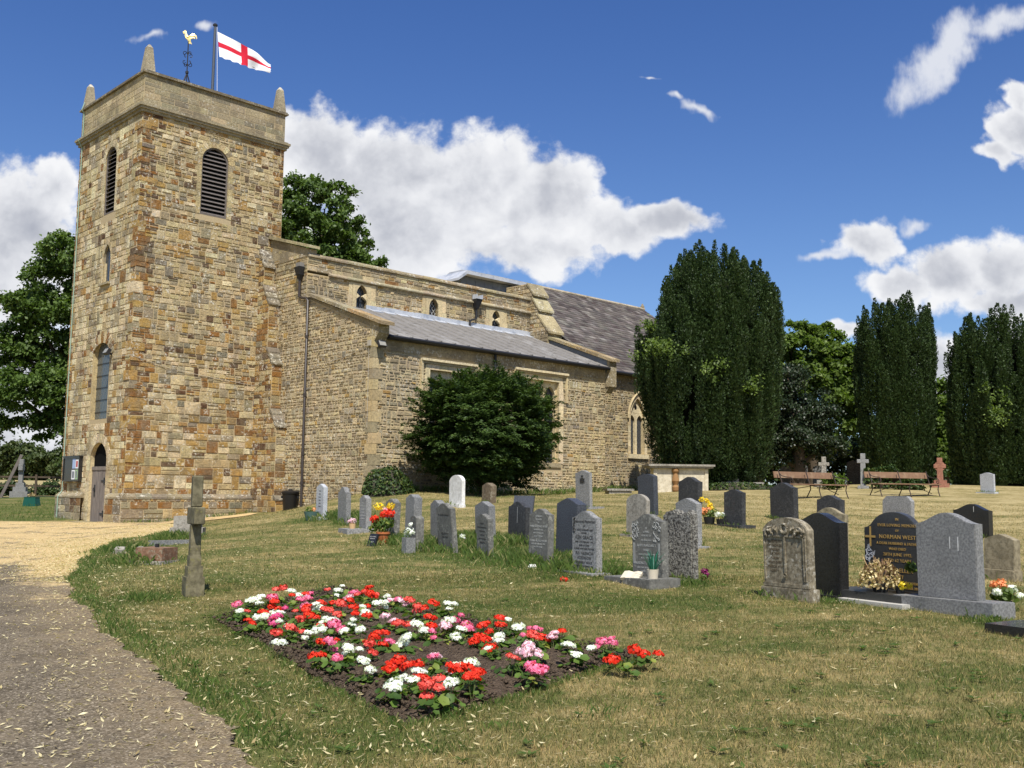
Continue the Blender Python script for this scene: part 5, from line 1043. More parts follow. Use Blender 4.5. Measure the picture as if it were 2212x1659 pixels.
# golden chippings and blossom where the drive meets the tower
n = 14000; y = 15 + 19 * RNG.random(n) ** .8; x = drive_r(y) - RNG.exponential(1.2, n) * np.clip((y - 13) / 8, .3, 3); k = on_drive(x, y); x, y = x[k], y[k]
C_ = np.c_[x, y, GZ(x, y) + .02]; a = RNG.uniform(0, 6.28, len(x)); V, F = leaf_quads(C_, np.c_[np.cos(a), np.sin(a), RNG.uniform(-.3, .3, len(x))], np.c_[RNG.normal(0, .4, len(x)), RNG.normal(0, .4, len(x)), np.ones(len(x))], RNG.uniform(.02, .06, len(x)), RNG.uniform(.01, .022, len(x)))
o = np_obj('leaves', V, F, 'litter_leaves', attrs={'r': (RNG.random(len(F)), 'FACE')}); tag(o, kind='stuff')

# ------------------------------------------------------------------ geraniums
def ger_head(seed, big=1.0):
    r = np.random.default_rng(seed); n = 95; d = unit(r.normal(0, 1, (n, 3))); lump = 1 + .22 * np.sin(d[:, :1] * 5 + seed) * np.sin(d[:, 1:2] * 4 + seed * 2); d[:, 2] = np.abs(d[:, 2]) * .9 - .12; d = unit(d)
    C = d * np.array([.050, .050, .032]) * big * lump * r.uniform(.72, 1.08, (n, 1)); T = unit(np.cross(d, r.normal(0, 1, (n, 3))))
    V, F = leaf_quads(C, T, d + r.normal(0, .35, (n, 3)), r.uniform(.022, .034, n) * big, r.uniform(.018, .028, n) * big); return V, F, r.random(n)
HEADM = {}
PET = dict(r='red', s='salmon', p='pink', m='magenta', l='blush', w='white')
for c_, nm in PET.items(): HEADM[c_] = [np_mesh('flower_head', *ger_head(hash(nm) % 97 + k if False else 11 * (ord(c_)) + k, (1.0, 1.12, .9)[k])[:2], 'petal_' + nm, {'r': (RNG.random(95), 'FACE')}) for k in range(3)]
def ger_leaves(seed):
    r = np.random.default_rng(seed); V = []; F = []; A = []
    n = 20
    for k in range(n):
        a = r.uniform(0, 6.28); ra = r.uniform(.01, .14); c = np.array([ra * math.cos(a), ra * math.sin(a), r.uniform(.015, .095)]); nrm = unit(np.array([[math.cos(a) * .5 + r.normal(0, .25), math.sin(a) * .5 + r.normal(0, .25), 1.0]]))[0]
        t = unit(np.cross(nrm, [[.3, .9, .1]]))[0]; q = np.cross(nrm, t); R_ = r.uniform(.020, .042); b = len(V); V.append(c - nrm * .008)
        for j in range(10): V.append(c + (t * math.cos(j * .628) + q * math.sin(j * .628)) * R_ * (1.06 if j % 2 else .88) + nrm * r.uniform(-.004, .006))
        kk = r.random() ** 1.5 * (.95 if r.random() < .93 else 1.05)
        for j in range(10): F.append((b, b + 1 + j, b + 1 + (j + 1) % 10)); A.append(min(kk, 1))
    return np_mesh('leaves', np.array(V), np.array(F), 'geranium_leaves', {'r': (np.array(A), 'FACE')})
LEAFM = [ger_leaves(100 + k) for k in range(6)]
GNAME = dict(r='bright red', s='salmon pink', p='deep pink', m='magenta', l='blush pink', w='white')
def zone(x, y):
    sdl = [abs(float(poly_sd(np.array(x), np.array(y), BED)))]
    d = {'front corner': math.hypot(x + .66, y - 6.46), 'right tip': math.hypot(x - 1.16, y - 8.66), 'left corner': math.hypot(x + 3.16, y - 10.98), 'far corner': math.hypot(x + 2.32, y - 13.5)}
    k = min(d, key=d.get)
    if d[k] < 1.5: return "near the bed's " + k
    P = BED; nm = ['left end', 'back edge', 'front right edge', 'path side']
    best = min(range(4), key=lambda i: abs(float(poly_sd(np.array(x), np.array(y), np.array([P[i], P[(i + 1) % 4], P.mean(0)])[:3]))) if False else abs(((x - P[i][0]) * (P[(i + 1) % 4][1] - P[i][1]) - (y - P[i][1]) * (P[(i + 1) % 4][0] - P[i][0])) / math.hypot(*(P[(i + 1) % 4] - P[i]))))
    e = abs(((x - P[best][0]) * (P[(best + 1) % 4][1] - P[best][1]) - (y - P[best][1]) * (P[(best + 1) % 4][0] - P[best][0])) / math.hypot(*(P[(best + 1) % 4] - P[best])))
    return ("on the bed's " + nm[best]) if e < .55 else 'amid the bed'
pc = [(c_, np.mean(h, 0)) for c_, h in GER]; used = {}
for i, (c_, hs) in enumerate(GER):
    ctr = np.mean(hs, 0); sd0 = float(poly_sd(ctr[0], ctr[1], BED))
    nb_ = sorted((float(np.hypot(*(q - ctr))), k) for k, (cc_, q) in enumerate(pc) if k != i); kn = pc[nb_[0][1]][0]; kn2 = pc[nb_[1][1]][0]
    lab = {1: '', 2: 'broad ', 3: 'widest '}[len(hs)] + GNAME[c_] + ' geranium ' + zone(*ctr) + ', next to a ' + GNAME[kn] + ' one'
    g = empty('geranium', (ctr[0], ctr[1], gz1(*ctr) + .03), RNG.uniform(0, 6.28), lab, 'geranium', 'geraniums in the flower bed'); g['_'] = 0; del g['_']
    Rz = Matrix.Rotation(-g.rotation_euler.z, 3, 'Z')
    lo = link(bpy.data.objects.new('leaves', LEAFM[i % 6]), g); lo.scale = (1, 1, RNG.uniform(.75, 1.1))
    hs = list(hs) + [(h_[0] + RNG.normal(0, .065), h_[1] + RNG.normal(0, .065)) for h_ in hs for _ in range(2) if RNG.random() < .5]
    for (hx, hy) in hs:
        q = Rz @ Vector((hx - ctr[0], hy - ctr[1], 0)); hz = RNG.uniform(.085, .175)
        ho = link(bpy.data.objects.new('flower_head', HEADM[c_][int(RNG.integers(3))]), g); ho.location = (q.x, q.y, hz); ho.rotation_euler = (RNG.uniform(-.3, .3), RNG.uniform(-.3, .3), RNG.uniform(0, 6)); s_ = RNG.uniform(.62, 1.15); ho.scale = (s_, s_, s_ * RNG.uniform(.8, 1.15))
        mb = MB(); mb.tube([(q.x * .3, q.y * .3, .0), (q.x * .7, q.y * .7, hz * .6), (q.x, q.y, hz - .01)], .0035, 5, 0); st = mb.build('stalk', ['bark' if False else 'geranium_stalk'], g)
# ------------------------------------------------------------------ gravestones
def top_shape(kind, w, h, n=18):
    hw = w / 2; pts = []
    for i in range(n + 1):
        x = hw - w * i / n; q = abs(x) / hw
        if kind == 'ogee': y = h - .16 * w * (1 - .5 * (1 + math.cos(math.pi * min(1, q))))
        elif kind == 'ogee_low': y = h - .11 * w * (1 - .5 * (1 + math.cos(math.pi * min(1, q))))
        elif kind == 'arch': y = h - .20 * w * (1 - math.sqrt(max(0, 1 - (q * .95) ** 2))) / (1 - math.sqrt(1 - .95 ** 2))
        elif kind == 'arch_low': y = h - .10 * w * q * q
        elif kind == 'peak': y = h - .17 * w * q ** 1.15
        elif kind == 'shoulder':
            if q < .72: y = h - .24 * w * (1 - math.sqrt(1 - (q / .76) ** 2))
            else: t = (q - .72) / .28; y = h - .24 * w * (1 - math.sqrt(1 - (.72 / .76) ** 2)) - .07 * w * (1 - (1 - t) ** 2)
        elif kind == 'cut': y = h - max(0, q - .72) / .28 * .14 * w
        elif kind == 'notch': y = h - .15 * w * (q / .62) ** 2 if q < .62 else h - .24 * w
        elif kind == 'rough': y = h - .03 * abs(math.sin(x * 41)) - .02 * math.sin(x * 17) - (.10 * max(0, (q - .8) / .2) ** 2) * w
        else: y = h
        pts.append((x, y))
    return pts
def slab_mesh(kind, w, t, h, base=-.12, bev=.008):
    out = [(-w / 2, base), (w / 2, base)] + top_shape(kind, w, h); bm = bmesh.new()
    fv = [bm.verts.new((x, -t / 2, z)) for x, z in out]; bv = [bm.verts.new((x, t / 2, z)) for x, z in out]; n = len(out)
    ff = bm.faces.new(fv); bf = bm.faces.new(bv[::-1])
    for i in range(n): bm.faces.new((fv[i], bv[i], bv[(i + 1) % n], fv[(i + 1) % n]))
    bmesh.ops.recalc_face_normals(bm, faces=bm.faces)
    ed = [e for e in bm.edges if len(e.link_faces) == 2 and any(f in (ff, bf) for f in e.link_faces)]
    bmesh.ops.bevel(bm, geom=ed, offset=bev, segments=2, affect='EDGES')
    me = bpy.data.meshes.new('slab'); bm.to_mesh(me); bm.free(); return me
def text_mesh(lines, width, mat, parent, y, fonts=None, name='inscription', x0=0.0, depth=.0015):
    """lines: (text, size, z)"""
    ob = []
    for txt, size, z in lines:
        cu = bpy.data.curves.new('t', 'FONT'); cu.body = txt; cu.size = size; cu.align_x = 'CENTER'; cu.extrude = depth; cu.resolution_u = 2; cu.space_character = 1.08
        o = bpy.data.objects.new('t', cu); me = bpy.data.meshes.new_from_object(o); 
        v = np.empty(len(me.vertices) * 3); me.vertices.foreach_get('co', v); v = v.reshape(-1, 3)
        ob.append((v, [tuple(p.vertices) for p in me.polygons], z)); bpy.data.objects.remove(o); bpy.data.meshes.remove(me)
    V = []; F = []
    for v, f, z in ob:
        if len(v) == 0: continue
        ext = v[:, 0].max() - v[:, 0].min(); k = min(1, width / max(ext, 1e-6)); b = len(V)
        V += [(x0 + p[0] * k, y - p[2], z + p[1]) for p in v]; F += [tuple(b + i for i in q) for q in f]
    me = bpy.data.meshes.new(name); me.from_pydata(V, [], F); me.materials.append(MATS[mat]); return link(bpy.data.objects.new(name, me), parent)
def carve_lines(n, z0, z1, w, rnd):
    """rows of small worn letters, standing in for an inscription too weathered to read"""
    return []
def stone(key, kind, mat, label, base=None, tilt=(0, 0), text=None, tmat='letter_dark', basemat=None, extra=None, dh=0.0, group='headstones in the churchyard'):
    x, y, w, t, h, rz = ST[key]; h += dh; bh = base[2] if base else 0
    rt = random.Random(key); tilt = (tilt[0] + rt.uniform(-1.3, 1.3), tilt[1] + rt.uniform(-1.2, 1.2))
    g = empty('headstone', (x, y, gz1(x, y) - .01), 0, label, 'headstone', group, rot=(R(tilt[0]), R(tilt[1]), R(rz)))
    me = slab_mesh(kind, w, t, h, bh - .002 if base else -.15, .02 if kind == 'rough' else .007); me.materials.append(MATS[mat]); s = link(bpy.data.objects.new('slab', me), g)
    if base:
        bw, bd, bz = base[:3]; off = base[3] if len(base) > 3 else -.06; bm = bmesh.new(); bmesh.ops.create_cube(bm, size=1, matrix=Matrix.Translation((0, off, (bz - .15) / 2)) @ Matrix.Diagonal((w + bw, t + bd, bz + .15, 1)))
        bmesh.ops.bevel(bm, geom=bm.edges[:], offset=.008, segments=2, affect='EDGES'); me = bpy.data.meshes.new('base'); bm.to_mesh(me); bm.free(); me.materials.append(MATS[basemat or mat]); link(bpy.data.objects.new('base', me), g)
    if text: text_mesh(text, w * .86, tmat, g, -t / 2 - .0015)
    if extra: extra(g, w, t, h)
    return g
def rows(h, start, items):
    z = h - start; out = []
    for txt, s, gap in items: z -= gap; out.append((txt, s, z))
    return out
worn = lambda h, seed: [(''.join(random.Random(seed + k * 7).choice(['lllnm', 'nimln', 'mlnil', 'inlmm']) for _ in range(2 + (k * seed) % 3)), .030, h * .78 - k * h * .085) for k in range(6)]
stone('h1', 'peak', 'granite_pale', 'speckled pale granite headstone beside the black dustbin, with a green planter at its foot', (.14, .12, .07), text=worn(.89, 3), tmat='letter_dark')
stone('h2', 'notch', 'granite_mid', 'grey step-shouldered headstone between the speckled pale stone and the pink flower pot', None, (1, 0))
stone('h3', 'ogee', 'granite_grey', 'light grey headstone on a plinth carrying a small pot of pink flowers', (.16, .5, .08, -.2), text=worn(.79, 5), tmat='letter_pale')
stone('h4', 'ogee', 'slate_grey', 'brownish grey headstone behind the terracotta pot of red and yellow flowers', None, (0, 1))
stone('h5', 'ogee', 'granite_mid', 'grey wavy-topped headstone standing behind the smallest headstone', None)
stone('h6', 'arch_low', 'slate_grey', 'smallest grey headstone, next to the dark vase of white flowers', None, text=worn(.62, 4), tmat='letter_dark')
stone('h7', 'ogee', 'granite_mid', 'grey headstone half hidden behind the leaning curved-top one', None)
stone('h8', 'ogee', 'slate_grey', 'tall grey headstone leaning to the left with long grass round it', None, (5.5, 1), text=[('IN LOVING MEMORY', .04, .66), ('NELLIE MAY', .045, .33), ('AND JOHN', .04, .27)], tmat='letter_dark')
stone('h9', 'arch', 'marble_white', 'white arched marble headstone in front of the dark yew bush', (.1, .1, .05))
stone('h10', 'peak', 'brown_stone', 'short brown weathered headstone with pointed top under the yew bush', None)
stone('h11', 'peak', 'granite_mid', 'grey headstone behind the leaning peaked one', None, (1.5, 0))
stone('h12', 'peak', 'slate_grey', 'leaning peaked headstone with pale right edge in the long grass', None, (5, 1), text=worn(.75, 2), tmat='letter_dark')
def streak(g, w, t, h, items):
    mb = MB()
    for (x, L, ww) in items: mb.add([(x - ww / 2, -t / 2 - .002, h - .10), (x + ww / 2, -t / 2 - .002, h - .10), (x + ww * .4, -t / 2 - .002, h - .10 - L), (x - ww * .4, -t / 2 - .002, h - .10 - L)], [(0, 1, 2, 3)], 0)
    mb.build('dropping_streak', ['marble_white'], g)
stone('h13', 'ogee', 'slate_dark', 'dark slate headstone with one thin white streak down its face', None, extra=lambda g, w, t, h: streak(g, w, t, h, [(.02, .30, .010)]))
stone('h14', 'ogee', 'slate_grey', 'olive grey inscribed headstone between the streaked dark one and the large pale inscribed one', None, (-1, 1), text=[('TREASURED', .035, .74), ('MEMORIES', .035, .69), ('OF', .03, .645), ('WINIFRED MARY WEBB', .046, .58), ('A DEAR MOTHER', .032, .53), ('DIED 4TH MAY 1987', .032, .48), ('AGED 72 YEARS', .032, .43), ('FRANK ALFRED WEBB', .046, .355), ('DIED 3RD JANUARY 1998', .032, .31), ('AGED 86 YEARS', .032, .265)], tmat='letter_pale')
stone('h15', 'peak', 'slate_blue', 'large dark blue-grey headstone behind the pale inscribed one', None)
def rose(g, x, t, z):
    mb = MB()
    for k in range(5):
        zz = z - k * .045; mb.tube([(x + .02 * math.sin(k * 2), -t / 2 - .003, zz), (x + .03 * math.cos(k), -t / 2 - .003, zz + .03)], .008, 5); 
        for s in range(5):
            a = s * 1.256 + k; mb.add([(x + .01 * (k % 2), -t / 2 - .003, zz), (x + .022 * math.cos(a), -t / 2 - .004, zz + .022 * math.sin(a)), (x + .022 * math.cos(a + .8), -t / 2 - .004, zz + .022 * math.sin(a + .8))], [(0, 1, 2)])
    mb.build('rose_carving', ['letter_dark'], g)
def kg(g, w, t, h): rose(g, -w * .41, t, h * .86)
stone('h16', 'ogee', 'granite_grey', 'pale grey headstone with dark inscription and rose carving, standing on a flat stone base', (.30, .25, .045, -.08), (0, .5), text=rows(.91, .10, [('Treasured Memories', .062, .07), ('of', .05, .06), ('A DEAR HUSBAND AND', .038, .055), ('FATHER', .036, .045), ('KEN GRACE', .075, .075), ('DIED 12TH FEBRUARY 1976', .034, .052), ('AGED 60 YEARS', .034, .048), ('A DEAR WIFE AND MOTHER', .036, .05), ('IRIS VALENCIA', .062, .072), ('ROBINSON', .062, .065), ('FORMERLY GRACE', .044, .062), ('DIED 9TH DECEMBER 2001', .036, .05), ('AGED 85 YEARS', .034, .046)]), extra=kg)
def crest(g, w, t, h):
    mb = MB(); y = -t / 2 - .002
    mb.prism([(-.05, h - .33), (.05, h - .33), (.06, h - .22), (0, h - .18), (-.06, h - .22)], lambda a, b: Vector((a, y + .001, b)), lambda a, b: Vector((a, y - .006, b)))
    for s in (-1, 1):
        for k in range(4): mb.prism([(s * .07, h - .34 + k * .035), (s * .105, h - .32 + k * .035), (s * .075, h - .30 + k * .035)], lambda a, b: Vector((a, y + .001, b)), lambda a, b: Vector((a, y - .005, b)))
    mb.prism([(-.035, h - .175), (.035, h - .175), (.045, h - .13), (.015, h - .15), (0, h - .11), (-.015, h - .15), (-.045, h - .13)], lambda a, b: Vector((a, y + .001, b)), lambda a, b: Vector((a, y - .006, b)))
    mb.build('badge', ['polished_black'], g)
stone('h17', 'ogee_low', 'granite_grey', 'tall light grey headstone with a black crowned badge, alone near the aisle wall', (.2, .4, .04, .1), extra=crest)
stone('h18', 'arch_low', 'slate_blue', 'blue-grey round-topped headstone behind the pale arched limestone one', None)
stone('h19', 'arch', 'limestone', 'pale arched limestone headstone with dark streaks', (.12, .12, .05), (-1, 0))
def hart(g, w, t, h):
    mb = MB(); y = -t / 2 - .002; rnd = random.Random(4)
    for s in (-1, 1):
        for k in range(26):
            a = s * w * rnd.uniform(.26, .46); z = h - .05 - rnd.uniform(.06, .30) - max(0, .36 - abs(a) / w) * .1; q = rnd.uniform(0, 3)
            mb.tube([(a + .025 * math.cos(q + j * .7) * (1 - j * .1), y, z + .025 * math.sin(q + j * .7)) for j in range(5)], .005, 4)
        mb.box(s * w * .44 - .006, s * w * .44 + .006, y - .004, y + .001, h * .28, h * .58); mb.box(s * w * .40 - .004, s * w * .40 + .004, y - .004, y + .001, h * .28, h * .58)
    mb.build('leaf_carving', ['letter_pale'], g)
stone('h20', 'ogee', 'slate_grey', 'dark grey headstone with carved leaf corners behind the pot of artificial reeds', (.36, .40, .09, -.16), text=rows(.92, .17, [('IN', .032, .03), ('LOVING', .034, .05), ('MEMORY OF', .034, .05), ('MY DEAR WIFE', .03, .06), ('RUBY MARGARET', .048, .075), ('HART', .046, .06), ('DIED 12TH JUNE 1990', .032, .055), ('AGED 69 YEARS', .032, .045), ('LAURENCE JOHN HART', .05, .075), ('DIED 2ND NOVEMBER 1992', .032, .055), ('AGED 77 YEARS', .032, .048)]), tmat='letter_pale', extra=hart)
stone('h21', 'rough', 'rough_granite', 'rough hewn lichen-covered headstone right behind the leaf-carved one', (.1, .1, .03))
stone('h22', 'ogee', 'slate_dark', 'dark wavy-topped headstone in front of the chest tomb', None, dh=.02)
stone('h23', 'peak', 'granite_grey', 'pale grey peaked headstone behind the rough hewn one', (.3, .25, .03))
stone('h24', 'ogee_low', 'slate_dark', 'dark grey headstone on a wide base right beside the pots of yellow and red flowers', (.25, .35, .06, .0))
stone('h25', 'ogee', 'slate_dark', 'tall dark grey headstone in front of the left bench', (.1, .1, .04))
def carving(g, w, t, h):
    mb = MB(); y = -t / 2
    for x0, x1, z0, z1 in ((-w * .47, -w * .44, .24, h * .76), (w * .40, w * .42, .24, h * .76), (w * .44, w * .46, .24, h * .76), (-.012, .012, .3, h * .78), (-w * .47, w * .46, h * .765, h * .785), (-w * .5, w * .5, .16, .20)): mb.box(x0, x1, y - .014, y + .002, z0, z1)
    mb.build('moulding', ['carved_stone'], g)
    mb = MB(); rnd = random.Random(2)
    for k in range(9): a = k / 8 * 2 * math.pi; mb.tube([(.055 * math.cos(a + j * .5) * (1 - j * .12), y - .012, h * .87 + .06 * math.sin(a + j * .5) * (1 - j * .12)) for j in range(5)], [.014, .016, .014, .01, .006], 6)
    for s in (-1, 1):
        for k in range(7):
            x = s * (.11 + k * .032); z = h * .85 + .03 * math.sin(k * 2.2) - k * .006
            mb.tube([(x, y - .008, z - .035), (x + s * .012, y - .02, z), (x + s * .004, y - .008, z + .035)], [.006, .017, .006], 6)
        mb.tube([(s * .30, y - .01, h * .79), (s * .29, y - .018, h * .84), (s * .25, y - .016, h * .88), (s * .20, y - .01, h * .885)], [.012, .018, .015, .006], 6)
    mb.build('relief', ['carved_stone'], g)
    text_mesh([(q_, .040, h * .70 - k * .05) for k, q_ in enumerate(('IN MEMORY', 'OF GEORGE', 'WILLIAM', 'OF THIS', 'PARISH', 'WHO DIED', 'MARCH 4TH', 'AGED 71'))], .24, 'letter_brown', g, y - .001, x0=-w * .23)
    mb = MB(); mb.tube([(.022 * math.cos(k * .9), y - .018, .30 + .022 * math.sin(k * .9)) for k in range(8)], .007, 5); mb.build('tassel', ['carved_stone'], g)
stone('h26', 'arch', 'carved_stone', 'weathered brown headstone carved with flowers over an open book', (.06, .06, .15, 0), (1.5, 0), text=[('IN LOVING MEMORY', .034, .66), ('ALBERT', .04, .60), ('WILLIAM', .04, .545), ('WHO DIED', .03, .50), ('AGED 54', .03, .46)] and None, extra=carving)
stone('h27', 'ogee', 'polished_black', 'very dark polished headstone just right of the carved brown one', (.08, .14, .05), (0, 0))
stone('h28', 'ogee', 'slate_dark', 'small dark headstone in front of the left bench, behind the sandy one', None)
stone('h29', 'ogee', 'sandstone', 'sandy coloured headstone almost hidden behind the very dark polished one', None)
stone('h30', 'cut', 'granite_grey', 'light grey headstone with cut corners behind the gold-lettered black one', None)
def west(g, w, t, h):
    mb = MB(); y = -t / 2 - .003
    mb.box(-w * .385 - .012, -w * .385 + .012, y - .003, y, h * .60, h * .83); mb.box(-w * .385 - .075, -w * .385 + .075, y - .0035, y - .0005, h * .70, h * .725); mb.build('gold_cross', ['gold_letter'], g)
    mb = MB(); rnd = random.Random(8)
    for k in range(26):
        cx_, cz_ = -w * .385 + rnd.uniform(-.06, .06), h * .52 + rnd.uniform(-.10, .10); a = rnd.uniform(0, 6.3); r_ = rnd.uniform(.02, .045)
        mb.add([(cx_ - r_ * math.cos(a), y, cz_ - r_ * math.sin(a)), (cx_ + r_ * .35 * math.sin(a), y - .006, cz_ - r_ * .35 * math.cos(a)), (cx_ + r_ * math.cos(a), y - .002, cz_ + r_ * math.sin(a)), (cx_ - r_ * .35 * math.sin(a), y - .006, cz_ + r_ * .35 * math.cos(a))], [(0, 1, 2, 3)])
    mb.build('rose_engraving', ['granite_pale'], g)
    text_mesh(rows(h, .05, [('IN', .045, .05), ('EVER LOVING MEMORY', .050, .075), ('OF', .04, .06), ('NORMAN WEST', .068, .085), ('A DEAR HUSBAND & FATHER', .045, .07), ('WHO DIED', .045, .065), ('20TH JUNE 1992.', .052, .07), ('AGED 62 YEARS.', .052, .07), ('RENEE ELLEN', .068, .12), ('WEST', .06, .075), ('A DEARLY LOVED WIFE AND MOTHER', .042, .06), ('WHO DIED 21ST OCTOBER 2010', .042, .055), ('AGED 78 YEARS', .042, .055)]), w * .72, 'gold_letter', g, y, x0=w * .08)
g = stone('h31', 'shoulder', 'black_sheen', 'polished black headstone with gold lettering, gold cross and white rose', (.26, .62, .13, -.28), extra=west)
def vshape(g, w, t, h): streak(g, w, t, h - .16, [(.06, .13, .012), (.16, .15, .014)])
stone('h32', 'ogee', 'granite_mid', 'large grey granite headstone on a heavy base with bouquet at its right side', (.5, .26, .16, .0), extra=vshape)
stone('h33', 'ogee', 'polished_black', 'dark headstone behind the large grey granite one', None, extra=lambda g, w, t, h: streak(g, w, t, h + .05, [(.08, .12, .012)]))
stone('h34', 'peak', 'sandstone', 'tan sandstone headstone on a low base at the right edge of the churchyard', (.08, .08, .16))
stone('h35', 'ogee_low', 'granite_pale', 'pale grey headstone alone beneath the right-hand yew', (.2, .15, .05))
# concrete foundation under the gold-lettered stone
x, y, w, t, h, rz = ST['h31']; X = Matrix.Translation((x, y, 0)) @ Matrix.Rotation(R(rz), 4, 'Z'); mb = MB(); p = X @ Vector((0, -.3, 0))
mb.box(-.66, .66, -.76, .2, H(p.x, p.y) - .1, H(p.x, p.y) + .025, 0, X=X); o = mb.build('foundation_slab', ['concrete']); tag(o, 'white concrete slab under the black gold-lettered headstone', 'slab')
# tilted black tablet behind the streaked stone, its sky reflection painted in blue
ST['tab'] = (.28, 24.2, .50, .08, .5, -20)
stone('tab', 'flat', 'slate_blue', 'low wide black tablet reflecting blue sky, tilted back behind the streaked dark headstone', None, (-18, 0), group=None)
# far stones in the shade under the trees
for k, (x, y, w, h, m_, nm) in enumerate(((13.0, 48, .62, 1.0, 'slate_grey', 'left of three'), (13.9, 49, .7, 1.05, 'slate_grey', 'middle of three'), (14.5, 48, .55, .95, 'granite_mid', 'right of three'), (16.3, 48.5, .62, 1.2, 'brown_stone', ''), (16.6, 47, .75, 1.0, 'slate_dark', ''))):
    ST['f'] = (x, y, w, .12, h, -30); lab = ('%s shaded headstones in the dark under the trees beyond the left bench' % nm) if nm else ('tall pointed stone in the shade between the two plain crosses' if k == 3 else 'dark slab with pale edge in the shade between the two plain crosses')
    stone('f', 'arch' if k != 3 else 'peak', m_, lab.replace('stone in', 'headstone in'), None, group='headstones in the shade')
# crosses
def cross(loc, rz, hh, sw, aw, ah, th, steps, mat, label, celtic=False, dd=None, tilt=0, top=.26, name='stone_cross'):
    x, y = loc; g = empty(name, (x, y, gz1(x, y)), 0, label, 'cross', rot=(0, R(tilt), R(rz))); z0 = sum(s[1] for s in steps)
    bm = bmesh.new()
    def bx(x0, x1, y0, y1, za, zb, k=1.0):
        r_ = bmesh.ops.create_cube(bm, size=1, matrix=Matrix.Translation(((x0 + x1) / 2, (y0 + y1) / 2, (za + zb) / 2)) @ Matrix.Diagonal((x1 - x0, y1 - y0, zb - za, 1)))
        if k != 1:
            for v in r_['verts']:
                if v.co.z > (za + zb) / 2: v.co.x *= k
    az = hh - top
    bx(-sw / 2 * 1.15, sw / 2 * 1.15, -th / 2, th / 2, z0 - .02, az, .87); bx(-sw / 2, sw / 2, -th / 2, th / 2, az + ah + .001, hh); bx(-aw / 2, aw / 2, -th / 2 - .002, th / 2 + .002, az, az + ah)
    bmesh.ops.bevel(bm, geom=[e for e in bm.edges], offset=.012, segments=1, affect='EDGES')
    me = bpy.data.meshes.new('cross'); bm.to_mesh(me); bm.free(); me.materials.append(MATS[mat]); link(bpy.data.objects.new('cross', me), g)
    if celtic:
        mb = MB(); R_ = aw * .36; prev = []
        for q in range(24):
            a0, a1 = q * math.pi / 12, (q + 1) * math.pi / 12
            pts = [(r_ * math.cos(a), r_ * math.sin(a)) for a, r_ in ((a0, R_ - .035), (a1, R_ - .035), (a1, R_ + .035), (a0, R_ + .035))]
            mb.prism(pts, lambda a, b: Vector((a, -th * .35, az + ah / 2 + b)), lambda a, b: Vector((a, th * .35, az + ah / 2 + b)), caps=True)
        mb.build('ring', [mat], g)
    mb = MB(); z = 0
    for i, (s, hs) in enumerate(steps):
        d_ = (dd or s) if dd is None else dd * s / steps[0][0]; mb.box(-s / 2, s / 2, -d_ / 2, d_ / 2, z - (.15 if i == 0 else 0), z + hs, 0); z += hs + .0005
    if steps: mb.build('steps', [mat], g)
    return g
cross((-4.04, 13.17), -62, 1.52, .13, .50, .22, .13, [(.27, .24), (.22, .13), (.17, .13)], 'cross_stone', 'lichen-stained stone cross on three steps, nearest to the drive', tilt=-.5, top=.62, dd=.23)
cross((12.04, 39.2), -20, 1.15, .17, .40, .13, .14, [(.7, .12), (.5, .13)], 'limestone', 'weathered pale stone cross behind the left bench', top=.35)
cross((13.2, 38.2), -20, 1.30, .18, .42, .14, .14, [(.4, .10)], 'granite_grey', 'plain grey stone cross between the two benches', top=.36)
cross((16.5, 39.2), -20, 1.12, .20, .44, .15, .15, [(.62, .14), (.46, .12)], 'red_sandstone', 'reddish Celtic ring cross behind the right bench', True, top=.40)
cross((-24.1, 50.2), -75, 1.85, .24, .55, .30, .2, [(.80, .28), (.58, .22), (.38, .2)], 'granite_mid', 'dark grey stepped cross before the far hedge left of the tower', top=.55)
g = empty('timber_plank', (-25.0, 50.1, gz1(-25, 50.1)), 0, 'long weathered plank leaning against the far stepped cross', 'plank', rot=(0, R(22), R(10))); mb = MB(); mb.box(-.07, .07, -.05, .05, 0, 2.3); o = mb.build('plank', ['louvre_wood'], g)
# broken cross base, kerb and brick block beside the path
x, y = -7.4, 23.55; g = empty('cross_base', (x, y, gz1(x, y)), R(10), 'two-stepped stone base of a lost cross standing in long grass beside the drive', 'stone base'); mb = MB(); mb.box(-.36, .36, -.3, .3, -.1, .2); mb.box(-.29, .29, -.25, .25, .201, .46); mb.build('steps', ['limestone'], g)
x, y = -6.2, 18.05; g = empty('brick_plinth', (x, y, gz1(x, y)), R(-18), 'low reddish stone block with iron stub on a grey slab near the drive edge', 'plinth'); mb = MB(); mb.box(-.27, .27, -.22, .22, .05, .27); mb.build('block', ['brick_kerb'], g)
mb = MB(); mb.box(-.36, .30, -.30, .26, -.1, .048); mb.build('slab', ['limestone'], g); mb = MB(); mb.box(-.03, .03, -.02, .02, .271, .33); mb.build('stub', ['iron_black'], g)
x, y = -7.0, 21.3; g = mb = MB(); X = Matrix.Translation((x, y, gz1(x, y))) @ Matrix.Rotation(R(38), 4, 'Z'); mb.box(-.48, .48, -.06, .06, -.1, .09, 0, X=X); tag(mb.build('kerb_stone', ['granite_mid']), 'grey kerb stone lying in the grass behind the reddish block', 'kerb stone')
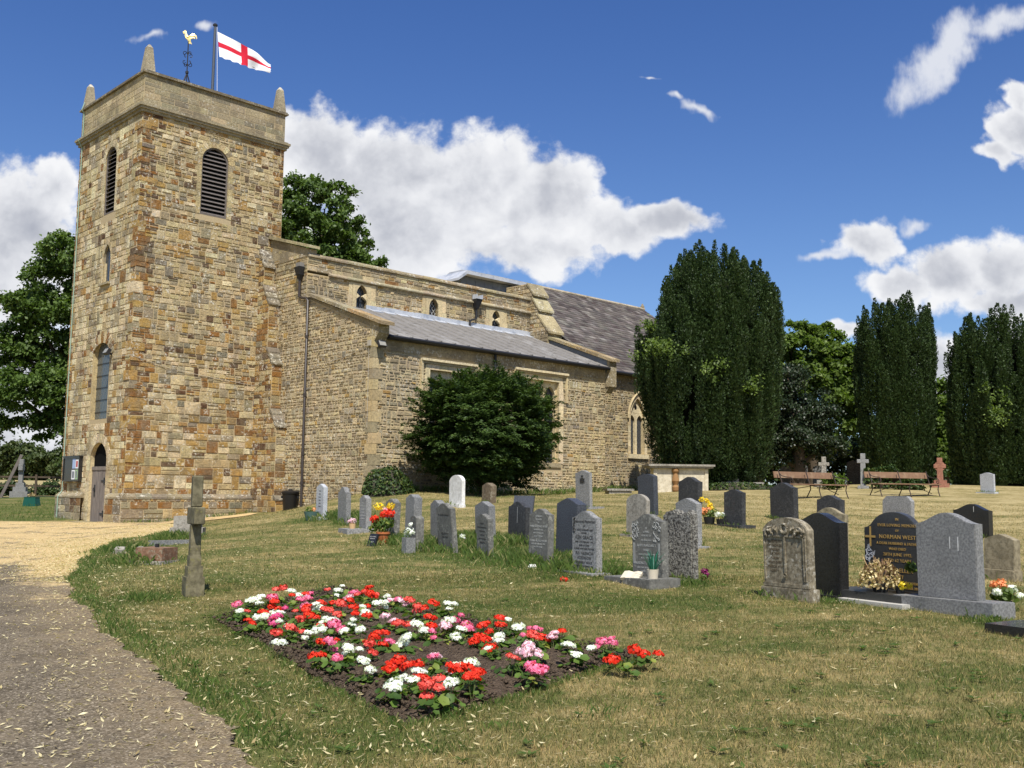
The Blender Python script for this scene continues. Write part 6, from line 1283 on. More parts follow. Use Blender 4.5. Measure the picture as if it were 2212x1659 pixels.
for k, (x, y, s) in enumerate(((-7.55, 19.9, .13), (-7.2, 20.1, .11), (-7.8, 20.3, .09))):
    mb = MB(); X = Matrix.Translation((x, y, gz1(x, y) + s * .35)) @ Matrix.Rotation(k * 1.3, 4, 'Z') @ Matrix.Rotation(.4, 4, 'X'); mb.frust(-s, s, -s * .7, s * .8, -s * .6, s * .5, .7, 0, X=X)
    tag(mb.build('broken_stone', ['limestone']), ('largest', 'middle', 'smallest')[k] + ' of three broken stones in the grass by the drive edge', 'stone', 'broken stones by the drive')
# ------------------------------------------------------------------ bin
p = cw(4.75, -2.35, 0); g = empty('dustbin', (p.x, p.y, gz1(p.x, p.y) - .03), 0, 'black plastic dustbin with lid at the foot of the tower buttress', 'dustbin')
mb = MB(); mb.lathe([(0, 0), (.215, 0), (.225, .04), (.27, .56), (.285, .57), (.285, .60)], 24); 
for s in (-1, 1): mb.box(s * .27 - .03, s * .27 + .03, -.07, .07, .42, .50)
mb.build('body', ['bin_plastic'], g, smooth=True)
mb = MB(); mb.lathe([(.30, .58), (.305, .63), (.27, .66), (.08, .69), (0, .69)], 24); mb.box(-.07, .07, -.02, .02, .69, .73); mb.build('lid', ['bin_plastic'], g, smooth=True)
# ------------------------------------------------------------------ benches
def bench(x, y, rz, L, label):
    g = empty('bench', (x, y, gz1(x, y) - .01), rz, label, 'bench', 'benches under the yews')
    mb = MB(); mb.box(-L / 2, L / 2, -.02, .01, .66, .86, 0, X=Matrix.Translation((0, .18, 0)) @ Matrix.Rotation(-.22, 4, 'X') @ Matrix.Translation((0, .12, 0))); mb.build('backrest', ['bench_wood'], g)
    mb = MB()
    for k in range(3): mb.box(-L / 2, L / 2, -.24 + k * .155, -.24 + k * .155 + .14, .405, .44)
    mb.build('seat', ['bench_wood'], g)
    for i, sx in enumerate((-L / 2 + .1, 0, L / 2 - .1)):
        mb = MB()
        mb.tube([(sx, -.30, -.02), (sx, -.24, .1), (sx, -.19, .25), (sx, -.22, .39)], .017, 6); mb.tube([(sx, .36, -.02), (sx, .26, .12), (sx, .16, .28), (sx, .18, .4), (sx, .26, .6), (sx, .36, .86)], .017, 6); mb.tube([(sx, -.24, .395), (sx, .19, .395)], .015, 6)
        if i != 1: mb.tube([(sx, .32, .76), (sx, .22, .68), (sx, .02, .64), (sx, -.16, .63), (sx, -.25, .56), (sx, -.24, .47), (sx, -.17, .45), (sx, -.13, .50), (sx, -.16, .55), (sx, -.2, .53)], .014, 6)
        mb.build('end_frame' if i != 1 else 'middle_frame', ['bench_iron'], g)
    mb = MB()
    for s in (-1, 1): mb.tube([(s * L / 2 * .92, .1, .12), (s * L * .25, .1, .3), (0, .1, .39)], .012, 5)
    mb.build('brace', ['bench_iron'], g)
bench(9.45, 31.75, math.atan2(.5, .86), 2.55, 'rusty-framed bench with reddish back board, left of the two benches')
bench(12.95, 33.5, math.atan2(.32, .95), 2.5, 'rusty-framed bench with pale brown back board, right of the two benches')
# ------------------------------------------------------------------ tombs
x, y = 6.05, 36.9; g = empty('chest_tomb', (x, y, gz1(x, y)), R(4), 'cream rendered chest tomb with overhanging stone lid and orange stain, near the chancel wall', 'tomb')
mb = MB(); mb.box(-.92, .92, -.42, .42, -.2, .78); mb.build('body', ['render_cream'], g)
mb = MB(); mb.lathe([(.05, -.1), (.11, .0), (.12, .12), (.07, .2), (.13, .34), (.10, .5), (.07, .6), (.12, .68), (.12, .77)], 12, o=(-.2, -.44, 0)); mb.box(-.34, -.06, -.425, -.42, -.1, .77, 1); mb.build('baluster', ['orange_stone', 'sandstone'], g)
for s in (-1, 1): mb = MB(); mb.box(s * .93 - .06, s * .93 + .06, -.45, -.3, -.1, .77); mb.build('corner_post', ['render_cream'], g)
mb = MB(); mb.box(-1.2, 1.2, -.62, .62, .86, .93); mb.box(-1.15, 1.15, -.57, .57, .80, .859); mb.box(-1.03, 1.03, -.5, .5, .781, .799); mb.build('lid', ['limestone'], g)
x, y = 3.75, 35.6; mb = MB(); X = Matrix.Translation((x, y, gz1(x, y))) @ Matrix.Rotation(R(8), 4, 'Z'); mb.box(-.48, .48, -.35, .35, .08, .15, X=X); mb.box(-.4, .4, -.3, .3, -.1, .079, X=X); tag(mb.build('ledger_stone', ['limestone']), 'flat grey ledger stone at the foot of the chancel wall', 'ledger stone')
x, y = 8.5, 38.3; mb = MB(); X = Matrix.Translation((x, y, gz1(x, y))) @ Matrix.Rotation(R(4), 4, 'Z'); mb.box(-.7, .9, -.4, .4, .14, .24, X=X); mb.box(.1, .7, -.35, .35, -.1, .139, X=X); mb.box(-.4, .0, -.2, .2, .242, .36, X=X); tag(mb.build('ledger_tomb', ['limestone']), 'low flat tomb slab overgrown with ivy beside the big yew', 'tomb')
x, y = 4.98, 9.95; mb = MB(); X = Matrix.Translation((x, y, gz1(x, y))) @ Matrix.Rotation(R(-58), 4, 'Z'); mb.box(-.25, .25, -.3, .3, -.1, .10, X=X); tag(mb.build('grave_kerb', ['polished_black']), 'corner of a black grave kerb at the right edge of the lawn', 'grave kerb')
# ------------------------------------------------------------------ pots and flowers
def puff(mb_arr, c, r, n, seed, flat=.8, L=.02):
    q = np.random.default_rng(seed); d = unit(q.normal(0, 1, (n, 3))); C = np.array(c) + d * np.array([r, r, r * flat]) * q.uniform(.5, 1.0, (n, 1)); V, F = leaf_quads(C, unit(np.cross(d, q.normal(0, 1, (n, 3)))), d + q.normal(0, .4, (n, 3)), q.uniform(.7, 1.4, n) * L, q.uniform(.6, 1.2, n) * L); return V, F, q.random(n)
def puffs(name, lst, mat, parent, L=.022, flat=.8):
    Vs, Fs, As, b = [], [], [], 0
    for k, (c, r, n) in enumerate(lst): V, F, A = puff(None, c, r, n, 31 * k + int(abs(c[0]) * 100), flat, L); Vs.append(V); Fs.append(F + b); As.append(A); b += len(V)
    return np_obj(name, np.concatenate(Vs), np.concatenate(Fs), mat, parent, {'r': (np.concatenate(As), 'FACE')})
def pot(name, x, y, label, cat, prof, mat, dz=0.0): 
    g = empty(name, (x, y, gz1(x, y) + dz), 0, label, cat); mb = MB(); mb.lathe(prof, 20); mb.build('pot', [mat], g, smooth=True); return g
g = pot('flower_pot', -2.42, 19.55, 'terracotta pot of red and yellow geraniums in front of the brownish grey headstone', 'flower pot', [(0, .01), (.085, .01), (.12, .2), (.135, .2), (.135, .24), (.115, .24), (.11, .2), (0, .2)], 'terracotta')
puffs('leaves', [((.0, 0, .36), .19, 220), ((-.1, .02, .44), .13, 80), ((.1, -.03, .42), .14, 100), ((-.2, 0, .30), .1, 60)], 'geranium_leaves', g, .05)
puffs('red_flowers', [((.02, -.06, .58), .10, 90), ((.13, -.02, .58), .10, 90), ((-.17, -.05, .48), .10, 90), ((.06, .05, .63), .08, 50)], 'petal_red', g, .042); puffs('yellow_flowers', [((-.10, .03, .72), .10, 80), ((.13, .03, .72), .10, 80)], 'petal_yellow', g, .042); puffs('pink_flowers', [((.02, 0, .66), .05, 40)], 'petal_blush', g, .03)
g = empty('memorial_plaque', (-2.62, 19.35, gz1(-2.62, 19.35)), 0, 'small dark plaque leaning beside the terracotta pot', 'plaque', rot=(R(-22), 0, R(-42))); mb = MB(); mb.box(-.11, .11, -.02, .02, -.02, .24); mb.build('plate', ['polished_black'], g); text_mesh([('IN LOVING', .032, .17), ('MEMORY', .032, .13), ('DAD', .05, .06)], .18, 'letter_pale', g, -.0215)
g = empty('flower_vase', (-1.80, 18.2, gz1(-1.80, 18.2)), R(-58), 'square dark stone vase of white and cream flowers in front of the smallest headstone', 'vase'); mb = MB(); mb.box(-.09, .09, -.09, .09, -.05, .27); mb.build('vase', ['granite_mid'], g)
puffs('flowers', [((0, 0, .38), .1, 110), ((-.07, 0, .32), .07, 50), ((.07, .02, .36), .07, 60), ((.06, 0, .50), .05, 30)], 'petal_white', g, .03); puffs('leaves', [((0, 0, .36), .11, 90)], 'geranium_leaves', g, .035)
x, y, w, t, h, rz = ST['h3']; X = Matrix.Translation((x, y, 0)) @ Matrix.Rotation(R(rz), 4, 'Z'); p = X @ Vector((.02, -.30, 0))
g = pot('flower_pot', p.x, p.y, 'small tan pot of pink and white flowers on a grave plinth', 'flower pot', [(0, 0), (.06, 0), (.075, .12), (0, .12)], 'pot_tan', .075); puffs('flowers', [((0, 0, .18), .085, 110), ((-.06, 0, .17), .05, 40)], 'petal_blush', g, .03); puffs('leaves', [((0, 0, .14), .08, 40)], 'geranium_leaves', g, .03)
g = pot('flower_pot', -4.93, 25.35, 'green bowl of orange flowers at the foot of the speckled pale headstone', 'flower pot', [(0, 0), (.13, 0), (.19, .22), (.175, .22), (.165, .18), (0, .18)], 'pot_green'); puffs('flowers', [((.06, -.02, .27), .07, 70)], 'petal_orange', g, .03); puffs('leaves', [((-.05, 0, .25), .13, 90)], 'geranium_leaves', g, .045)
g = pot('flower_pot', 1.86, 13.40, 'cream woven pot of green artificial reeds on the base of the leaf-carved headstone', 'flower pot', [(0, 0), (.062, 0), (.080, .15), (.074, .15), (.07, .12), (0, .12)], 'pot_cream', .085)
mb = MB(); rnd = random.Random(3)
for k in range(34):
    a = rnd.uniform(0, 6.28); l = rnd.uniform(.08, .24) ; hh = rnd.uniform(.16, .30); w_ = .007
    p0 = Vector((.03 * math.cos(a), .03 * math.sin(a), .12)); p1 = Vector((l * .55 * math.cos(a), l * .55 * math.sin(a), .12 + hh * .72)); p2 = Vector((l * math.cos(a), l * math.sin(a), .12 + hh)); s = Vector((-math.sin(a), math.cos(a), 0)) * w_
    mb.add([p0 - s, p0 + s, p1 + s * .9, p2, p1 - s * .9], [(0, 1, 2, 4), (4, 2, 3)])
mb.build('reeds', ['reed_leaves'], g, fix=False)
g = empty('memorial_book', (1.62, 13.66, gz1(1.62, 13.66) + .09), 0, 'small cream stone book propped on the base beside the reed pot', 'memorial book', rot=(R(28), 0, R(-30)))
mb = MB(); mb.prism([(-.13, .0), (0, -.012), (.13, 0), (.13, .035), (.065, .045), (0, .028), (-.065, .045), (-.13, .035)], lambda a, b: Vector((a, -.085, b)), lambda a, b: Vector((a, .085, b))); mb.build('pages', ['pot_cream'], g); mb = MB(); mb.box(-.11, .11, .03, .08, -.05, -.013); mb.build('rest', ['slate_dark'], g)
g = pot('flower_pot', 4.35, 22.4, 'dark pot of yellow and orange-red flowers left of the wide-based dark headstone', 'flower pot', [(0, 0), (.1, 0), (.13, .16), (0, .16)], 'pot_black')
puffs('yellow_flowers', [((-.16, 0, .54), .075, 45), ((-.04, .02, .51), .065, 40), ((.02, 0, .42), .07, 45), ((.05, -.02, .35), .055, 30)], 'petal_yellow', g, .045); puffs('red_flowers', [((-.14, -.03, .28), .11, 100), ((-.02, 0, .32), .09, 70)], 'petal_orange', g, .042); puffs('leaves', [((0, 0, .22), .15, 130), ((.1, 0, .28), .1, 60)], 'geranium_leaves', g, .045)
g = pot('flower_pot', 4.62, 22.2, 'black trough of white flowers touching the wide-based dark headstone', 'flower pot', [(0, 0), (.14, 0), (.16, .14), (0, .14)], 'pot_black'); puffs('white_flowers', [((-.12, 0, .25), .08, 60), ((.02, .02, .24), .08, 60), ((.14, 0, .34), .08, 60), ((.17, -.03, .1), .07, 50)], 'petal_white', g, .042); puffs('leaves', [((0, 0, .16), .15, 90)], 'geranium_leaves', g, .04)
x, y = 5.42, 11.33; g = pot('bouquet_vase', x, y, 'bouquet of white and orange roses beside the large grey granite headstone', 'bouquet', [(0, 0), (.08, 0), (.09, .06), (0, .06)], 'pot_black', .16 - .1); 
puffs('white_roses', [((-.10, -.08, .16), .05, 60), ((.08, -.05, .19), .055, 70), ((.17, -.02, .12), .045, 50)], 'petal_white', g, .04); puffs('orange_roses', [((-.10, 0, .24), .05, 50), ((.0, .02, .26), .05, 50), ((-.02, -.05, .22), .04, 40)], 'petal_orange', g, .035); puffs('leaves', [((0, -.02, .12), .14, 130)], 'light_leaves', g, .06)
x, y, w, t, h, rz = ST['h31']; X = Matrix.Translation((x, y, 0)) @ Matrix.Rotation(R(rz), 4, 'Z'); p = X @ Vector((.10, -.42, 0)); g = pot('dried_flowers', p.x, p.y, 'big sprawling bunch of dried cream flowers on the base of the black gold-lettered headstone', 'dried flowers', [(0, 0), (.08, 0), (.1, .1), (0, .1)], 'pot_black', .13)
Vs, Fs, As = [], [], []; q = np.random.default_rng(5); b = 0; n = 820
d = unit(q.normal(0, 1, (n, 3)) * np.array([1.1, .8, .9])); d[:, 2] = np.abs(d[:, 2]) * 1.0 - .22; rad = q.uniform(.55, 1.0, n) ** .6
C = d * np.array([.27, .21, .34]) * rad[:, None] + np.array([0, 0, .12]); V, F = leaf_quads(C, q.normal(0, 1, (n, 3)), d + q.normal(0, .6, (n, 3)), q.uniform(.025, .06, n), q.uniform(.018, .042, n))
np_obj('blooms', V, F, 'dried_flowers', g, {'r': (np.clip(q.random(n) * 1.0 + (C[:, 2] < .2) * .25, 0, 1), 'FACE')})
mb = MB(); rnd = random.Random(6)
for k in range(26): a = rnd.uniform(0, 6.28); l = rnd.uniform(.05, .24); mb.tube([(0.02 * math.cos(a), .02 * math.sin(a), .05), (l * .5 * math.cos(a), l * .4 * math.sin(a), .2), (l * math.cos(a), l * .8 * math.sin(a), rnd.uniform(.15, .42))], .003, 4)
mb.build('stems', ['pot_tan'], g)
p = X @ Vector((.33, -.36, 0)); g = pot('flower_pot', p.x, p.y, 'small black pot of pale yellow flowers at the corner of the black headstone base', 'flower pot', [(0, 0), (.045, 0), (.055, .09), (0, .09)], 'pot_black', .13); puffs('flowers', [((.02, -.05, .10), .06, 45), ((.1, -.03, .10), .04, 25)], 'petal_yellow', g, .035); puffs('leaves', [((.14, .02, .3), .06, 16)], 'light_leaves', g, .09)
for nm, x, y, col, lab, cat, z in (('flowers', -.92, 19.7, 'white', 'small spray of white flowers between the tall leaning headstone and its neighbour', 'flowers', .14), ('flowers', 2.60, 13.75, 'purple', 'dark purple silk flower at the right foot of the rough hewn headstone', 'flowers', .16), ('flowers', .73, 13.97, 'red', 'small red silk flower lying on the lawn in front of the pale inscribed headstone', 'flowers', .02)):
    g = empty(nm, (x, y, gz1(x, y)), 0, lab, cat); puffs('blooms', [((0, 0, z), .055, 60), ((.02, 0, z - .04 if z > .05 else z), .05, 30)], 'petal_' + col, g, .03); puffs('leaves', [((0, 0, z * .5), .05, 25)], 'geranium_leaves', g, .03)
mb = MB(); x, y = .34, 15.75; X = Matrix.Translation((x, y, gz1(x, y))); mb.frust(-.07, .07, -.05, .05, 0, .05, .7, X=X); tag(mb.build('grave_marker', ['marble_white']), 'little white stone marker in the grass before the olive grey headstone', 'marker')
x, y = -20.6, 44.0; g = empty('grave_planter', (x, y, gz1(x, y) + .1), R(-8), 'dark green box planter with cream flowers on the grass left of the tower', 'planter'); mb = MB(); mb.frust(-.32, .32, -.2, .2, -.2, .24, .8); mb.box(-.27, .27, -.17, .17, .241, .27); mb.build('box', ['green_metal'], g); puffs('flowers', [((-.12, 0, .34), .1, 60), ((.1, 0, .34), .1, 60), ((0, 0, .38), .1, 50)], 'dried_flowers', g, .045)
x, y = -17.9, 47; mb = MB(); X = Matrix.Translation((x, y, gz1(x, y))); mb.prism([(-.18, -.1), (.18, -.1), (.18, .22), (0, .34), (-.18, .22)], lambda a, b: X @ Vector((a, -.06, b)), lambda a, b: X @ Vector((a, .06, b))); tag(mb.build('grave_marker', ['limestone']), 'tiny pointed gravestone in the grass beside the far left hedge', 'headstone')
# ------------------------------------------------------------------ trees
def build_leaves(name, C, D, N, L, Wd, r, mat, parent):
    V, F = leaf_quads(C, D, N, L, Wd); return np_obj(name, V, F, mat, parent, {'r': (np.clip(r, 0, 1), 'FACE')})
def trunk(parent, pts, rad, mat='bark', limbs=()):
    mb = MB(); mb.tube(pts, rad, 9)
    for lp, lr in limbs: mb.tube(lp, lr, 6)
    return mb.build('trunk', [mat], parent, smooth=True)
def broadleaf(x, y, label, blobs, n, leaf, mat, seed, zb=None, clump=.7, group=None, name='tree', cat='tree', tr=True, trad=.35):
    """blobs: (dx,dy,z,rx,ry,rz) masses; leaf clumps gather toward their outer surface"""
    q = np.random.default_rng(seed); z0 = gz1(x, y) if zb is None else zb
    g = empty(name, (x, y, z0), 0, label, cat, group)
    vol = np.array([b[3] * b[4] * b[5] for b in blobs]) ** .67; vol /= vol.sum(); Cs, Ns, Rs = [], [], []
    for b, v in zip(blobs, vol):
        m = max(5, int(2.0 * n * v / 130)); d = unit(q.normal(0, 1, (m, 3))); rad = q.uniform(.3, 1.03, (m, 1)) ** .8; cc = np.array(b[:3]) + d * np.array(b[3:]) * rad
        for c, dd in zip(cc, d):
            k = int(q.uniform(80, 180)); s = clump * q.uniform(.55, 1.2); p = q.normal(0, .42, (k, 3)) * np.array([s, s, s * .55]); C = c + p
            C[:, 2] -= .25 * (p[:, 0] ** 2 + p[:, 1] ** 2) / s
            Cs.append(C); Ns.append(np.tile(dd * .5 + np.array([0, 0, .75]), (k, 1)) + q.normal(0, .45, (k, 3))); Rs.append(q.random(k) * .75 + q.uniform(0, .3) * np.ones(k))
    C = np.concatenate(Cs); N = np.concatenate(Ns); r = np.concatenate(Rs); m = len(C)
    build_leaves('crown', C, q.normal(0, 1, (m, 3)) + np.array([0, 0, -.5]), N, q.uniform(.85, 1.45, m) * leaf, q.uniform(.7, 1.05, m) * leaf, r, mat, g)
    if tr:
        top = max(b[2] for b in blobs); limbs = []
        for b in blobs[:9]: limbs.append(([(0, 0, min(b[2] * .45, top * .4)), (b[0] * .5, b[1] * .5, b[2] * .7), (b[0] * .95, b[1] * .95, b[2])], [trad * .5, trad * .3, trad * .12]))
        trunk(g, [(0, 0, -.2), (.05, 0, top * .3), (0, .05, top * .75)], [trad, trad * .8, trad * .3], 'bark', limbs)
    return g
def rblobs(q, n, cx, cz, R_, Hh, r): 
    out = []
    for k in range(n):
        a = q.uniform(0, 6.28); t = q.uniform(-1, 1); w = math.sqrt(max(0, 1 - t * t)) * q.uniform(.35, .85); s = r * q.uniform(.7, 1.25)
        out.append((cx + R_ * w * math.cos(a), R_ * w * math.sin(a), cz + Hh * t * .85, s, s, s * .8))
    return out
q0 = random.Random(5)
# lime behind the tower, left
bl = [(.3, 0, 12.3, 1.7, 1.7, 1.3), (-.2, .5, 10.6, 2.1, 2, 1.3), (-1.6, 0, 9.4, 1.6, 1.8, 1.0), (.8, 0, 9.0, 2.2, 2.2, 1.3), (-2.2, 0, 7.6, 1.7, 1.7, 1.1), (0, .5, 7.2, 2.4, 2.2, 1.3), (-3.2, 0, 5.8, 1.6, 1.7, 1.1), (-1, -.5, 5.4, 2.0, 2, 1.2), (1.2, 0, 5.4, 2.1, 2, 1.4), (-3.0, 0, 4.2, 1.4, 1.4, .9), (-.3, .2, 3.6, 1.4, 1.3, .8), (1.6, 0, 3.2, 1.3, 1.2, .9), (-4.2, .3, 3.2, 1.2, 1.2, .8), (2.8, 0, 8, 2, 2, 2), (3, 0, 11, 1.8, 1.8, 1.6), (1.3, -.2, 2.2, .7, .7, .7), (-4.6, 0, 6.9, 1.0, 1.0, .8)]
bl = [(b_[0] - 1.9, *b_[1:]) for b_ in bl]
broadleaf(-21.1, 51, 'leafy lime tree behind the left side of the tower, branches hanging low', bl, 36000, .17, 'lime_leaves', 3, clump=.62, group='lime trees')
bl = [(1.0, 0, 17.2, 2.2, 2, 1.7), (-.6, 0, 17.4, 2.0, 2, 1.6), (2.4, 0, 15.6, 1.9, 2, 1.6), (.4, -.5, 15.2, 2.6, 2.2, 1.9), (-2.2, 0, 15.8, 2.0, 2, 1.8), (3.4, 0, 13.6, 1.5, 1.6, 1.3), (1.6, -.6, 13.4, 2.3, 2, 1.7), (-.8, 0, 12.8, 2.4, 2.2, 1.9), (4.3, 0, 12.4, 1.0, 1.1, .7), (3.2, 0, 11.8, 1.5, 1.5, 1.1), (-3, 0, 12, 2, 2, 2), (0, 0, 10.4, 2.6, 2.4, 1.6), (3.0, .5, 10, 1.8, 1.8, 1.4), (-1.5, 0, 14.2, 2.4, 2.2, 2.0), (2.2, -.4, 11.2, 2.0, 2, 1.5), (-3.2, 0, 16.4, 1.8, 1.8, 1.6), (0.2, 0, 18.4, 1.4, 1.4, .9), (4.2, 0, 10.8, 1.2, 1.2, .9)]
broadleaf(-12.4, 60, 'rounded lime tree rising behind the nave roof beside the tower', bl, 32000, .2, 'lime_leaves', 4, clump=.62, group='lime trees')
# sycamore and holly between the yews
qn = np.random.default_rng(12)
bl = [(-1.2, 0, 7.4, 1.3, 1.4, .9), (0.3, 0, 7.2, 1.2, 1.3, .8), (-2.2, 0, 6.2, 1.2, 1.3, .9), (-.4, -.4, 6.0, 1.5, 1.4, 1.0), (1.6, 0, 6.0, 1.3, 1.3, .9), (2.2, .2, 5.0, 1.1, 1.1, .8), (.6, -.5, 4.8, 1.4, 1.3, .9), (-1.5, -.3, 4.6, 1.4, 1.3, .9), (1.9, 0, 3.6, 1.0, 1.0, .7), (-.2, 0, 3.4, 1.5, 1.3, .8), (-2.4, 0, 8.0, .8, .8, .6), (-2.8, 0, 7.0, 1.1, 1.1, 1.0), (-.6, .3, 8.3, 1.0, 1, .7), (1.0, 0, 8.0, .9, .9, .7), (2.3, 0, 6.9, 1.0, 1, .8), (.4, 0, 6.2, 1.6, 1.4, 1.2), (2.4, 0, 4.2, 1.1, 1.1, 1.0), (0, 0, 2.4, 1.8, 1.2, 1.0)]
broadleaf(15.9, 53.5, 'light green sycamore between the big yew and the flat-topped yew', bl, 26000, .19, 'light_leaves', 6, clump=.5)
bl = [(0, 0, 2.2, 1.5, 1.4, 1.2), (-.9, 0, 3.6, 1.2, 1.2, 1.2), (.8, .2, 3.4, 1.2, 1.2, 1.1), (1.3, 0, 1.9, 1.0, 1.0, .9), (-.4, 0, 4.9, .9, .9, .9), (-1.2, 0, 1.8, 1.1, 1.1, .9)]
broadleaf(12.9, 45.8, 'dark glossy holly tree beside the right flank of the big yew', bl, 15000, .1, 'holly_leaves', 7, clump=.5)
bl = [(0, 0, 3.5, .9, .9, 1.3), (-.3, 0, 2.2, 1.0, 1, 1.0), (.3, 0, 4.9, .7, .7, .9), (.2, 0, 1.2, 1.0, 1, .8)]
broadleaf(22.0, 52, 'thin yellow-green tree in the gap between the flat-topped yew and the right-hand yew', bl, 6000, .17, 'light_leaves', 8, clump=.5)
# shrubs closing the view under the trees
for k, (x, y, s, hh) in enumerate(((12.0, 54, 2.5, 3.6), (15.2, 58, 2.9, 3.8), (18.6, 57, 2.7, 3.4), (21.5, 56, 2.5, 3.4), (24.6, 54, 2.7, 3.6), (27.8, 53, 2.7, 4.2), (19.5, 49.5, 1.2, 1.0), (25.3, 47.5, 1.5, 1.3))):
    bl = [(0, 0, hh * .5, s, s * .6, hh * .5), (s * .5, 0, hh * .6, s * .7, s * .5, hh * .45), (-s * .6, 0, hh * .55, s * .7, s * .5, hh * .5)]
    broadleaf(x, y, ('first', 'second', 'third', 'fourth', 'fifth', 'sixth', 'small lowest', 'small rightmost')[k] + ' dark shrub' + (' from the left in the row' if k < 6 else '') + ' in the shade beneath the yews', bl, 6500, .16, 'holly_leaves' if k % 2 else 'yew_leaves', 40 + k, clump=.55, group='shrubs under the trees', name='shrub', cat='shrub', tr=True, trad=.08)
# Irish yews: bundles of upright plumes round an added core painted dark as shade
def yew(x, y, label, prof, n, seed, tops=(), depth=1.0, tilt=.10, base=0.0, extra=None, leafL=.085, plume=(.13, .24), cx=0.0):
    """prof: (z, left, right) half-width profile in metres about the axis"""
    q = np.random.default_rng(seed); g = empty('yew_tree', (x, y, gz1(x, y)), 0, label, 'tree', 'yew trees'); pz = np.array([p[0] for p in prof]); pl = np.array([p[1] for p in prof]); pr = np.array([p[2] for p in prof]); zt = pz.max()
    Cs, Ds, Ns, Rs = [], [], [], []
    def one(c, ax, Lp, rp, tip):
        k = int(360 * Lp * (rp / .22)); s = q.random(k); a = q.uniform(0, 6.28, k); prof_ = rp * np.sin(np.pi * np.clip(.16 + .82 * s, 0, 1)) ** .6 * q.uniform(.72, 1.06, k)
        prof_ *= 1 + .22 * np.sin(s * Lp * 21 + a * 2 + c[2] * 5)
        e1 = unit(np.cross(ax, [[.3, .8, .1]]))[0]; e2 = np.cross(ax, e1); out = e1 * np.cos(a)[:, None] + e2 * np.sin(a)[:, None]
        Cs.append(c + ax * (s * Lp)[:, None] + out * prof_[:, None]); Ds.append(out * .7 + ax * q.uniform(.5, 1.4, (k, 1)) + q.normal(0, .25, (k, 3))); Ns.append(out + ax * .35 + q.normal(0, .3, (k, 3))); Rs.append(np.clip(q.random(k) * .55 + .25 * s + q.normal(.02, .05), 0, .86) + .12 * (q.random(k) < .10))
    cnt = 0
    while cnt < n:
        z = q.uniform(pz.min(), zt); L_ = np.interp(z, pz, pl); R__ = np.interp(z, pz, pr)
        a = q.uniform(0, 6.28); ca, sa = math.cos(a), math.sin(a); hw = (R__ - L_) / 2; mid = (R__ + L_) / 2
        if sa > .25 and q.random() < .75: continue
        rr_ = q.uniform(.80, 1.0); Lp0 = q.uniform(.9, 2.1); c = np.array([mid + hw * ca * rr_, hw * depth * sa * rr_, max(z - .62 * Lp0, pz.min() - .1)]); ax = unit(np.array([[ca * tilt * q.uniform(.3, 1.6), sa * tilt * q.uniform(.3, 1.6), 1.0]]))[0]; Lp = Lp0; one(c, ax, Lp, q.uniform(*plume), True); cnt += 1
    for (tx, ty, tz, tl) in tops: one(np.array([tx, ty, tz - tl - .9]), np.array([0, 0, 1.0]), tl + .9, q.uniform(.12, .19), True)
    # added core, coloured near black for the shade inside the crown
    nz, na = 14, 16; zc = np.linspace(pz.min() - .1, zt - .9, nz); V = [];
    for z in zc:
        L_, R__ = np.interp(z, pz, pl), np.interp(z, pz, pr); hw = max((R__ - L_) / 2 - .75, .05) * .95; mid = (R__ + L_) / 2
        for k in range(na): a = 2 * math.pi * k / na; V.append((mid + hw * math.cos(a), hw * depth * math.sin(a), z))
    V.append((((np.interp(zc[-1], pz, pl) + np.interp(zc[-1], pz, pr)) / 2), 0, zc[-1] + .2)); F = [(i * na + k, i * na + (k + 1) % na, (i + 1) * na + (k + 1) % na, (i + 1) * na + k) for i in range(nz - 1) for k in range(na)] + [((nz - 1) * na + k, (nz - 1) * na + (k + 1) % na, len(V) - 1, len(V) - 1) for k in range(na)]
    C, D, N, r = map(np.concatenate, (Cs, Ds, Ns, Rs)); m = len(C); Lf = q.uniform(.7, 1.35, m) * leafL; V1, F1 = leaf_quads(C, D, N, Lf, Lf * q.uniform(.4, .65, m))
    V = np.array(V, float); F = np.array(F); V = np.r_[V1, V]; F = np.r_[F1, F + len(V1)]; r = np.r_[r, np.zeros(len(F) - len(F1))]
    np_obj('crown', V, F, ['yew_leaves', 'crown_shade'], g, {'r': (r, 'FACE')}, (np.arange(len(F)) >= len(F1)).astype(int))
    trunk(g, [(cx, 0, -.2), (cx, 0, .8), ((pl.min() + pr.max()) / 2 * .3, 0, zt * .5)], [.4, .33, .2], 'bark')
    return g
def Zp(yd, Y, xd=1500): return (1065 + .0115 * (xd - 1106) - yd) / 2194 * Y * 1.0 + CAMZ
def prof_px(rowsd, Y, x): return [(Zp(yd, Y, (l + r) / 2), (l - 1106) / 2194 * Y - x, (r - 1106) / 2194 * Y - x) for yd, l, r in rowsd]
def mk(x, Y, rowsd): zb = gz1(x, Y); return sorted([(z - zb, l, r) for z, l, r in prof_px(rowsd, Y, x)])
YX, YY = 7.75, 39.3
pr1 = mk(YX, YY, [(1042, 1500, 1600), (1015, 1470, 1632), (960, 1425, 1655), (900, 1405, 1672), (840, 1392, 1680), (780, 1385, 1682), (740, 1388, 1686), (715, 1420, 1686), (670, 1434, 1684), (630, 1444, 1676), (605, 1456, 1655), (585, 1478, 1600), (560, 1498, 1582)])
def tops_px(lst, Y, x): zb = gz1(x, Y); return [((xd - 1106) / 2194 * Y - x, dy, Zp(yd, Y, xd) - zb, tl) for xd, yd, tl, dy in lst]
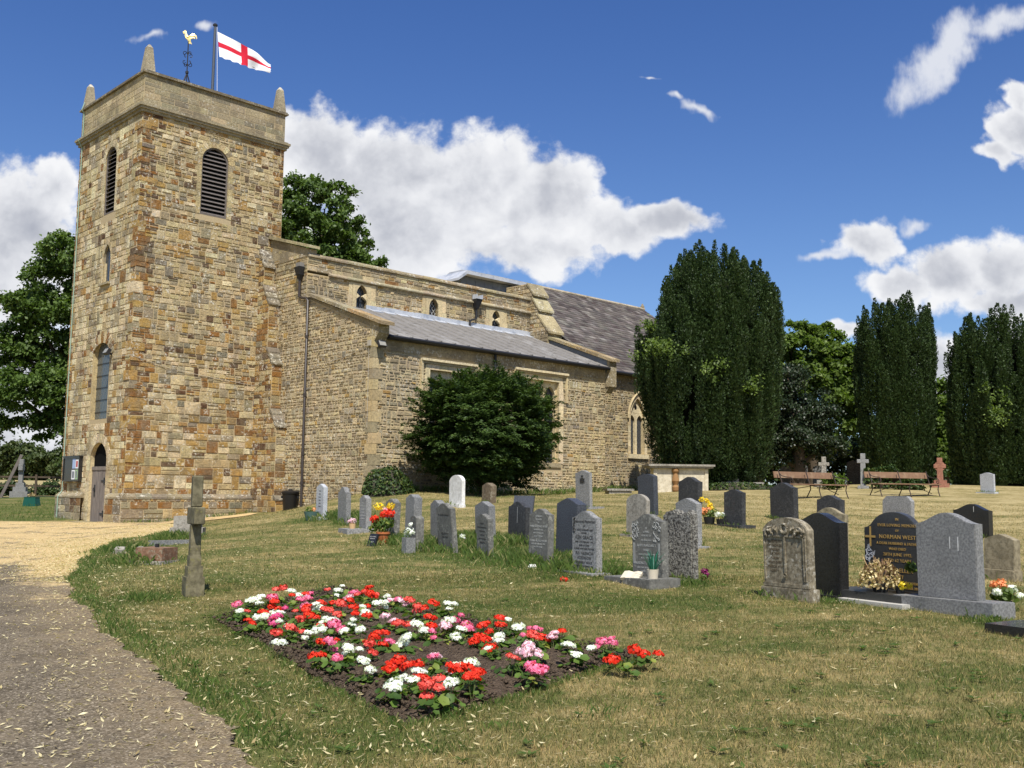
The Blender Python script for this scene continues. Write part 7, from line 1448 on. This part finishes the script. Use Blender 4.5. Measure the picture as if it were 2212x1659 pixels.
yew(YX, YY, 'tall broad Irish yew with spiky top in front of the chancel end', pr1, 640, 21, tops_px([(1541, 533, 1.8, .4), (1527, 540, 1.6, -.5), (1554, 538, 1.7, .5), (1512, 548, 1.6, .6), (1574, 560, 1.4, .6), (1498, 556, 1.5, -.6), (1590, 575, 1.4, -.7), (1480, 570, 1.5, .6), (1535, 535, 1.6, 0), (1520, 545, 1.5, .2), (1548, 542, 1.4, -.1), (1505, 552, 1.5, 0), (1565, 552, 1.5, .1), (1490, 560, 1.4, .1), (1472, 580, 1.6, 0), (1455, 610, 1.6, .2), (1447, 590, 1.8, 0), (1582, 568, 1.8, -.1), (1600, 560, 2.0, 0), (1618, 575, 1.8, -.2), (1634, 565, 2.0, -.1), (1648, 590, 1.6, .2), (1664, 600, 1.6, 0), (1676, 620, 1.5, .1), (1684, 640, 1.4, 0), (1378, 735, 1.2, -.3), (1385, 722, 1.3, -.1), (1395, 728, 1.2, -.4), (1405, 735, 1.2, .1)], YY, YX), .9, cx=1.6)
Y2, X2 = 45.0, 17.05
pr2 = mk(X2, Y2, [(1025, 1880, 1990), (1000, 1872, 2000), (940, 1866, 2010), (880, 1862, 2014), (800, 1860, 2014), (740, 1862, 2014), (700, 1866, 2012), (682, 1884, 2008), (668, 1890, 2004)])
yew(X2, Y2, 'flat-topped columnar yew standing between the two benches', pr2, 400, 22, tops_px([(1898, 650, 1.2, 0), (1912, 652, 1.2, -.2), (1928, 648, 1.2, 0), (1942, 654, 1.2, .1), (1956, 650, 1.2, -.2), (1970, 652, 1.2, 0), (1984, 650, 1.2, .1), (1998, 655, 1.2, 0), (1874, 690, 1.2, 0), (1866, 700, 1.2, .1), (2008, 664, 1.0, 0)], Y2, X2), 1.0, .08)
Y3, X3 = 43.0, 21.6
pr3 = mk(X3, Y3, [(1045, 2085, 2260), (1000, 2070, 2280), (940, 2062, 2290), (880, 2060, 2295), (800, 2062, 2295), (780, 2066, 2292), (745, 2078, 2284), (715, 2092, 2272), (700, 2100, 2262)])
yew(X3, Y3, 'right-hand yew with twin spiky tops at the edge of the churchyard', pr3, 480, 23, tops_px([(2108, 672, 1.4, 0), (2098, 685, 1.4, .1), (2120, 680, 1.3, -.2), (2086, 705, 1.4, 0), (2076, 730, 1.4, .1), (2135, 700, 1.2, 0), (2150, 690, 1.3, 0), (2162, 680, 1.4, 0), (2175, 674, 1.4, -.1), (2190, 672, 1.4, .1), (2205, 682, 1.4, 0), (2222, 690, 1.3, 0), (2240, 686, 1.3, 0)], Y3, X3), .9, .1)
# pale climbing shoots growing out of the yews
def sprig(x, y, z, r, n, seed, label):
    q = np.random.default_rng(seed); m = max(5, n // 28); hub = q.normal(0, .42, (m, 3)) * np.array(r); C = np.repeat(hub, 34, 0); C = C + q.normal(0, .13, C.shape) + np.array([0, 0, z]) + np.array([x, y, 0]); n = len(C)
    g = empty('climber', (x, y, gz1(x, y)), 0, label, 'climber', 'climbers in the yews'); C = C - np.array([x, y, gz1(x, y)]); build_leaves('leaves', C, q.normal(0, 1, (n, 3)) + np.array([0, -.3, -.6]), np.c_[q.normal(0, .4, n), q.normal(-.5, .4, n), np.ones(n)], q.uniform(.09, .16, n), q.uniform(.05, .09, n), q.random(n), 'light_leaves', g)
def spx(xd, yd, Y, r, n, seed, label): sprig((xd - 1106) / 2194 * Y, Y, Zp(yd, Y, xd), r, n, seed, label)
spx(1425, 752, 37.0, (.8, .5, .42), 420, 61, 'bright green climber spilling from the left shoulder of the big yew'); spx(1405, 700, 38.6, (.35, .3, .25), 110, 62, 'small bright climber against the chancel roof at the edge of the big yew')
spx(1535, 800, 36.6, (.6, .3, .45), 130, 63, 'green climber in the middle of the big yew'); spx(1635, 828, 36.9, (.5, .3, .45), 120, 64, 'green climber low on the right side of the big yew'); spx(2170, 885, 40.6, (.7, .4, .9), 330, 65, 'yellow-green climber on the face of the right-hand yew')
# spreading yew bush in front of the aisle
def bush(x, y, label, Rx, Ry, zc, Hz, n, seed):
    q = np.random.default_rng(seed); g = empty('yew_bush', (x, y, gz1(x, y)), CROT, label, 'bush'); Cs, Ds, Ns, Rs = [], [], [], []
    for k in range(n):
        d = unit(q.normal(0, 1, (1, 3)))[0]; 
        if d[2] < -.92: continue
        sh = 1 + .13 * math.sin(3.1 * math.atan2(d[1], d[0]) + 1.3) * (1 - d[2] ** 2) + .10 * math.sin(7 * d[0] + 3 * d[2]) - .16 * max(0, d[2]) * math.exp(-((d[0] + .25) / .16) ** 2) + .10 * max(0, d[2]) * math.exp(-((abs(d[0] + .25) - .5) / .2) ** 2); taper = 1.0 if d[2] > 0 else 1 + .10 * d[2]
        rad = q.uniform(.62, 1.03) * sh * ((math.hypot(d[0], d[1]) ** 3.2 + abs(d[2]) ** 3.2) ** (-1 / 3.2) if d[2] > 0 else 1 + .10 * (1 - d[2] ** 2)); c = np.array([d[0] * Rx * taper, d[1] * Ry * taper, d[2] * Hz]) * rad + np.array([0, 0, zc])
        if c[2] < .05: continue
        ax = unit(np.array([[d[0] * 1.0, d[1] * 1.0, max(d[2], 0) * .7 + .28 + q.normal(0, .2)]]) + q.normal(0, .25, (1, 3)))[0]; Lp = q.uniform(.35, .75); m = int(150 * Lp)
        side = unit(np.cross(ax, [[0, 0, 1.0]]))[0]; s = q.random(m); w = q.uniform(-1, 1, m) * .24 * np.sin(np.pi * (.15 + .8 * s)); P = c + ax * (s * Lp)[:, None] + side * w[:, None]; P[:, 2] -= .5 * s ** 2 * Lp * .5 + np.abs(w) * .35 - q.normal(0, .025, m)
        Cs.append(P); Ds.append(ax * .8 + side * np.sign(w)[:, None] * .9 + np.array([0, 0, -.3]) + q.normal(0, .25, (m, 3))); Ns.append(np.array([0, 0, 1.0]) + d * .5 + q.normal(0, .35, (m, 3))); Rs.append(np.clip(.05 + .55 * s + q.uniform(0, .3, m) + (.12 if d[2] > .35 else 0), 0, 1))
    C, D, N, r = map(np.concatenate, (Cs, Ds, Ns, Rs)); m = len(C); L_ = q.uniform(.7, 1.3, m) * .095; V1, F1 = leaf_quads(C, D, N, L_, L_ * .42)
    bm = bmesh.new(); bmesh.ops.create_icosphere(bm, subdivisions=3, radius=1.0)  # added inner core, painted dark for the shade within the bush
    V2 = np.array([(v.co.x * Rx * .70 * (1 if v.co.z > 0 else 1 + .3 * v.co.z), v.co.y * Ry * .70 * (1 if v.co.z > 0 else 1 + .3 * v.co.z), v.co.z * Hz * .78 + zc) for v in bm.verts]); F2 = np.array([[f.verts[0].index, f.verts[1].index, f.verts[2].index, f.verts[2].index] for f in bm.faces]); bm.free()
    np_obj('foliage', np.r_[V1, V2], np.r_[F1, F2 + len(V1)], ['bush_leaves', 'crown_shade'], g, {'r': (np.r_[r, np.zeros(len(F2))], 'FACE')}, np.r_[np.zeros(len(F1), int), np.ones(len(F2), int)])
    mb = MB()
    for k in range(7): a = k * .9; mb.tube([(.2 * math.cos(a), .15 * math.sin(a), -.1), (.5 * math.cos(a), .3 * math.sin(a), zc * .6), (Rx * .6 * math.cos(a), Ry * .5 * math.sin(a), zc + .8 * math.sin(k))], [.09, .07, .03], 6)
    mb.build('stems', ['bark'], g); return g
bush(-.75, 32.0, 'dark spreading yew bush hiding the aisle windows', 2.12, 1.5, 1.95, 1.70, 2700, 71)
# ivy mound and ivy carpet
def ivy(name, x, y, label, rx, ry, rz, n, seed, cat):
    q = np.random.default_rng(seed); g = empty(name, (x, y, gz1(x, y)), CROT if rz > .3 else 0, label, cat); d = unit(q.normal(0, 1, (n, 3))); d[:, 2] = np.abs(d[:, 2]); C = d * np.array([rx, ry, rz]) * (q.uniform(.86, 1.03, (n, 1)) + .06 * np.sin(d[:, :1] * 9)); 
    build_leaves('leaves', C, q.normal(0, 1, (n, 3)) + np.array([0, 0, -.7]), d + np.array([0, 0, .5]) + q.normal(0, .35, (n, 3)), q.uniform(.06, .11, n), q.uniform(.05, .09, n), q.random(n) ** 1.1, 'ivy_leaves', g)
    mb = MB(); mb.lathe([(1.0, -.1), (.92, .3), (.7, .65), (.35, .88), (0, .93)], 16); mb.v = [(a * rx * .93, b * ry * .93, c * rz) for a, b, c in mb.v]; mb.build('mound', ['ivy_stem'], g, smooth=True); return g
ivy('ivy_mound', -3.75, 31.0, 'rounded mound of ivy against the foot of the aisle wall', .86, .62, .82, 2600, 81, 'ivy')
ivy('ivy_patch', 8.4, 37.6, 'low carpet of ivy over the tomb beside the big yew', 1.5, .5, .26, 1300, 82, 'ivy')
for k, (x, y, s) in enumerate(((11.6, 37.0, .5), (13.7, 37.8, .7), (14.6, 37.2, .45))):
    broadleaf(x, y, ('small', 'larger', 'pale')[k] + ' tangled weedy shrub at the foot of the plain grey cross', [(0, 0, s * .6, s, s * .6, s * .6)], 900, .09, 'ivy_leaves' if k else 'light_leaves', 90 + k, clump=.28, group='weeds by the cross', name='shrub', cat='shrub', trad=.03)
# far left: hedge, field trees
for k in range(6):
    x = -33 + k * 2.6; y = 60 + k * .4; broadleaf(x, y, ('leftmost', 'second', 'third', 'fourth', 'fifth', 'rightmost')[k] + ' bush of the dark clipped hedge left of the tower', [(0, 0, .3, 1.5, .7, .5), (.6, 0, .45, 1.0, .6, .4)], 2600, .12, 'yew_leaves', 110 + k, clump=.42, group='hedge bushes beyond the far cross', name='hedge_bush', cat='hedge', trad=.05)
for k, (x, y, hh, w) in enumerate(((-104, 190, 8.6, 7), (-95, 186, 6.6, 6), (-88, 183, 7.4, 6), (-80, 180, 6.2, 6), (-73, 178, 5.8, 6), (-66, 176, 5.4, 6), (-101, 186, 10.6, 3))):
    broadleaf(x, y, ('first', 'second', 'third', 'fourth', 'fifth', 'sixth', 'slender taller')[k] + ' of the green trees beyond the pale field left of the tower', [(0, 0, hh * .55, w * .8, 4, hh * .42), (w * .35, 0, hh * .4, w * .7, 4, hh * .38), (-w * .4, 0, hh * .42, w * .7, 4, hh * .4)], 5200, .55, 'far_leaves', 130 + k, clump=1.7, group='field trees', trad=.3)
mb = MB(); rz_ = math.atan2(1.2, 13); X = Matrix.Translation((-28, 58.5, gz1(-28, 58.5))) @ Matrix.Rotation(.06, 4, 'Z')
f_ = empty('field_fence', (-28, 58.5, gz1(-28, 58.5)), .06, 'dark post and rail fence in front of the hedge left of the tower', 'fence')
for z in (.55, 1.05): mb = MB(); mb.box(-8, 8, -.03, .03, z, z + .1); mb.build('rail', ['bark'], f_)
for k in range(8): mb = MB(); mb.box(-7.6 + k * 2.1 - .06, -7.6 + k * 2.1 + .06, -.10, -.031, -.2, 1.25); mb.build('post', ['bark'], f_)
